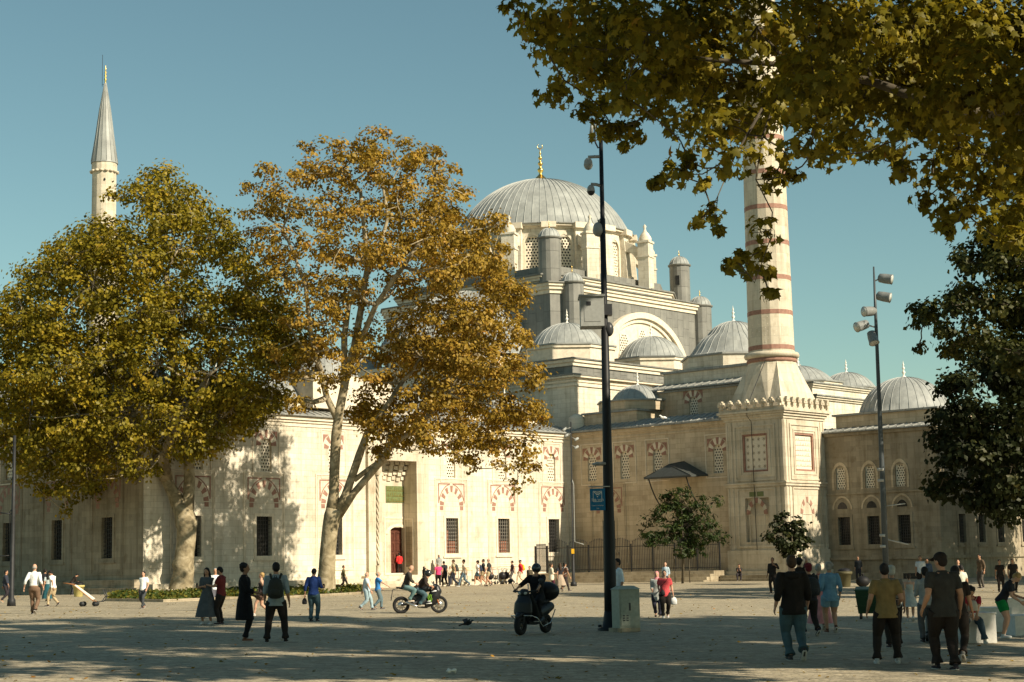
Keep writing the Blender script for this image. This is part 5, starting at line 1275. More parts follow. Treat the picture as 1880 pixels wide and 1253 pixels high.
        for pass_ in (0,):
            n = 28; vs = []; fs = []; top_ = [(T(0,0,.60), .085*w, .064*w), (T(0,0,.53), .108*w, .09*w)]
            mid = (ank[0]+ank[1])/2; kx = abs(ank[0].x-ank[1].x)/2; ky = abs(ank[0].y-ank[1].y)/2
            rings = top_+[(Vector((mid.x*.3+P0.x*.7, mid.y*.3+P0.y*.7, hz+(.5-hz)*.55)), .125*w+kx*.5, .115*w+ky*.6), (Vector((mid.x*.6+P0.x*.4, mid.y*.6+P0.y*.4, hz)), .12*w+.03+kx*.7, .11*w+.03+ky*.9)]
            for j, (c, rx, ry) in enumerate(rings):
                for k in range(n):
                    t = 2*math.pi*k/n; f = 1+(.07*math.sin(k*2*math.pi/4)+.05*math.sin(k*3.1)) * (j/3)
                    vs.append((c+Vector((rx*math.cos(t)*f, ry*math.sin(t)*f, 0)))*S)
            for j in range(3):
                for k in range(n): fs.append((j*n+k, j*n+(k+1)%n, (j+1)*n+(k+1)%n, (j+1)*n+k))
            g.add(vs, fs, 0, .5, True)
        g.build('skirt', [cm(botc)], root)
    # upper garment
    if top:
        g = MB(); o = {'shirt': .009, 'jacket': .014, 'coat': .014, 'tank': .005, 'tee': .009}[top]
        torso(g, o, min(hem, .455) if hem < .455 else hem, .83 if top != 'tank' else .77, flare=.12 if top in ('coat',) else (.05 if top in ('jacket', 'tee') else .02), straight=True)
        if top != 'tank':
            for i in (0, 1): arm(g, i, o*.75, {'short': .42, 'long': .97, 'rolled': .68, 'none': .16}[sleeve])
        tb(g, [T(0,-.004,.80), T(0,-.004,.845)], [(.06*w+o*.4,.05*w), (.038+o*.4,.036+o*.4)] if top != 'tank' else [(.04,.04),(.04,.04)])
        if top == 'coat' and hem < .4:
            for i in (0, 1): pass
        up_ = remesh(g, vox, 2).build({'tee': 't_shirt', 'tank': 'top'}.get(top, top), [cm(topc)], root)
        if top == 'jacket' and hat == 'hood':
            g = MB(); tb(g, [T(-.07,-.045,.82), T(-.03,-.075,.80), T(.03,-.075,.80), T(.07,-.045,.82)], [.022,.034,.034,.022]); remesh(g, vox, 2).build('hood', [cm(topc)], root)
    # hair and hats
    hc = colmat('hair_'+hairc, HAIRC.get(hairc, (.02,.02,.02)), .7, var=.3) if isinstance(hairc, str) else cm(hairc)
    g = MB()
    if hair in ('short', 'long', 'bun', 'curly', 'tail'):
        hball(g, 0, -.006, .943, (.049,.057,.056)); hball(g, 0, -.022, .92, (.047,.042,.05))
        if hair == 'curly':
            rq = random.Random(key)
            for _ in range(30):
                t, u = rq.uniform(0, 6.28), rq.uniform(.0, 1.2); hball(g, .052*math.cos(t)*math.cos(u), -.012+.055*math.sin(t)*math.cos(u) if math.sin(t) < .5 else -.01, .935+.056*math.sin(u), (.017,.017,.017))
        if hair == 'long':
            tb(g, [TH(0,-.03,.93), TH(0,-.055,.86), T(0,-.075,.80), T(0,-.08,.73)], [(.045,.035),(.05,.025),(.055,.02),(.04,.014)])
            for sg in (-1, 1): tb(g, [TH(sg*.04,-.005,.93), TH(sg*.048,.0,.87), T(sg*.055,-.01,.82)], [.018,.02,.014])
        if hair in ('bun',): hball(g, 0, -.07, .945, (.028,.025,.028))
        if hair == 'tail': tb(g, [TH(0,-.05,.94), TH(0,-.085,.91), TH(0,-.08,.83)], [.014,.018,.008])
        remesh(g, vox, 1).build('hair', [hc], root)
    elif hair == 'bald':
        hball(g, 0, -.016, .918, (.0475,.046,.036)); remesh(g, vox, 1).build('hair', [hc], root)
    elif hair == 'scarf':
        hball(g, 0, -.008, .940, (.053,.06,.062)); hball(g, 0, -.012, .90, (.05,.05,.05)); tb(g, [T(0,-.005,.88), T(0,-.002,.84), T(0,0,.79)], [(.045,.042),(.06,.05),(.095,.07)])
        remesh(g, vox, 2).build('headscarf', [hc], root)
    elif hair == 'helmet':
        hball(g, 0, -.004, .935, (.068,.078,.075)); remesh(g, vox, 1).build('helmet', [colmat('helmet_shell', (.02,.022,.024), .18, spec=.6)], root)
        g = MB(); hball(g, 0, .03, .938, (.058,.052,.034)); g.build('visor', [colmat('visor_glass', (.05,.06,.065), .08, spec=.8)], root)
    if hat in ('cap', 'beanie'):
        g = MB(); hball(g, 0, -.003, .957, (.053,.062,.047))
        if hat == 'cap': tb(g, [TH(0,.035,.955), TH(0,.09,.945), TH(0,.105,.94)], [(.045,.007),(.038,.006),(.02,.004)])
        remesh(g, max(.01, vox*.8), 1).build('cap', [cm(hairc if not isinstance(hairc, str) else (.015,.015,.016)) if hair != 'scarf' else hc], root)
    PEOPLE[key] = dict(root=root, S=S, T=T, TH=TH, wri=wri, elb=elb, sh=sh, M=M, lat=lat, knee=knee, ank=ank)
    return PEOPLE[key]
def worn(name, label, cat, pr, mb, mat, **k):
    """a thing carried by a person: top level, in the person's frame"""
    r = pr['root']; o = mb.build(name, mat, None, lambda p: tuple(q*pr['S'] for q in p)); o.location = r.location; o.rotation_euler = r.rotation_euler
    o['label'] = label; o['category'] = cat
    for a, b in k.items(): o[a] = b
    return o
def backpack(pr, label, col, sz=1.):
    g = MB(); T = pr['T']; n = MB()
    g.tube([T(0,-.115,.55), T(0,-.12,.57), T(0,-.125,.62), T(0,-.125,.70), T(0,-.115,.77), T(0,-.10,.80)], [(.05*sz,.02),(.08*sz,.05*sz),(.088*sz,.055*sz),(.084*sz,.055*sz),(.065*sz,.045*sz),(.03,.02)], 14, up=pr['lat'])
    g.tube([T(0,-.17,.58), T(0,-.178,.60), T(0,-.178,.65), T(0,-.165,.67)], [(.03,.01),(.055*sz,.02),(.055*sz,.02),(.03,.01)], 10, up=pr['lat'])
    for sg in (-1, 1):
        g.tube([T(sg*.05,-.09,.79), T(sg*.068,-.03,.853), T(sg*.068,.05,.83), T(sg*.078,.078,.75), T(sg*.085,.05,.66), T(sg*.07,-.07,.60)], [(.014,.006)]*6, 6, up=pr['lat'])
    g.tube([T(-.015,-.1,.80), T(-.01,-.115,.83), T(.01,-.115,.83), T(.015,-.1,.80)], .005, 5)
    m = colmat('bag_%d_%d_%d' % tuple(int(c*99) for c in col), col, .8)
    return worn('backpack', label, 'backpack', pr, g, m)
def phone(pr, label, hand):
    g = MB(); w = pr['wri'][hand]; d = (w-pr['elb'][hand]).normalized(); c = w+d*.06
    g.hexa([(c.x+x, c.y+y, c.z+z) for z in (-.03, .05) for x, y in ((-.02,.0),(.02,.0),(.02,.006),(-.02,.006))])
    return worn('phone', label, 'phone', pr, g, colmat('phone_glass', (.02,.02,.025), .15, spec=.7))
def handbag(pr, label, hand, col, drop=.10, sz=1., name='handbag', pos=None, strap=True):
    g = MB(); w = pr['wri'][hand] if pos is None else Vector(pos)
    d = (pr['wri'][hand]-pr['elb'][hand]).normalized(); w = w+d*.06 if pos is None else w
    g.tube([w+Vector((0,0,-drop-.11*sz)), w+Vector((0,0,-drop-.10*sz)), w+Vector((0,0,-drop-.04*sz)), w+Vector((0,0,-drop)), w+Vector((0,0,-drop*.6))], [(.03*sz,.02*sz),(.055*sz,.03*sz),(.052*sz,.028*sz),(.035*sz,.014*sz),(.012,.006)], 12)
    g.tube([w+Vector((-.02,0,-drop*.8)), w+Vector((-.012,0,-.01)), w+Vector((0,0,.004)), w+Vector((.012,0,-.01)), w+Vector((.02,0,-drop*.8))], .004, 5)
    if strap and pos is not None:
        T = pr['T']; g.tube([w+Vector((0,0,-drop)), T(.09,.085,.66), T(-.02,.085,.76), T(-.08,.03,.845), T(-.06,-.06,.80), T(.06,-.085,.66), w+Vector((0,-.02,-drop))], .005, 5)
    return worn(name, label, 'bag', pr, g, colmat('bag_%d_%d_%d' % tuple(int(c*99) for c in col), col, .7))
# ------------------------------------------------------------ who is where
AW, CAM, LEFT, RIGHT = 0, 180, 90, -90
WH = (.78,.78,.76); BLK = (.015,.015,.017); KHA = (.42,.33,.20); NAVY = (.025,.035,.06); DEN = (.13,.19,.22)
person('p1', 10, 1107, 60, -80, 'man in an open dark jacket over a pale shirt entering at the left edge', top='jacket', topc=(.03,.035,.05), sleeve='long', walk=.1, botc=(.03,.025,.03), shoec=(.3,.2,.12), belly=.02)
person('p2', 88, 1105, 54, 15, 'woman with long black hair and teal skirt seen from behind by the left lamp post', top='tee', topc=(.45,.5,.5), hair='long', bottom='skirt.10', botc=(.02,.09,.11), hem=.5)
person('p3', 62, 1128, 92, 0, 'grey-haired man in a white shirt and brown trousers walking away', hair='bald', hairc='grey', skin='fair', top='shirt', topc=(.8,.8,.78), sleeve='long', walk=.08, botc=(.16,.10,.065), shoec=(.02,.015,.012), hands=[(-.2,.0,.52),(.17,.02,.53)], hem=.53)
q = person('p4', 82, 1101, 56, 5, 'man in grey trousers with a black back-print top walking away beside the wall', top='tee', topc=(.02,.02,.025), walk=-.08, botc=(.14,.13,.11), shoec=(.3,.3,.28))
person('p5', 97, 1114, 68, 70, 'man in white t-shirt and khaki trousers looking down at the left', top='tee', topc=(.78,.8,.77), walk=.12, botc=KHA, headp=35, lean=8, belly=.015)
q = person('p6', 131, 1088, 40, -60, 'person in black bending over the yellowish litter bin', top='jacket', topc=BLK, sleeve='long', lean=35, hands=[(-.1,.3,.55),(.1,.3,.5)], headp=20)
person('p7', 263, 1118, 69, 160, 'man in white t-shirt and dark trousers walking towards the camera by the corner', skin='fair', top='tee', topc=(.8,.82,.8), walk=.12, botc=(.05,.055,.06), hands=[(-.17,.1,.52),(.16,-.05,.5)], belly=.01)
q = person('p8', 380, 1147, 104, 165, 'woman in a long grey dress and white shoes looking at a phone', hair='long', hairc='black', top='tee', topc=(.07,.08,.085), sleeve='rolled', bottom='skirt.13', botc=(.07,.08,.085), shoec=(.7,.7,.68), hands=[(.04,.16,.66),(.11,.14,.66)], headp=15, wide=.015); phone(q, 'phone in the hands of the woman in the grey dress', 1)
person('p9b', 395, 1122, 78, 190, 'person in white hidden behind the couple with the phone', top='shirt', topc=(.7,.72,.75), sleeve='long', hair='short', hairc='grey', bottom='trousers', botc=(.1,.1,.12), shoec=(.7,.7,.7))
person('p9', 406, 1147, 106, 75, 'man in a maroon shirt and black trousers facing the woman in grey', top='tee', topc=(.13,.02,.02), botc=BLK, hands=[(-.1,.22,.68),(.08,.22,.66)], headp=25, belly=.008)
q = person('p10', 449, 1178, 143, -88, 'woman in a long black coat with dark curly hair in profile', skin='dark', hair='curly', top='coat', topc=(.008,.008,.009), sleeve='long', hem=.27, bottom='leggings', botc=(.01,.01,.011), shoec=(.2,.09,.05), hands=[(-.1,.13,.56),(.08,.2,.60)], wide=-.02, elbow=[(-.2,-1,-.5),(.2,-1,-.5)]); phone(q, 'phone held up by the woman in the long black coat', 1)
q = person('p11', 507, 1180, 147, 4, 'man in a pale shirt with a big dark backpack standing with feet apart', top='shirt', topc=(.26,.30,.30), sleeve='rolled', botc=(.012,.014,.018), shoec=(.02,.02,.02), wide=.055, headp=5, heady=15, hem=.455, hands=[(-.15,.13,.52),(.16,.02,.50)], build=1.08); backpack(q, 'large dark olive backpack worn by the man in the pale shirt', (.03,.032,.025), 1.12)
person('p12', 480, 1131, 80, 95, 'fair-haired woman in a dark top walking left behind the backpack man', skin='fair', hair='curly', hairc='blond', top='tank', topc=(.05,.035,.035), walk=.16, bottom='shorts', botc=(.12,.07,.05), shoec=(.7,.65,.6))
q = person('p13', 576, 1142, 98, -12, 'man in a cobalt blue shirt and blue-grey trousers looking at his phone', top='shirt', topc=(.012,.035,.14), sleeve='long', botc=(.04,.08,.10), headp=28, hands=[(-.17,-.01,.50),(.13,.16,.64)], hem=.47, build=1.05); phone(q, 'phone held by the man in the cobalt shirt', 1); handbag(q, 'rolled magazine and dark bag hanging from the left hand of the man in cobalt', 0, BLK, .02, .9)
person('p14', 614, 1075, 40, 100, 'red-haired woman in a dusty pink dress behind the forked tree', skin='fair', hair='long', hairc='red', top='tee', topc=(.35,.15,.12), bottom='skirt.25', botc=(.35,.15,.12))
person('p15', 631, 1079, 44, -85, 'man in an olive shirt and black trousers striding right past the forked tree', top='shirt', topc=(.13,.12,.06), sleeve='long', walk=.17, botc=BLK)
person('p16', 673, 1121, 71, -82, 'stout man in a pale blue polo and light jeans walking right', skin='fair', hair='bald', hairc='grey', top='tee', topc=(.45,.55,.62), walk=.15, botc=(.28,.38,.42), belly=.03, build=1.12, headp=10)
q = person('p17', 694, 1119, 69, -75, 'bald man in a bright blue t-shirt walking beside the stout man', skin='fair', hair='bald', hairc='grey', top='tee', topc=(.04,.20,.50), walk=.1, botc=(.10,.15,.17), headp=18, build=1.05, hands=[(-.14,.12,.55),(.15,.25,.60)])
# portal
dp = ab(pc+.2, -1.2, 1.13); person('p18', loc=dp, hgt=1.62, face=20, label='man in a red jacket standing on the threshold at the portal door', top='jacket', topc=(.55,.03,.03), sleeve='long', botc=BLK, hands=[(-.15,.08,.52),(.15,.05,.5)])
dp = ab(PF[1]+.6, .6, .95); person('p19', loc=dp, hgt=1.6, face=200, label='woman in a grey-blue veil standing right of the portal', hair='scarf', hairc=(.12,.15,.18), top='coat', topc=(.3,.3,.28), sleeve='long', hem=.3, bottom='skirt.05', botc=(.2,.2,.2))
dp = ab(PF[1]+.1, 2.2, .6); person('p19b', loc=dp, hgt=1.45, face=180, label='person in a pale beige jacket sitting on the step right of the portal', hair='short', hairc='brown', top='jacket', topc=(.55,.48,.36), sleeve='long', pelvis=(0,-.05,.28), feet=[(-.06,.25,-.2,0),(.06,.25,-.2,0)], hands=[(-.06,.2,.42),(.06,.2,.42)])
q = person('p20', 779, 1090, 40, -60, 'person in black lifting a camera behind the motorcycle', top='jacket', topc=BLK, sleeve='long', botc=BLK, hands=[(-.04,.14,.86),(.05,.14,.86)])
person('p21', 805, 1074, 43, 10, 'woman in a bright pink top and black leggings seen from behind', skin='fair', hair='short', hairc='grey', top='tee', topc=(.65,.06,.18), botc=BLK, belly=.02, build=1.18, headp=25, shoec=(.6,.6,.6), wide=.01)
person('p22', 817, 1073, 47, 30, 'man in black leaning in beside the woman in pink', top='tee', topc=(.02,.02,.022), botc=(.02,.02,.025), walk=.08, lean=8, headp=20)
q = person('p23', 833, 1073, 50, 82, 'man in a khaki shirt and dark trousers with a rucksack walking left', top='shirt', topc=(.42,.36,.22), walk=.15, botc=(.03,.035,.05), hairc='brown'); backpack(q, 'dark grey rucksack on the man in the khaki shirt', (.05,.055,.05), 1.)
person('p24', 852, 1073, 51, 85, 'slim man in a cream t-shirt and blue jeans striding left', top='tee', topc=(.62,.54,.42), walk=.19, botc=(.10,.15,.19), build=.9, shoec=(.6,.6,.58))
q = person('p25', 878, 1074, 46, 75, 'man in white t-shirt, teal shorts and dark cap walking left', top='tee', topc=(.8,.8,.78), bottom='shorts', botc=(.05,.09,.11), walk=.12, hat='cap', shoec=(.6,.55,.5)); backpack(q, 'small navy backpack on the man with teal shorts', (.03,.04,.07), .8)
person('p26', 888, 1074, 48, 85, 'man in a black t-shirt and khaki shorts, left of the bald one', top='tee', topc=(.025,.028,.032), bottom='shorts', botc=KHA, walk=.08, hair='short')
person('p27', 898, 1074, 51, 80, 'bald man in a dark shirt and khaki shorts', top='tee', topc=(.03,.032,.03), bottom='shorts', botc=KHA, walk=-.09, hair='bald', hairc='grey', skin='fair')
person('p28', 941, 1072, 43, 95, 'person in a dark maroon t-shirt and grey trousers walking left by the wall', top='tee', topc=(.05,.03,.035), walk=.07, botc=(.10,.095,.09))
q = person('p29', 956, 1072, 44, 85, 'person in a red jacket and cream trousers with a yellow backpack', top='jacket', topc=(.6,.03,.05), sleeve='long', walk=.14, botc=(.6,.5,.36), hat='cap', hairc='grey'); backpack(q, 'bright yellow backpack on the person in red', (.75,.42,.02), 1.)
person('p30', 973, 1086, 46, 150, 'child in a brown coat beside the scooter rider', top='coat', topc=(.12,.10,.065), sleeve='long', hem=.35, botc=(.4,.4,.4), hgt=1.4)
person('p31', 1013, 1085, 50, -70, 'woman in a cream coat and maroon trousers walking right', hair='bun', hairc='brown', top='coat', topc=(.68,.60,.46), sleeve='long', hem=.38, walk=.08, botc=(.08,.015,.03), hands=[(-.1,.12,.62),(.08,.16,.62)])
person('p32', 1029, 1087, 53, 20, 'woman in a black top and patterned skirt beside the corner lamp', hair='long', hairc='brown', top='tee', topc=(.02,.015,.03), bottom='skirt.22', botc=(.35,.27,.2), walk=.1)
q = person('p33', 1038, 1086, 53, -60, 'dark-haired man with a white shoulder bag walking right of the corner lamp', top='tee', topc=(.12,.06,.04), walk=.18, botc=(.04,.03,.03)); backpack(q, 'white backpack on the dark-haired man by the corner lamp', (.75,.74,.7), .85)
q = person('p34', 1136, 1137, 112, 110, 'man in a white shirt half hidden behind the black mast', skin='dark', top='shirt', topc=(.6,.65,.68), sleeve='rolled', hem=.44, botc=(.03,.03,.03)); 
handbag(q, 'pale grey jacket slung over the arm of the man behind the mast', 1, (.35,.38,.4), .01, 1.7, name='jacket')
q = person('p35', 1208, 1133, 83, 170, 'woman in a pink headscarf and pale patterned tunic', skin='fair', hair='scarf', hairc=(.55,.22,.24), top='coat', topc=(.34,.36,.34), sleeve='long', hem=.36, botc=(.02,.02,.035), walk=.06, hands=[(-.1,.13,.6),(.1,.13,.58)], build=1.12); handbag(q, 'brown handbag on the arm of the woman in the headscarf', 0, (.12,.06,.04), .04, .9)
q = person('p36', 1222, 1135, 87, 178, 'woman in a coral red t-shirt and black trousers carrying a plastic bag', skin='fair', hair='tail', hairc='black', top='tee', topc=(.62,.08,.09), hem=.44, botc=(.018,.018,.02), walk=-.07, shoec=(.7,.7,.7), build=1.15, belly=.012, hands=[(-.17,.03,.5),(.12,.02,.55)]); handbag(q, 'white plastic carrier bag held by the woman in coral red', 0, (.75,.75,.73), .03, 1.3, 'plastic_bag'); handbag(q, 'small black crossbody bag of the woman in coral red', 1, BLK, .03, .9, pos=(.05,.1,.60))
person('p37', 1223, 1086, 53, 150, 'bald man in a sky blue shirt behind the woman in coral red', skin='fair', hair='bald', hairc='grey', top='shirt', topc=(.4,.5,.56), sleeve='long')
# right-hand side
st = at_y(1357, 1052, 117); person('p38', loc=(st.x, st.y, gz(st.x, st.y)+.12), hgt=1.6, face=170, label='dark figure sitting on the steps left of the minaret base', top='jacket', topc=(.025,.02,.02), sleeve='long', botc=(.03,.03,.03), pelvis=(0,-.05,.24), feet=[(-.07,.22,.0,0),(.07,.2,.0,0)], hands=[(-.06,.15,.45),(.06,.15,.45)], headp=20)
person('p39', 1420, 1082, 66, 150, 'person in black with a white collar in the shade beside the minaret base', skin='dark', top='jacket', topc=BLK, sleeve='long', botc=BLK, hands=[(-.12,.16,.78),(.15,.05,.5)])
q = person('p40', 1460, 1212, 194, 4, 'man in a black hooded jacket and blue jeans walking away in the foreground', skin='fair', hair='short', hairc='brown', top='jacket', topc=(.014,.012,.010), sleeve='long', hat='hood', hem=.44, botc=(.055,.10,.115), feet=[(-.05,-.03,0,0),(.045,-.16,.055,-50)], hands=[(-.165,.02,.50),(.16,.09,.51)], shoec=(.05,.05,.05), build=1.14)
q = person('p41', 1489, 1168, 134, 12, 'person in dark clothes and a dark red cap walking beside the hooded man', top='jacket', topc=(.02,.02,.022), sleeve='long', botc=(.015,.015,.016), walk=.13, hat='cap', hairc=(.12,.015,.02), hair='short'); backpack(q, 'worn charcoal backpack of the person in the dark red cap', (.025,.027,.028), 1.25)
person('p41b', 1471, 1138, 114, -10, 'dark-haired person hidden behind the hooded man', top='tee', topc=(.02,.02,.02), botc=BLK, hair='curly', hands=[(-.15,.02,.5),(.1,.05,.98)])
q = person('p42', 1507, 1157, 121, -8, 'woman in a long pink and rust patterned dress with a grey bun', skin='fair', hair='bun', hairc='grey', top='tank', topc=(.40,.12,.10), bottom='skirt.10', botc=(.52,.22,.22), walk=.06, shoec=(.3,.2,.15), hem=.5)
person('p43', 1527, 1162, 129, 3, 'grey-haired woman in a pale blue shirt and matching shorts', skin='tan', hair='curly', hairc='grey', top='shirt', topc=(.13,.26,.37), sleeve='long', hem=.44, bottom='shorts', botc=(.17,.28,.34), walk=.05, shoec=(.12,.05,.03), build=1.1, hands=[(-.13,.08,.56),(.15,.04,.52)])
person('p44', 1577, 1068, 46, 160, 'dark-clothed person standing against the library wall', top='jacket', topc=(.03,.03,.035), sleeve='long', botc=(.03,.03,.03))
q = person('p45', 1632, 1219, 184, -6, 'man in a mustard t-shirt and black trousers with white-soled trainers', hair='short', top='tee', topc=(.22,.155,.06), hem=.455, botc=(.012,.012,.013), wide=.05, feet=[(-.115,-.02,0,0),(.10,.06,0,8)], shoec=(.5,.5,.48), hands=[(-.18,.05,.52),(.14,.10,.60)], build=1.1, headp=15); phone(q, 'phone in the right hand of the man in mustard', 1)
person('p45b', 1643, 1190, 150, 0, 'person in a pale grey cap just beyond the man in mustard', hair='short', hairc=(.4,.4,.36), hat='cap', top='tee', topc=(.15,.14,.12), botc=BLK)
person('p46', 1672, 1141, 88, -10, 'slim girl with long hair in a short pale grey dress', skin='fair', hair='tail', hairc='brown', top='tank', topc=(.42,.42,.38), bottom='skirt.30', botc=(.42,.42,.38), walk=.09, shoec=(.5,.5,.5), build=.92)
person('p47', 1692, 1085, 64, 170, 'man in a white t-shirt facing the camera in the shade of the wall', top='tee', topc=(.6,.62,.64), botc=BLK, skin='tan')
person('p48', 1705, 1084, 58, 150, 'person in a blue patterned shirt beside the man in white in the shade', top='shirt', topc=(.06,.09,.14), sleeve='long', botc=BLK)
person('p49', 1738, 1221, 214, 8, 'tall man in a charcoal t-shirt, black trousers and dark cap in the right foreground', skin='tan', hair='short', hat='cap', hairc=(.012,.012,.013), top='tee', topc=(.035,.034,.030), hem=.45, botc=(.014,.014,.015), feet=[(-.045,.09,0,0),(.05,-.07,0,-6)], build=1.16, hands=[(-.17,.04,.52),(.165,.05,.50)], heady=25, headp=8)
person('p50', 1704, 1180, 138, 0, 'person in a striped grey and white top holding a kick scooter', top='tee', topc=(.30,.31,.30), sleeve='long', botc=(.1,.1,.1), hands=[(-.1,.18,.62),(.1,.18,.62)])
person('p51', 1762, 1214, 175, -20, 'person in black mostly hidden behind the tall man in charcoal', top='tee', topc=(.02,.02,.02), botc=(.02,.02,.02), walk=.12, shoec=(.12,.12,.11))
person('p52', 1768, 1120, 82, 20, 'dark-haired person in a pale shirt beyond the seated man in red', top='tee', topc=(.5,.5,.42), botc=(.06,.06,.06))
person('p52b', 1762, 1092, 64, 160, 'person with reddish face standing far back between the tall man and the bench', top='tee', topc=(.05,.05,.05), skin='fair', hair='short', hairc='brown')
person('p55', 1838, 1088, 60, 175, 'left one of two people in black facing the camera in the deep shade', top='tee', topc=(.012,.012,.012), botc=BLK, group='pair in black in the deep shade')
person('p56', 1862, 1088, 62, 185, 'right one of two people in black facing the camera in the deep shade', top='tee', topc=(.012,.012,.012), botc=BLK, build=1.1, group='pair in black in the deep shade')
person('p57', 1803, 1080, 62, 120, 'person in brown leaning in the dappled shade of the library wall', top='jacket', topc=(.10,.07,.045), sleeve='long', botc=(.08,.07,.06), lean=6)
# seated man and the bending woman by the white blocks
bs = G(1788, 1182); BY = bs.y
q = person('p53', loc=(bs.x, bs.y, bs.z), hgt=1.72, face=172, label='man in a red t-shirt sitting on the white block with folded hands', skin='tan', hair='curly', top='tee', topc=(.32,.02,.03), botc=(.035,.06,.08), shoec=(.6,.58,.52), pelvis=(0,-.2,.30), feet=[(-.13,.06,0,0),(.12,.04,0,0)], lean=22, headp=30, hands=[(-.03,.16,.34),(.03,.17,.34)], build=1.05)
handbag(q, 'small pale crossbody bag on the chest of the seated man in red', 0, (.45,.4,.32), .02, 1.1, pos=(.0,.13,.55))
wb = G(1842, 1172)
q = person('p54', loc=wb, hgt=1.66, face=-115, label='fair-haired woman in a dark waistcoat and green shorts bending over a bag', skin='fair', hair='short', hairc='blond', top='tee', topc=(.02,.02,.022), sleeve='short', bottom='shorts', botc=(.005,.20,.045), shoec=(.65,.66,.64), lean=32, headp=25, hands=[(-.05,.3,.55),(.1,.28,.5)], wide=.01)
handbag(q, 'pale blue-white bag under the arm of the bending woman', 0, (.5,.58,.6), .0, 1.8, name='bag')
print('people', {k: v for k, v in PEOPLE.items() if k.endswith('_h')})
# ------------------------------------------------------------ street furniture and vehicles
def pole_pts(px0, py0, px1, py1, Y=None):
    f = G(px0, py0); 
    if Y: f = at_y(px0, py0, Y); f.z = gz(f.x, f.y)
    t = at_y(px1, py1, f.y); return f, t
gm = colmat('mast_paint', (.010,.011,.012), .5, spec=.25); gg = colmat('grey_housing', (.30,.31,.29), .5); dg_ = colmat('dark_housing', (.04,.042,.045), .35); lg = colmat('lamp_glass', (.5,.5,.45), .15)
# big black mast with cameras
f, t = pole_pts(1122, 1158, 1103, 253); Ym = f.y; k = lambda px, py, dy=0: at_y(px, py, Ym+dy)-f
mast = empty('camera_mast', f, 0, label='tall tapering black mast with dome cameras and a grey box in mid square', category='mast')
g = MB(); tt = t-f; Wp = lambda w: w/FPX*Ym/2
g.tube([(0,0,0), tt*.1, tt*.35, tt*.36, tt*.6, tt*.601, tt*.83, tt*.831, tt], [Wp(24), Wp(22), Wp(17.5), Wp(17), Wp(14), Wp(12), Wp(10.5), Wp(8.5), Wp(7.5)], 16); g.build('pole', gm, mast)
g = MB(); g.tube([(0,0,-.05), (0,0,.06), (0,0,.10), (0,0,.3), (0,0,.55)], [.36,.36,.24,.2,.16], 18); g.tube([(-.3,-.1,.1),(-.3,-.1,.16)], .05, 6); g.tube([(.28,-.12,.1),(.28,-.12,.16)], .05, 6); g.build('base', gm, mast)
def domecam(px, py, apx, apy, s, bulb_dark):
    c = k(px, py); a = k(apx, apy); g = MB()
    g.tube([a, a.lerp(c, .5)+Vector((0,0,.12)), (c.x, c.y, c.z+s*1.35)], .045, 8)
    g.lathe([(.02,s*1.25),(.35*s,s*1.15),(.62*s,s*.8),(.72*s,s*.2),(.74*s,0)], n=16); 
    for i in range(len(g.v)-80, len(g.v)): pass
    n0 = 24
    for i in range(24, len(g.v)): g.v[i] = (g.v[i][0]+c.x, g.v[i][1]+c.y, g.v[i][2]+c.z)
    cm_ = g.build('camera_housing', gg, mast)
    g = MB(); g.lathe([(.72*s,0),(.68*s,-.25*s),(.45*s,-.6*s),(.02,-.75*s)], n=16)
    for i in range(len(g.v)): g.v[i] = (g.v[i][0]+c.x, g.v[i][1]+c.y, g.v[i][2]+c.z)
    g.build('camera_dome', dg_ if bulb_dark else gg, cm_)
domecam(1080, 304, 1103, 288, .17, False); domecam(1085, 352, 1104, 342, .15, True); domecam(1098, 425, 1107, 402, .20, False)
g = MB(); c = k(1090, 575); s = .27
x0, x1, z0, z1 = k(1065, 575).x, k(1108, 575).x, k(1090, 602).z, k(1090, 548).z
g.hexa([(x0,-.35,z0),(x1,-.35,z0),(x1,.35,z0),(x0,.35,z0),(x0,-.35,z1),(x1,-.35,z1),(x1,.35,z1),(x0,.35,z1)])
g.box(x0-.04, x1+.03, -.4, .4, z1, z1+.05); g.box(x0+.1, x1-.1, -.36, -.352, z0+.12, z1-.3); bx_ = g.build('equipment_box', gg, mast)
g = MB(); g.box(x0+.16, x0+.28, -.365, -.352, z1-.24, z1-.14); g.build('vent', dg_, bx_)
g = MB(); g.tube([k(1107,572)+Vector((-.2,0,0)), k(1122,572)], .07, 8); g.box(k(1104,560).x, k(1123,560).x, -.16, .16, k(1110,580).z, k(1110,560).z); g.build('bracket', dg_, mast)
g = MB(); c = k(1118, 605); g.ball(c, (.13,.13,.2), 12, 8); g.build('siren', dg_, mast)
g = MB(); c1 = k(1086, 232); g.tube([k(1104,268), k(1098,272), k(1093,262), k(1092,235)], .025, 6); g.build('conduit', gm, mast)
g = MB(); g.tube([k(1085,248), k(1088,222)], .05, 8); g.tube([k(1093,240), k(1093,212)], .02, 5); g.build('antenna', gg, mast)
g = MB(); c = k(1098, 853); g.tube([k(1088,853), k(1096,852), k(1112,852)], [(.08,.03),(.16,.05),(.14,.05)], 12, up=(0,1,0)); g.tube([k(1105,850), k(1120,850)], .035, 6); g.build('floodlight', gg, mast)
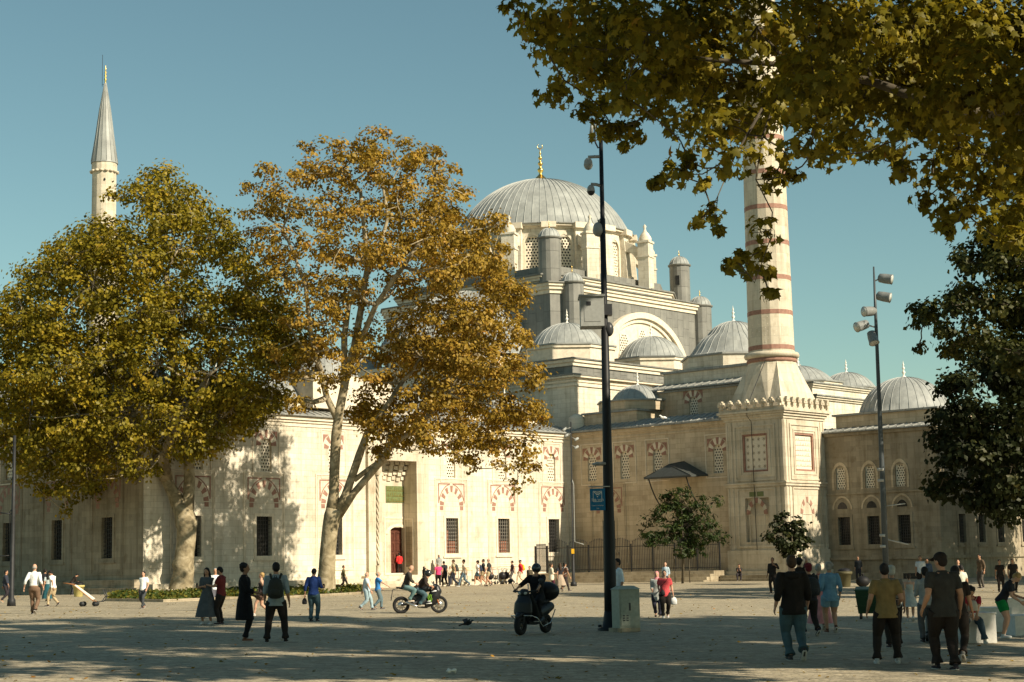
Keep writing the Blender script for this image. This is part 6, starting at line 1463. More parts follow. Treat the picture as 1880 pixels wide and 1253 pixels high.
# wifi banner on the mast
x0, x1, z0, z1 = k(1083, 938).x, k(1111, 938).x, k(1097, 938).z, k(1097, 898).z
bn = empty('banner_sign', f, 0, label='blue square banner with a white wireless symbol hanging from the black mast', category='sign')
g = MB(); g.box(x0, x1, -.19, -.17, z0, z1); g.build('panel', colmat('sign_blue', (.01,.14,.27), .5, var=.04), bn)
g = MB(); g.tube([(x0-.03,-.18,z1+.05),(x1+.12,-.18,z1+.05)], .02, 6); g.tube([(x1+.12,-.18,z1+.05),(x1+.12,0,z1+.05)], .02, 6); g.tube([(x0+.08,-.18,z1),(x0+.08,-.18,z1+.05)], .008, 5); g.tube([(x1-.08,-.18,z1),(x1-.08,-.18,z1+.05)], .008, 5); g.build('bracket', gg, bn)
g = MB(); W_ = x1-x0; cx_ = (x0+x1)/2; zc_ = z1-.30*(z1-z0); yb = -.192
def strip(g, pts, w):
    for a, b in zip(pts, pts[1:]):
        d = Vector((b[0]-a[0], 0, b[1]-a[1])).normalized(); n_ = Vector((-d.z, 0, d.x))*w/2
        g.hexa([(a[0]-n_.x,yb,a[1]-n_.z),(b[0]-n_.x,yb,b[1]-n_.z),(b[0]+n_.x,yb,b[1]+n_.z),(a[0]+n_.x,yb,a[1]+n_.z),(a[0]-n_.x,yb-.004,a[1]-n_.z),(b[0]-n_.x,yb-.004,b[1]-n_.z),(b[0]+n_.x,yb-.004,b[1]+n_.z),(a[0]+n_.x,yb-.004,a[1]+n_.z)])
q = W_*.28; strip(g, [(cx_-q, zc_+q*.9), (cx_+q, zc_+q*.9), (cx_+q, zc_-q*1.5), (cx_-q, zc_-q*1.5), (cx_-q, zc_+q*.9)], .012)
for r_ in (.06, .1, .14): strip(g, [(cx_+r_*math.cos(R(a)), zc_-q*.35+r_*math.sin(R(a))) for a in range(40, 145, 15)], .022)
g.add([(cx_+.018*math.cos(i), yb-.003, zc_-q*.35+.018*math.sin(i)) for i in range(6)], [tuple(range(6))])
g.build('wireless_symbol', 'white_marble', bn)
def text(txt, size, loc, rot, mat, parent, name='lettering', ext=.002):
    cu = bpy.data.curves.new('t', 'FONT'); cu.body = txt; cu.size = size; cu.align_x = 'CENTER'; cu.align_y = 'CENTER'; cu.extrude = ext
    o = bpy.data.objects.new('t', cu); COL.objects.link(o); dg = bpy.context.evaluated_depsgraph_get(); dg.update()
    me = bpy.data.meshes.new_from_object(o.evaluated_get(dg)); bpy.data.objects.remove(o); bpy.data.curves.remove(cu)
    ob = bpy.data.objects.new(name, me); COL.objects.link(ob); me.materials.clear(); me.materials.append(MATS[mat] if isinstance(mat, str) else mat)
    ob.location = loc; ob.rotation_euler = rot; ob.parent = parent; return ob
text('İBB WiFi', .085, (cx_, yb-.003, zc_-q*1.15), (R(90),0,0), 'white_marble', bn); text('ÜCRETSİZ İNTERNET', .032, (cx_, yb-.003, z0+.22*(z1-z0)), (R(90),0,0), 'white_marble', bn); text('İBB', .04, (cx_, yb-.003, z0+.09*(z1-z0)), (R(90),0,0), 'white_marble', bn)
# cabinet at its foot
cf = G(1150, 1160); cb = empty('utility_cabinet', cf, R(20), label='pale grey-green utility cabinet with a pitched lid at the foot of the black mast', category='cabinet')
cg = colmat('cabinet_paint', (.33,.35,.28), .55, var=.12); S_ = cf.y/FPX
wd, hh = 40*S_, 76*S_
g = MB(); g.box(-wd/2, wd/2, -.25, .25, .1, hh); g.build('body', cg, cb)
g = MB(); g.hexa([(-wd/2-.03,-.29,hh),(wd/2+.03,-.29,hh),(wd/2+.03,.29,hh),(-wd/2-.03,.29,hh),(-wd/2+.1,-.12,hh+.09),(wd/2-.1,-.12,hh+.09),(wd/2-.1,.12,hh+.09),(-wd/2+.1,.12,hh+.09)]); g.build('lid', cg, cb)
g = MB(); frame(g, lambda s, d, z: (s, -.25-.0+d, z), -wd/2+.03, wd/2-.03, .14, hh-.03, .015, -.012, .0); g.box(-wd/2+.04, wd/2-.04, -.262, -.251, .16, hh-.05); dr = g.build('door', cg, cb)
g = MB(); g.box(-.02, .02, -.28, -.262, hh*.5, hh*.5+.2); g.build('handle', dg_, dr)
g = MB()
for i in range(3):
    for j in range(2): g.box(-wd*.35+j*.1, -wd*.35+j*.1+.06, -.266, -.262, .28+i*.06, .31+i*.06)
g.build('vent', dg_, dr)
g = MB(); g.box(-wd/2-.08, wd/2-.1, -.32, .3, -.05, .1); g.box(wd/2-.1, wd/2+.02, -.2, .2, -.05, .1); g.build('base_block', 'plinth_stone', cb)
# right lamp post with five floodlights
f, t = pole_pts(1627, 1055, 1604, 490, 84); YL = f.y; k = lambda px, py, dy=0: at_y(px, py, YL+dy)-f
lp = empty('lamp_post', f, 0, label='slim grey post with five cylindrical floodlights on the right', category='lamp post')
g = MB(); tt = t-f; W2 = lambda w: w/FPX*YL/2; g.tube([(0,0,0), tt*.3, tt*.6, tt*.85, tt], [W2(12), W2(11), W2(7.5), W2(6), W2(3)], 12); g.build('pole', colmat('post_paint', (.06,.07,.075), .4), lp)
for px, py, dx, dz, ax in ((1625,512,1,-.25,1),(1622,545,1,-.3,1),(1597,572,-1,-.1,-1),(1583,598,-1,-.35,-1),(1602,620,.1,-.9,-1)):
    c = k(px, py); d = Vector((dx, -.5, dz)).normalized(); g = MB(); L_ = .36
    g.tube([c-d*L_, c-d*L_*.8, c, c+d*L_*.9, c+d*L_], [.1,.22,.25,.25,.27], 14); g.tube([k(1606+ (py-500)*.04, py+4), c-d*.2], .04, 6); h_ = g.build('floodlight', colmat('flood_paint', (.20,.21,.20), .45), lp)
    g = MB(); g.tube([c+d*(L_+.0), c+d*(L_+.01)], .23, 14); g.build('lens', lg, h_)
g = MB(); g.tube([k(1621,862), k(1625,1000)], .05, 6); g.tube([k(1613,862), k(1622,862)], .04, 6); g.tube([k(1625,985), k(1632,992), k(1668,1000)], .035, 6); g.tube([k(1622,930), k(1662,925)], .03, 6)
for py in (862, 882, 983, 1003): g.tube([k(1617+(py-862)*.035,py-2), k(1617+(py-862)*.035,py+3)], W2(13), 10)
g.build('service_conduit', colmat('galvanised', (.35,.35,.33), .4), lp)
# corner lamp post with cameras
f, t = pole_pts(1053, 1072, 1048, 775, 112); YL = f.y; k = lambda px, py, dy=0: at_y(px, py, YL+dy)-f
lp = empty('lamp_post', f, 0, label='thin post with small cameras and a yellow box in the inner corner by the fence', category='lamp post')
g = MB(); tt = t-f; g.tube([(0,0,0),(0,0,.25),(0,0,.3),tt*.2,tt*.21,tt], [.22,.2,.1,.09,.05,.035], 10); g.build('pole', 'black_iron', lp)
g = MB(); g.box(-.1,.1,-.16,-.06,k(1053,1017).z,k(1053,1008).z); g.build('call_box', colmat('yellow_plastic', (.65,.36,.02), .5), lp)
for px, py in ((1040,800),(1058,807),(1058,822),(1036,789)):
    g = MB(); c = k(px, py); g.tube([c+Vector((-.12,-.1,-.08)), c+Vector((.12,.1,.08))], .09, 8); g.tube([c, k(1049, py-4)], .025, 5); g.build('camera', gg, lp)
g = MB(); g.tube([k(1047,885), k(1050,880), k(1053,890), k(1055,995), k(1072,1000)], .03, 5); g.build('cable_duct', gg, lp)
# left lamp post
f, t = pole_pts(21, 1105, 28, 820, 75); YL = f.y; k = lambda px, py, dy=0: at_y(px, py, YL+dy)-f
lp = empty('lamp_post', f, 0, label='dark post at the left edge with its top hidden in the tree', category='lamp post')
g = MB(); tt = (at_y(27,800,YL)-f); g.tube([(0,0,0),(0,0,.3),(0,0,.35),tt*.5,tt], [.2,.17,.11,.09,.06], 12); g.build('pole', 'black_iron', lp)
g = MB(); g.tube([k(22,935), k(18,940), k(19,1015), k(23,1018)], .03, 5); g.tube([k(22,944), k(0,942)], .03, 5); g.tube([k(20,1020), k(-5,1022)], .025, 5); g.build('service_conduit', 'black_iron', lp)
# iron fence along the wing
fa = ab(-3.6, 3.0, 0); fb = ab(-4.9, 15.3, 0)
def fence(name, label, A, B, zb, hgt=2.5, n_bay=8, arch=True):
    A = Vector((A[0], A[1], zb)); B = Vector((B[0], B[1], zb)); L_ = (B-A).length; ang = math.atan2(B.y-A.y, B.x-A.x)
    root = empty(name, A, ang, label=label, category='fence'); bay = L_/n_bay
    for i in range(n_bay):
        g = MB(); x0 = i*bay; nb = 13
        for j in range(1, nb):
            x = x0+bay*j/nb; zt = hgt-.15+(.32*math.sin(math.pi*j/nb) if arch else 0)
            g.box(x-.014, x+.014, -.014, .014, .1, zt); g.frust([(x-.03,-.03),(x+.03,-.03),(x+.03,.03),(x-.03,.03)], zt, [(x-.002,-.002),(x+.002,-.002),(x+.002,.002),(x-.002,.002)], zt+.14)
        g.box(x0+.06, x0+bay-.06, -.02, .02, .2, .25); g.box(x0+.06, x0+bay-.06, -.02, .02, hgt-.42, hgt-.37); g.build('panel', 'black_iron', root)
    for i in range(n_bay+1): g = MB(); g.box(i*bay-.05, i*bay+.05, -.05, .05, 0, hgt-.2); g.build('post', 'black_iron', root)
fence('iron_fence', 'black iron railing with arched tops in front of the shaded wing wall', ab(-4.6, 1.2), ab(-1.4, 15.2), 1.0, 2.3, 8)
fence('iron_fence', 'short return of the black railing between the portal wall and the corner', ab(-4.7, .1), ab(-4.6, 1.12), 1.0, 2.3, 1, False)
tr_ = empty('stone_terrace', (C0[0], C0[1], 0), math.atan2(.741, .672), label='low stone terrace and steps under the iron railing', category='terrace')
g = MB(); g.prism([(-5.6,.6),(-5.0,-1.0),(.0,-1.0),(0,15.2),(-2.2,15.2)], -.4, .98); g.build('slab', 'plinth_stone', tr_, MQ)
g = MB()
for i in range(3): g.prism([(-6.1-.4*i,.6),(-5.62-.4*i,.6),(-2.22-.4*i,15.2),(-2.7-.4*i,15.2)], -.4, .76-.22*i)
g.build('step', 'plinth_stone', tr_, MQ)
ms = empty('stone_steps', (C0[0], C0[1], 0), math.atan2(.741, .672), label='worn stone steps at the foot of the minaret base', category='steps')
g = MB(); g.prism(rect(-1.6, -.75, 15.3, 21), -.4, .62); g.build('step', 'plinth_stone', ms, MQ); g = MB(); g.prism(rect(-2.2, -1.61, 15.6, 21.3), -.4, .4); g.build('step', 'plinth_stone', ms, MQ)
# white bench blocks
wb_m = colmat('bench_concrete', (.62,.61,.56), .7, var=.1)
def block(px0, px1, pyb, hpx, depth, label, dY=0):
    a = G(px0, pyb); Y = a.y+dY; a = at_y(px0, pyb, Y); b_ = at_y(px1, pyb, Y); h_ = hpx/FPX*Y
    r_ = empty('bench_block', (a.x, Y, gz(a.x, Y)), 0, label=label, category='bench', group='white bench blocks on the right'); w_ = b_.x-a.x
    g = MB(); g.box(0.02, w_-.02, .02, depth-.02, 0, h_-.02); g.build('base', wb_m, r_); g = MB(); g.box(0, w_, 0, depth, h_-.02, h_+.0); g.build('top', wb_m, r_)
block(1768, 1833, 1182, 54, .9, 'white concrete block that the man in red sits on')
block(1800, 1862, 1172, 44, .9, 'white concrete block behind the bending woman', 3.2)
block(1864, 1930, 1168, 36, 1.0, 'white concrete block cut by the right edge of the picture')
block(1850, 1930, 1160, 44, 1.0, 'farther white concrete block beyond the edge one', 6)
# wheelie bin
wf = G(1597, 1137); wbn = empty('wheelie_bin', wf, R(-15), label='dark green wheeled rubbish container standing in the square', category='bin'); s = wf.y/FPX*38
gb = colmat('bin_green', (.018,.05,.022), .5)
g = MB(); w1, w0 = s*.62, s*.5; hb_ = s*1.35
g.hexa([(-w0,-w0*.7,.18),(w0,-w0*.7,.18),(w0,w0*.7,.18),(-w0,w0*.7,.18),(-w1,-w1*.75,hb_),(w1,-w1*.75,hb_),(w1,w1*.75,hb_),(-w1,w1*.75,hb_)])
for z in (.45,.75): g.box(-w1*.98, w1*.98, -w1*.76, -w1*.70, hb_*z, hb_*z+.03)
g.build('body', gb, wbn); g = MB(); g.hexa([(-w1-.03,-w1*.8,hb_),(w1+.03,-w1*.8,hb_),(w1+.03,w1*.8,hb_),(-w1-.03,w1*.8,hb_),(-w1,-w1*.7,hb_+.04),(w1,-w1*.7,hb_+.04),(w1,w1*.75,hb_+.12),(-w1,w1*.75,hb_+.12)]); g.build('lid', gb, wbn)
for sx in (-1, 1):
    for sy in (-1, 1): g = MB(); g.tube([(sx*w0*.8-.03, sy*w0*.5, .1),(sx*w0*.8+.03, sy*w0*.5, .1)], .1, 12); g.tube([(sx*w0*.8,sy*w0*.5,.1),(sx*w0*.8,sy*w0*.5,.2)], .025, 5); g.build('wheel', 'black_iron', wbn)
# litter bins with sacks
def litter_bin(px, py, hpx, label, col, sack):
    f = G(px, py); s = hpx/FPX*f.y; r_ = empty('litter_bin', f, 0, label=label, category='bin')
    g = MB(); g.lathe([(.27*s/.8,0),(.30*s/.8,.05),(.36*s/.8,s*.8),(.42*s/.8,s*.82),(.42*s/.8,s*.98),(.37*s/.8,s),(.33*s/.8,s*.85),(.01,s*.8)], n=18); g.build('body', col, r_)
    g = MB(); g.ball((.02,0,s*1.02), (.36*s/.8,.34*s/.8,.18), 14, 8); g.build('sack', colmat('sack_black', (.012,.012,.013), .6), r_)
    if sack: 
        o = bpy.data.objects.new('rubbish_sack', None); bpy.data.objects.remove(o)
        g = MB(); g.ball((0,0,.3), (.42,.36,.33), 14, 10); g.tube([(0,0,.55),(0.02,0,.68),(0,0,.75)], [.08,.04,.1], 8)
        sk = g.build('rubbish_sack', 'sack_black' and MATS['sack_black'], None); sk.location = (f.x+sack, f.y+.1, f.z); sk['label'] = 'black rubbish sack on the ground beside the dark bin'; sk['category'] = 'rubbish sack'
litter_bin(144, 1096, 21, 'yellowish litter bin with a black sack by the left wall', colmat('bin_yellow', (.45,.38,.14), .6), 0)
litter_bin(1551, 1078, 28, 'dull green litter bin with black sack in the shade on the right', colmat('bin_olive', (.09,.08,.04), .6), 1.1)
# hand truck on the left
hf = G(150, 1114); ht = empty('hand_cart', hf, R(2), label='orange and white tilted hand cart parked by the left bed', category='hand cart')
g = MB()
for sy in (-.2, .2): g.tube([(.62,sy,.16),(-.35,sy,.95),(-.75,sy,1.02)], .018, 6)
for q_ in range(4): g.tube([(.5-.25*q_,-.2,.27+.2*q_),(.5-.25*q_,.2,.27+.2*q_)], .02, 5)
g.build('frame', colmat('cart_orange', (.30,.13,.05), .6), ht)
g = MB(); g.hexa([(-.3,-.18,.88),(.5,-.18,.25),(.5,.18,.25),(-.3,.18,.88),(-.27,-.18,.93),(.55,-.18,.32),(.55,.18,.32),(-.27,.18,.93)]); g.build('panel', 'white_marble', ht)
g = MB(); g.tube([(.55,-.25,.17),(.9,-.2,.2),(1.05,-.2,.42),(.95,-.2,.7)], .022, 5); g.tube([(.55,.25,.17),(.9,.2,.2),(1.05,.2,.42),(.95,.2,.7)], .022, 5); g.build('toe_rail', dg_, ht)
for x, y in ((.05,-.28),(.6,-.28),(.05,.28),(.6,.28)): g = MB(); g.tube([(x,y*.8-.02,.11),(x,y*.8+.02,.11)], .11, 14); g.build('wheel', 'black_iron', ht)
# pigeon, gull, crumpled bag
def bird(name, label, loc, rz, col, spread, s=1.):
    r_ = empty(name, loc, rz, label=label, category='bird'); m = colmat('feather_%d' % int(col[0]*99), col, .8, var=.3); g = MB()
    g.tube([(-.2,0,.1),(-.1,0,.12),(0,0,.13),(.07,0,.15),(.1,0,.19),(.125,0,.21),(.15,0,.205),(.175,0,.195)], [.006,.035,.055,.045,.026,.026,.016,.004], 10); g.tube([(-.26,0,.08),(-.15,0,.11)], [(.004,.03),(.01,.025)], 6)
    for sy in (-.02, .02): g.tube([(0,sy,.09),(.005,sy,0)], .004, 4)
    b_ = remesh(g, .008, 1); b_.v = [tuple(c*s for c in v) for v in b_.v]; b_.build('body', m, r_)
    for sy in (-1, 1):
        g = MB()
        if spread: g.hexa([(.05,sy*.03,.15),(.02,sy*.2,.26),(-.08,sy*.34,.22),(-.1,sy*.03,.14),(.05,sy*.03,.16),(.02,sy*.2,.27),(-.08,sy*.34,.225),(-.1,sy*.03,.15)])
        else: g.tube([(.05,sy*.035,.15),(-.03,sy*.055,.14),(-.18,sy*.03,.1)], [(.01,.02),(.012,.04),(.004,.01)], 8)
        g.v = [tuple(c*s for c in v) for v in g.v]; g.build('wing', m, r_)
bird('pigeon', 'dark pigeon with raised wings landing on the paving', G(859, 1154), R(15), (.03,.03,.032), True, 1.0)
gl = ab(-.3, 9.6, 12.42); bird('gull', 'white gull perched on the lead roof edge of the wing', gl, R(200), (.75,.75,.73), False, 2.1)
g = MB(); rq = random.Random(2)
for _ in range(9): g.ball((rq.uniform(-.08,.1), rq.uniform(-.05,.05), rq.uniform(.02,.06)), (rq.uniform(.02,.05),rq.uniform(.02,.05),rq.uniform(.01,.04)), 5, 4)
cr_ = remesh(g, .012, 1).build('paper_bag', 'white_marble', None); cr_.location = G(825, 1237); cr_['label'] = 'small crumpled white bag lying on the paving in front'; cr_['category'] = 'litter'
# things by the wall right of the portal
def on_ground(px, py): return G(px, py)
tb_ = G(783, 1078)
tb_ = ab(PF[1]+2.2, 1.7, 0.62)
st_ = empty('folding_table', tb_, math.atan2(.741, .672), label='small vendor table with a straw hat on it right of the portal steps', category='table')
g = MB(); g.box(-.5,.5,-.3,.3,.72,.76); g.build('top', colmat('table_wood', (.4,.3,.15), .6), st_)
for sx in (-.45,.45):
    for sy in (-.25,.25): g = MB(); g.tube([(sx,sy,0),(sx,sy,.72)], .02, 6); g.build('leg', 'black_iron', st_)
def sit(mb, name, label, cat, mat, loc):
    o = mb.build(name, mat, None); o.location = loc; o['label'] = label; o['category'] = cat; return o
g = MB(); g.lathe([(.01,.2),(.1,.19),(.13,.06),(.24,.02),(.24,0),(.01,0)], n=16); sit(g, 'straw_hat', 'straw coloured hat on the small vendor table', 'hat', colmat('straw', (.5,.38,.16), .8), (tb_.x, tb_.y, tb_.z+.762))
g = MB(); g.ball((0,0,.25), (.26,.16,.25), 12, 8); sit(g, 'black_bag', 'round black bag hanging beside the vendor table', 'bag', colmat('bag_black', (.015,.015,.016), .4), ab(PF[1]+3.4, 1.8, .62))
def escooter(label, loc, rz, grp, lean_=0):
    r_ = empty('electric_scooter', loc, rz, label=label, category='scooter', group=grp); r_.rotation_euler.x = lean_
    g = MB(); g.box(-.45,.35,-.08,.08,.12,.18); g.build('deck', dg_, r_)
    g = MB(); g.tube([(.35,0,.15),(.45,0,.2),(.38,0,1.1)], .028, 8); g.build('stem', gg, r_); g = MB(); g.tube([(.38,-.25,1.12),(.38,.25,1.12)], .02, 6); g.build('handlebar', dg_, r_)
    for x in (-.48, .48): g = MB(); g.tube([(x,-.03,.12),(x,.03,.12)], .12, 14); g.build('wheel', 'black_iron', r_)
for i, (px, py) in enumerate(((905,1068),(917,1068),(926,1068),(932,1068))):
    p = at_y(px, py, 126.2+i*.7); a_, b_ = toab(p.x, p.y); q = ab(a_at(px, 1068, 1.6), 1.6, .28); escooter(['parked electric scooter nearest the portal by the wall','second parked electric scooter by the wall','third parked electric scooter by the wall','rightmost parked electric scooter by the wall'][i], q, math.atan2(.741,.672)+R(60), 'electric scooters parked along the portal wall', R(5))
for i, (px) in enumerate((900, 922, 929)):
    q = ab(a_at(px, 1060, 1.2), 1.2, .62); g = MB(); g.ball((0,0,.28), (.30,.22,.29), 12, 8); g.tube([(0,0,.5),(0,0,.62),(0.02,0,.68)], [.07,.03,.08], 7)
    sit(g, 'black_bag', ['black sack left of the scooters by the wall','black sack between the scooters by the wall','black sack right of the scooters by the wall'][i], 'bag', MATS['bag_black'], q)
# kick scooter held by the striped person
sf = G(1705, 1180); escooter('black kick scooter beside the person in stripes', sf, R(80), 'kick scooter in the right foreground')
# fallen leaves: nobody could count them
rg2 = np.random.default_rng(5); Q = []
while len(Q) < 1500:
    Y = rg2.uniform(23, 105); X = rg2.uniform(-.33, .33)*Y
    Q.append((X, Y, gz(X, Y)+.012))
me = leaf_mesh('fallen_leaves', np.array(Q), rg2.uniform(.05, .11, len(Q)), 'leaf_amber', 9, 'star', up=2.5); o = bpy.data.objects.new('fallen_leaves', me); COL.objects.link(o); o['kind'] = 'stuff'; o['label'] = 'scattered dry plane leaves on the paving'
# ------------------------------------------------------------ motorcycle with two riders
rub = colmat('tyre_rubber', (.018,.018,.018), .8); rimm = colmat('rim_metal', (.16,.15,.13), .35, .6); chrome = colmat('chrome', (.5,.5,.48), .2, .9); bkp = colmat('gloss_black', (.010,.011,.012), .42, spec=.4); whp = colmat('gloss_white', (.65,.66,.66), .25)
def wheel(parent, x, r, w, spokes=10, sub='wheel', y=0):
    g = MB(); n = 28; vs = []; fs = []; m_ = 8
    for i in range(n):
        a = 2*math.pi*i/n
        for j in range(m_):
            b_ = 2*math.pi*j/m_; rr_ = r-w*.5+w*.5*math.cos(b_); vs.append((x+rr_*math.cos(a), y+w*.55*math.sin(b_), r+rr_*math.sin(a)))
    for i in range(n):
        for j in range(m_): fs.append((i*m_+j, i*m_+(j+1)%m_, ((i+1)%n)*m_+(j+1)%m_, ((i+1)%n)*m_+j))
    g.add(vs, fs, 0, .5, True); o = g.build(sub, rub, parent)
    g = MB(); ri = r-w*.95
    pts = [(x+ri*math.cos(2*math.pi*i/24), y, r+ri*math.sin(2*math.pi*i/24)) for i in range(25)]; g.tube(pts, .014, 6, cap=False)
    for i in range(spokes): a = 2*math.pi*i/spokes; g.tube([(x,y,r),(x+ri*math.cos(a),y,r+ri*math.sin(a))], .011, 5)
    g.tube([(x,y-.06,r),(x,y+.06,r)], .045, 10); g.build('rim', rimm, o)
    g = MB(); g.lathe([(.0,0),(ri*.62,0),(ri*.62,.006),(0,.006)], n=20); 
    g.v = [(x+v[0], y-.07+v[2], r+v[1]) for v in g.v]; g.build('brake_disc', chrome, o)
    return o
mf = (G(752, 1126)+G(791, 1127))*.5; mcs = mf.y/FPX; wbase = 56*mcs; WBX = 1.36
mo = empty('motorcycle', mf, R(4), label='black sports motorcycle with green claw marks carrying two riders to the right', category='motorcycle'); mo.scale = (1,1,1)
# facing +x locally
wheel(mo, -.68, .31, .115); wheel(mo, .68, .31, .095)
g = MB(); g.tube([(.68,-.1,.31),(.5,-.1,.85)], .028, 8); g.tube([(.68,.1,.31),(.5,.1,.85)], .028, 8); g.build('fork', colmat('fork_orange', (.45,.16,.05), .3, .3), mo)
g = MB(); g.tube([(.36,.0,.30),(.40,0,.4),(.52,0,.62),(.62,0,.82),(.58,0,.92),(.48,0,1.0)], [(.07,.12),(.17,.20),(.20,.22),(.17,.18),(.13,.13),(.05,.08)], 14, up=(0,1,0)); g.tube([(-.1,0,.32),(.2,0,.34),(.42,0,.45)], [(.13,.13),(.18,.17),(.18,.18)], 12, up=(0,1,0)); fr_ = remesh(g, .02, 2).build('fairing', bkp, mo)
g = MB()
for i in range(3):
    x = .30+.055*i; pts = [(x+.02*math.sin(j*1.9+i), .69-.05*j-.015*i) for j in range(6)]
    for a, b_ in zip(pts, pts[1:]): g.hexa([(a[0]-.011,-.212,a[1]),(a[0]+.011,-.212,a[1]),(b_[0]+.009,-.212,b_[1]),(b_[0]-.009,-.212,b_[1]),(a[0]-.011,-.17,a[1]),(a[0]+.011,-.17,a[1]),(b_[0]+.009,-.17,b_[1]),(b_[0]-.009,-.17,b_[1])])
g.build('claw_mark', colmat('claw_green', (.20,.42,.04), .6, var=.03), fr_)
g = MB(); g.tube([(.42,-.19,.76),(.55,-.17,.79),(.68,-.1,.78)], [.02,.03,.02], 8); g.tube([(.22,-.19,.34),(.42,-.19,.36)], .02, 6); g.tube([(.25,-.19,.42),(.38,-.2,.44)], .022, 6); g.build('decal', whp, fr_)
g = MB(); g.hexa([(.5,-.12,.98),(.68,-.09,.86),(.68,.09,.86),(.5,.12,.98),(.40,-.10,1.13),(.43,-.08,1.13),(.43,.08,1.13),(.40,.10,1.13)]); g.build('windscreen', colmat('smoked_glass', (.03,.035,.04), .1, spec=.8), mo)
g = MB(); g.ball((.70,-.06,.80), (.03,.04,.03), 8, 6); g.ball((.70,.06,.80), (.03,.04,.03), 8, 6); g.build('headlight', lg, mo)
g = MB(); g.tube([(.76,0,.66),(.70,0,.67),(.58,0,.64)], [(.02,.05),(.025,.06),(.02,.05)], 8, up=(0,0,1)); g.build('mudguard', whp, mo)
g = MB(); g.tube([(-.1,0,.76),(.08,0,.84),(.28,0,.88),(.42,0,.84)], [(.10,.08),(.16,.12),(.17,.12),(.10,.08)], 12, up=(0,1,0)); g.build('tank', bkp, mo)
g = MB(); g.tube([(-.02,0,.74),(-.3,0,.78),(-.42,0,.86),(-.72,0,.92),(-.86,0,.95)], [(.13,.05),(.14,.05),(.12,.05),(.09,.04),(.03,.02)], 10, up=(0,1,0)); g.build('seat', colmat('seat_vinyl', (.02,.02,.02), .6), mo)
g = MB(); g.tube([(-.8,0,.90),(-.98,0,.86),(-1.02,0,.62),(-1.03,0,.5)], [.02,.018,.015,.012], 6); g.box(-1.05,-1.03,-.09,.09,.46,.62); g.build('number_plate_bracket', dg_, mo)
g = MB(); g.tube([(-.68,-.12,.31),(-.1,-.12,.40)], .04, 8); g.tube([(-.68,.12,.31),(-.1,.12,.40)], .04, 8); g.build('swingarm', dg_, mo)
g = MB(); g.ball((.08,0,.45), (.30,.18,.22), 12, 8); g.tube([(-.3,0,.5),(.0,0,.62)], .12, 10); g.tube([(-.05,0,.55),(.2,0,.75)], .09, 8); g.build('engine', dg_, mo)
g = MB(); g.tube([(.05,-.14,.25),(-.2,-.17,.27),(-.5,-.19,.42)], [.035,.05,.05], 10); g.build('exhaust', chrome, mo)
g = MB(); g.tube([(.40,-.32,.93),(.46,-.1,.97),(.46,.1,.97),(.40,.32,.93)], .018, 6); g.build('handlebar', dg_, mo)
for sy in (-1,1): g = MB(); g.tube([(.52,sy*.12,1.0),(.5,sy*.28,1.08)], .01, 5); g.ball((.5,sy*.33,1.1), (.02,.07,.04), 8, 6); g.build('mirror', dg_, mo)
def rider(key, label, moto_loc, ang, x, seatz, hgt, fx, fz, hx, hy, hz, **kw):
    """rider astride: local x of the vehicle is forward"""
    c, s = math.cos(ang), math.sin(ang); loc = Vector((moto_loc[0]+c*x, moto_loc[1]+s*x, moto_loc[2]))
    feet = [(-.12, (fx-x)/hgt, fz/hgt-.045, 0), (.12, (fx-x)/hgt, fz/hgt-.045, 0)]
    hands = [(-hy/hgt, (hx-x)/hgt, hz/hgt), (hy/hgt, (hx-x)/hgt, hz/hgt)]
    return person(key, loc=loc, hgt=hgt, rz=ang-math.pi/2, label=label, pelvis=(0,0,(seatz+.09)/hgt), feet=feet, hands=hands, thighpole=[(-.5,1,.6),(.5,1,.6)], grip=[1,1], elbow=[(-1,-.3,-.6),(1,-.3,-.6)], **kw)
rider('r1', 'motorcycle rider in a dark brown jacket and a black and white full-face helmet', mf, R(4), -.10, .78, 1.72, -.02, .33, .42, .26, .95, lean=42, headp=-28, hair='helmet', top='jacket', topc=(.035,.025,.02), sleeve='long', botc=(.06,.11,.13), shoec=(.35,.3,.22))
rider('r2', 'bareheaded pillion passenger in a dark quilted jacket and light blue jeans', mf, R(4), -.52, .88, 1.70, -.38, .50, -.12, .16, 1.05, lean=18, headp=0, hair='bald', hairc='blond', skin='fair', top='jacket', topc=(.05,.045,.035), sleeve='long', botc=(.12,.21,.21), shoec=(.5,.42,.32))
# ------------------------------------------------------------ scooter ridden towards the camera
sf = G(980, 1165); sang = R(180+60); sc_ = empty('motor_scooter', sf, sang, label='black motor scooter ridden towards the camera with a big round load behind', category='scooter')
wheel(sc_, .66, .25, .14, 5); wheel(sc_, -.62, .25, .15, 5)
g = MB(); g.tube([(.66,-.07,.25),(.52,-.07,.65)], .03, 8); g.tube([(.66,.07,.25),(.52,.07,.65)], .03, 8); g.build('fork', dg_, sc_)
g = MB(); g.tube([(.84,0,.44),(.7,0,.54),(.52,0,.50)], [(.05,.02),(.11,.04),(.1,.03)], 10, up=(0,1,0)); g.build('mudguard', bkp, sc_)
g = MB(); g.tube([(.46,0,.36),(.52,0,.55),(.50,0,.78),(.42,0,1.0)], [(.16,.05),(.27,.10),(.25,.11),(.14,.06)], 14, up=(0,1,0)); g.tube([(.45,0,.32),(.0,0,.30),(-.3,0,.38)], [(.16,.06),(.19,.07),(.18,.12)], 12, up=(0,1,0)); g.tube([(-.15,0,.5),(-.45,0,.60),(-.85,0,.68),(-.95,0,.7)], [(.17,.18),(.21,.2),(.15,.12),(.04,.04)], 12, up=(0,1,0)); remesh(g, .02, 2).build('body', bkp, sc_)
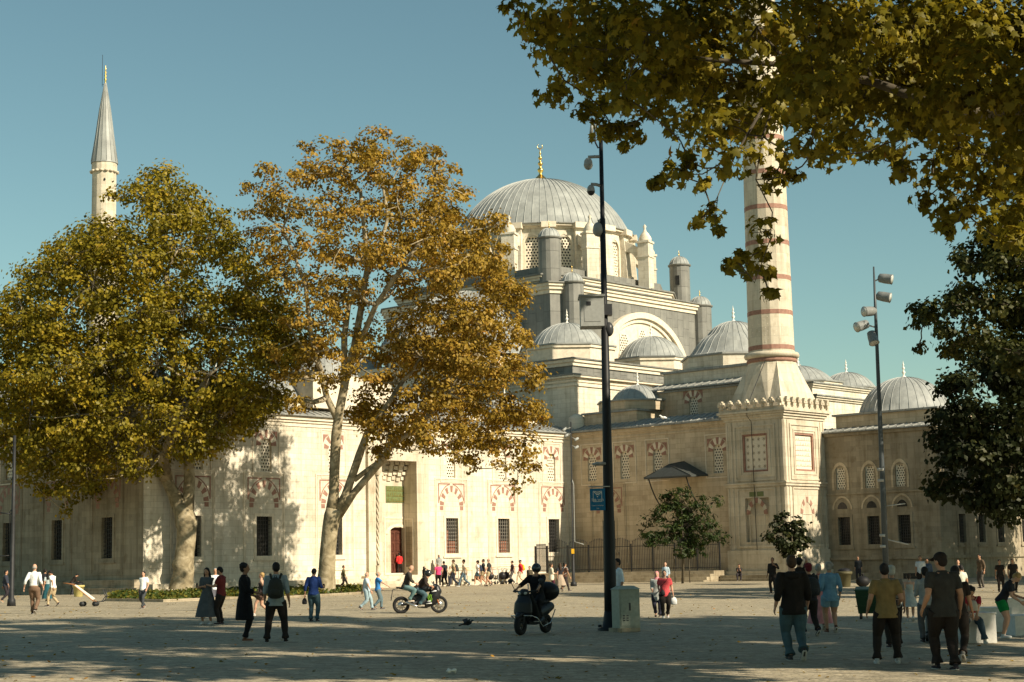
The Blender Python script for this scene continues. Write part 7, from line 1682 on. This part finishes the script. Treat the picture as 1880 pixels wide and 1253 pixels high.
g = MB(); g.tube([(-.05,0,.76),(-.4,0,.80),(-.75,0,.84)], [(.12,.05),(.17,.06),(.14,.05)], 10, up=(0,1,0)); g.build('seat', MATS['seat_vinyl'], sc_)
g = MB(); g.tube([(.42,0,.95),(.46,0,1.04),(.42,0,1.12)], [(.10,.06),(.17,.09),(.1,.05)], 12, up=(0,1,0)); g.tube([(.36,-.36,1.08),(.42,0,1.06),(.36,.36,1.08)], .022, 8); g.build('handlebar', bkp, sc_)
for sy in (-1,1):
    g = MB(); g.ball((.52,sy*.08,1.03), (.025,.05,.035), 10, 6); g.build('headlight', lg, sc_)
    g = MB(); g.tube([(.38,sy*.3,1.1),(.36,sy*.42,1.3)], .01, 5); g.ball((.36,sy*.44,1.34), (.02,.08,.05), 10, 6); g.build('mirror', dg_, sc_)
g = MB()
for sy in (-1,1): g.tube([(.56,sy*.10,.46),(.6,sy*.30,.48),(.4,sy*.34,.42),(.1,sy*.33,.2),(-.3,sy*.32,.28),(-.6,sy*.3,.6)], .014, 6)
g.tube([(.6,-.3,.48),(.66,0,.49),(.6,.3,.48)], .014, 6); g.build('crash_bar', chrome, sc_)
q = rider('r3', 'scooter rider in black with a dark helmet seen from the front', sf, sang, -.22, .84, 1.74, .14, .40, .34, .33, 1.10, lean=2, hair='helmet', top='jacket', topc=(.008,.009,.011), sleeve='long', botc=(.008,.008,.009), build=1.12)
g = MB(); g.ball((0,0,0), (.28,.34,.25), 16, 12); cs_, ss_ = math.cos(sang), math.sin(sang)
tcx = sit(g, 'top_case', 'big round black bag strapped behind the scooter rider', 'bag', MATS['bag_black'], (sf.x-cs_*.72, sf.y-ss_*.72, sf.z+1.05)); tcx.rotation_euler = (0,0,sang)
g = MB(); g.tube([(.40,0,1.0),(.34,0,.75),(.25,0,.5),(.2,0,.34)], [(.22,.03),(.31,.05),(.33,.06),(.28,.05)], 14, up=(0,1,0)); g.tube([(-.05,0,.86),(.15,0,.8),(.32,0,.82)], [(.22,.05),(.26,.08),(.25,.05)], 12, up=(0,1,0)); remesh(g, .022, 3).build('leg_cover', colmat('leg_cover_cloth', (.013,.014,.014), .6), sc_)
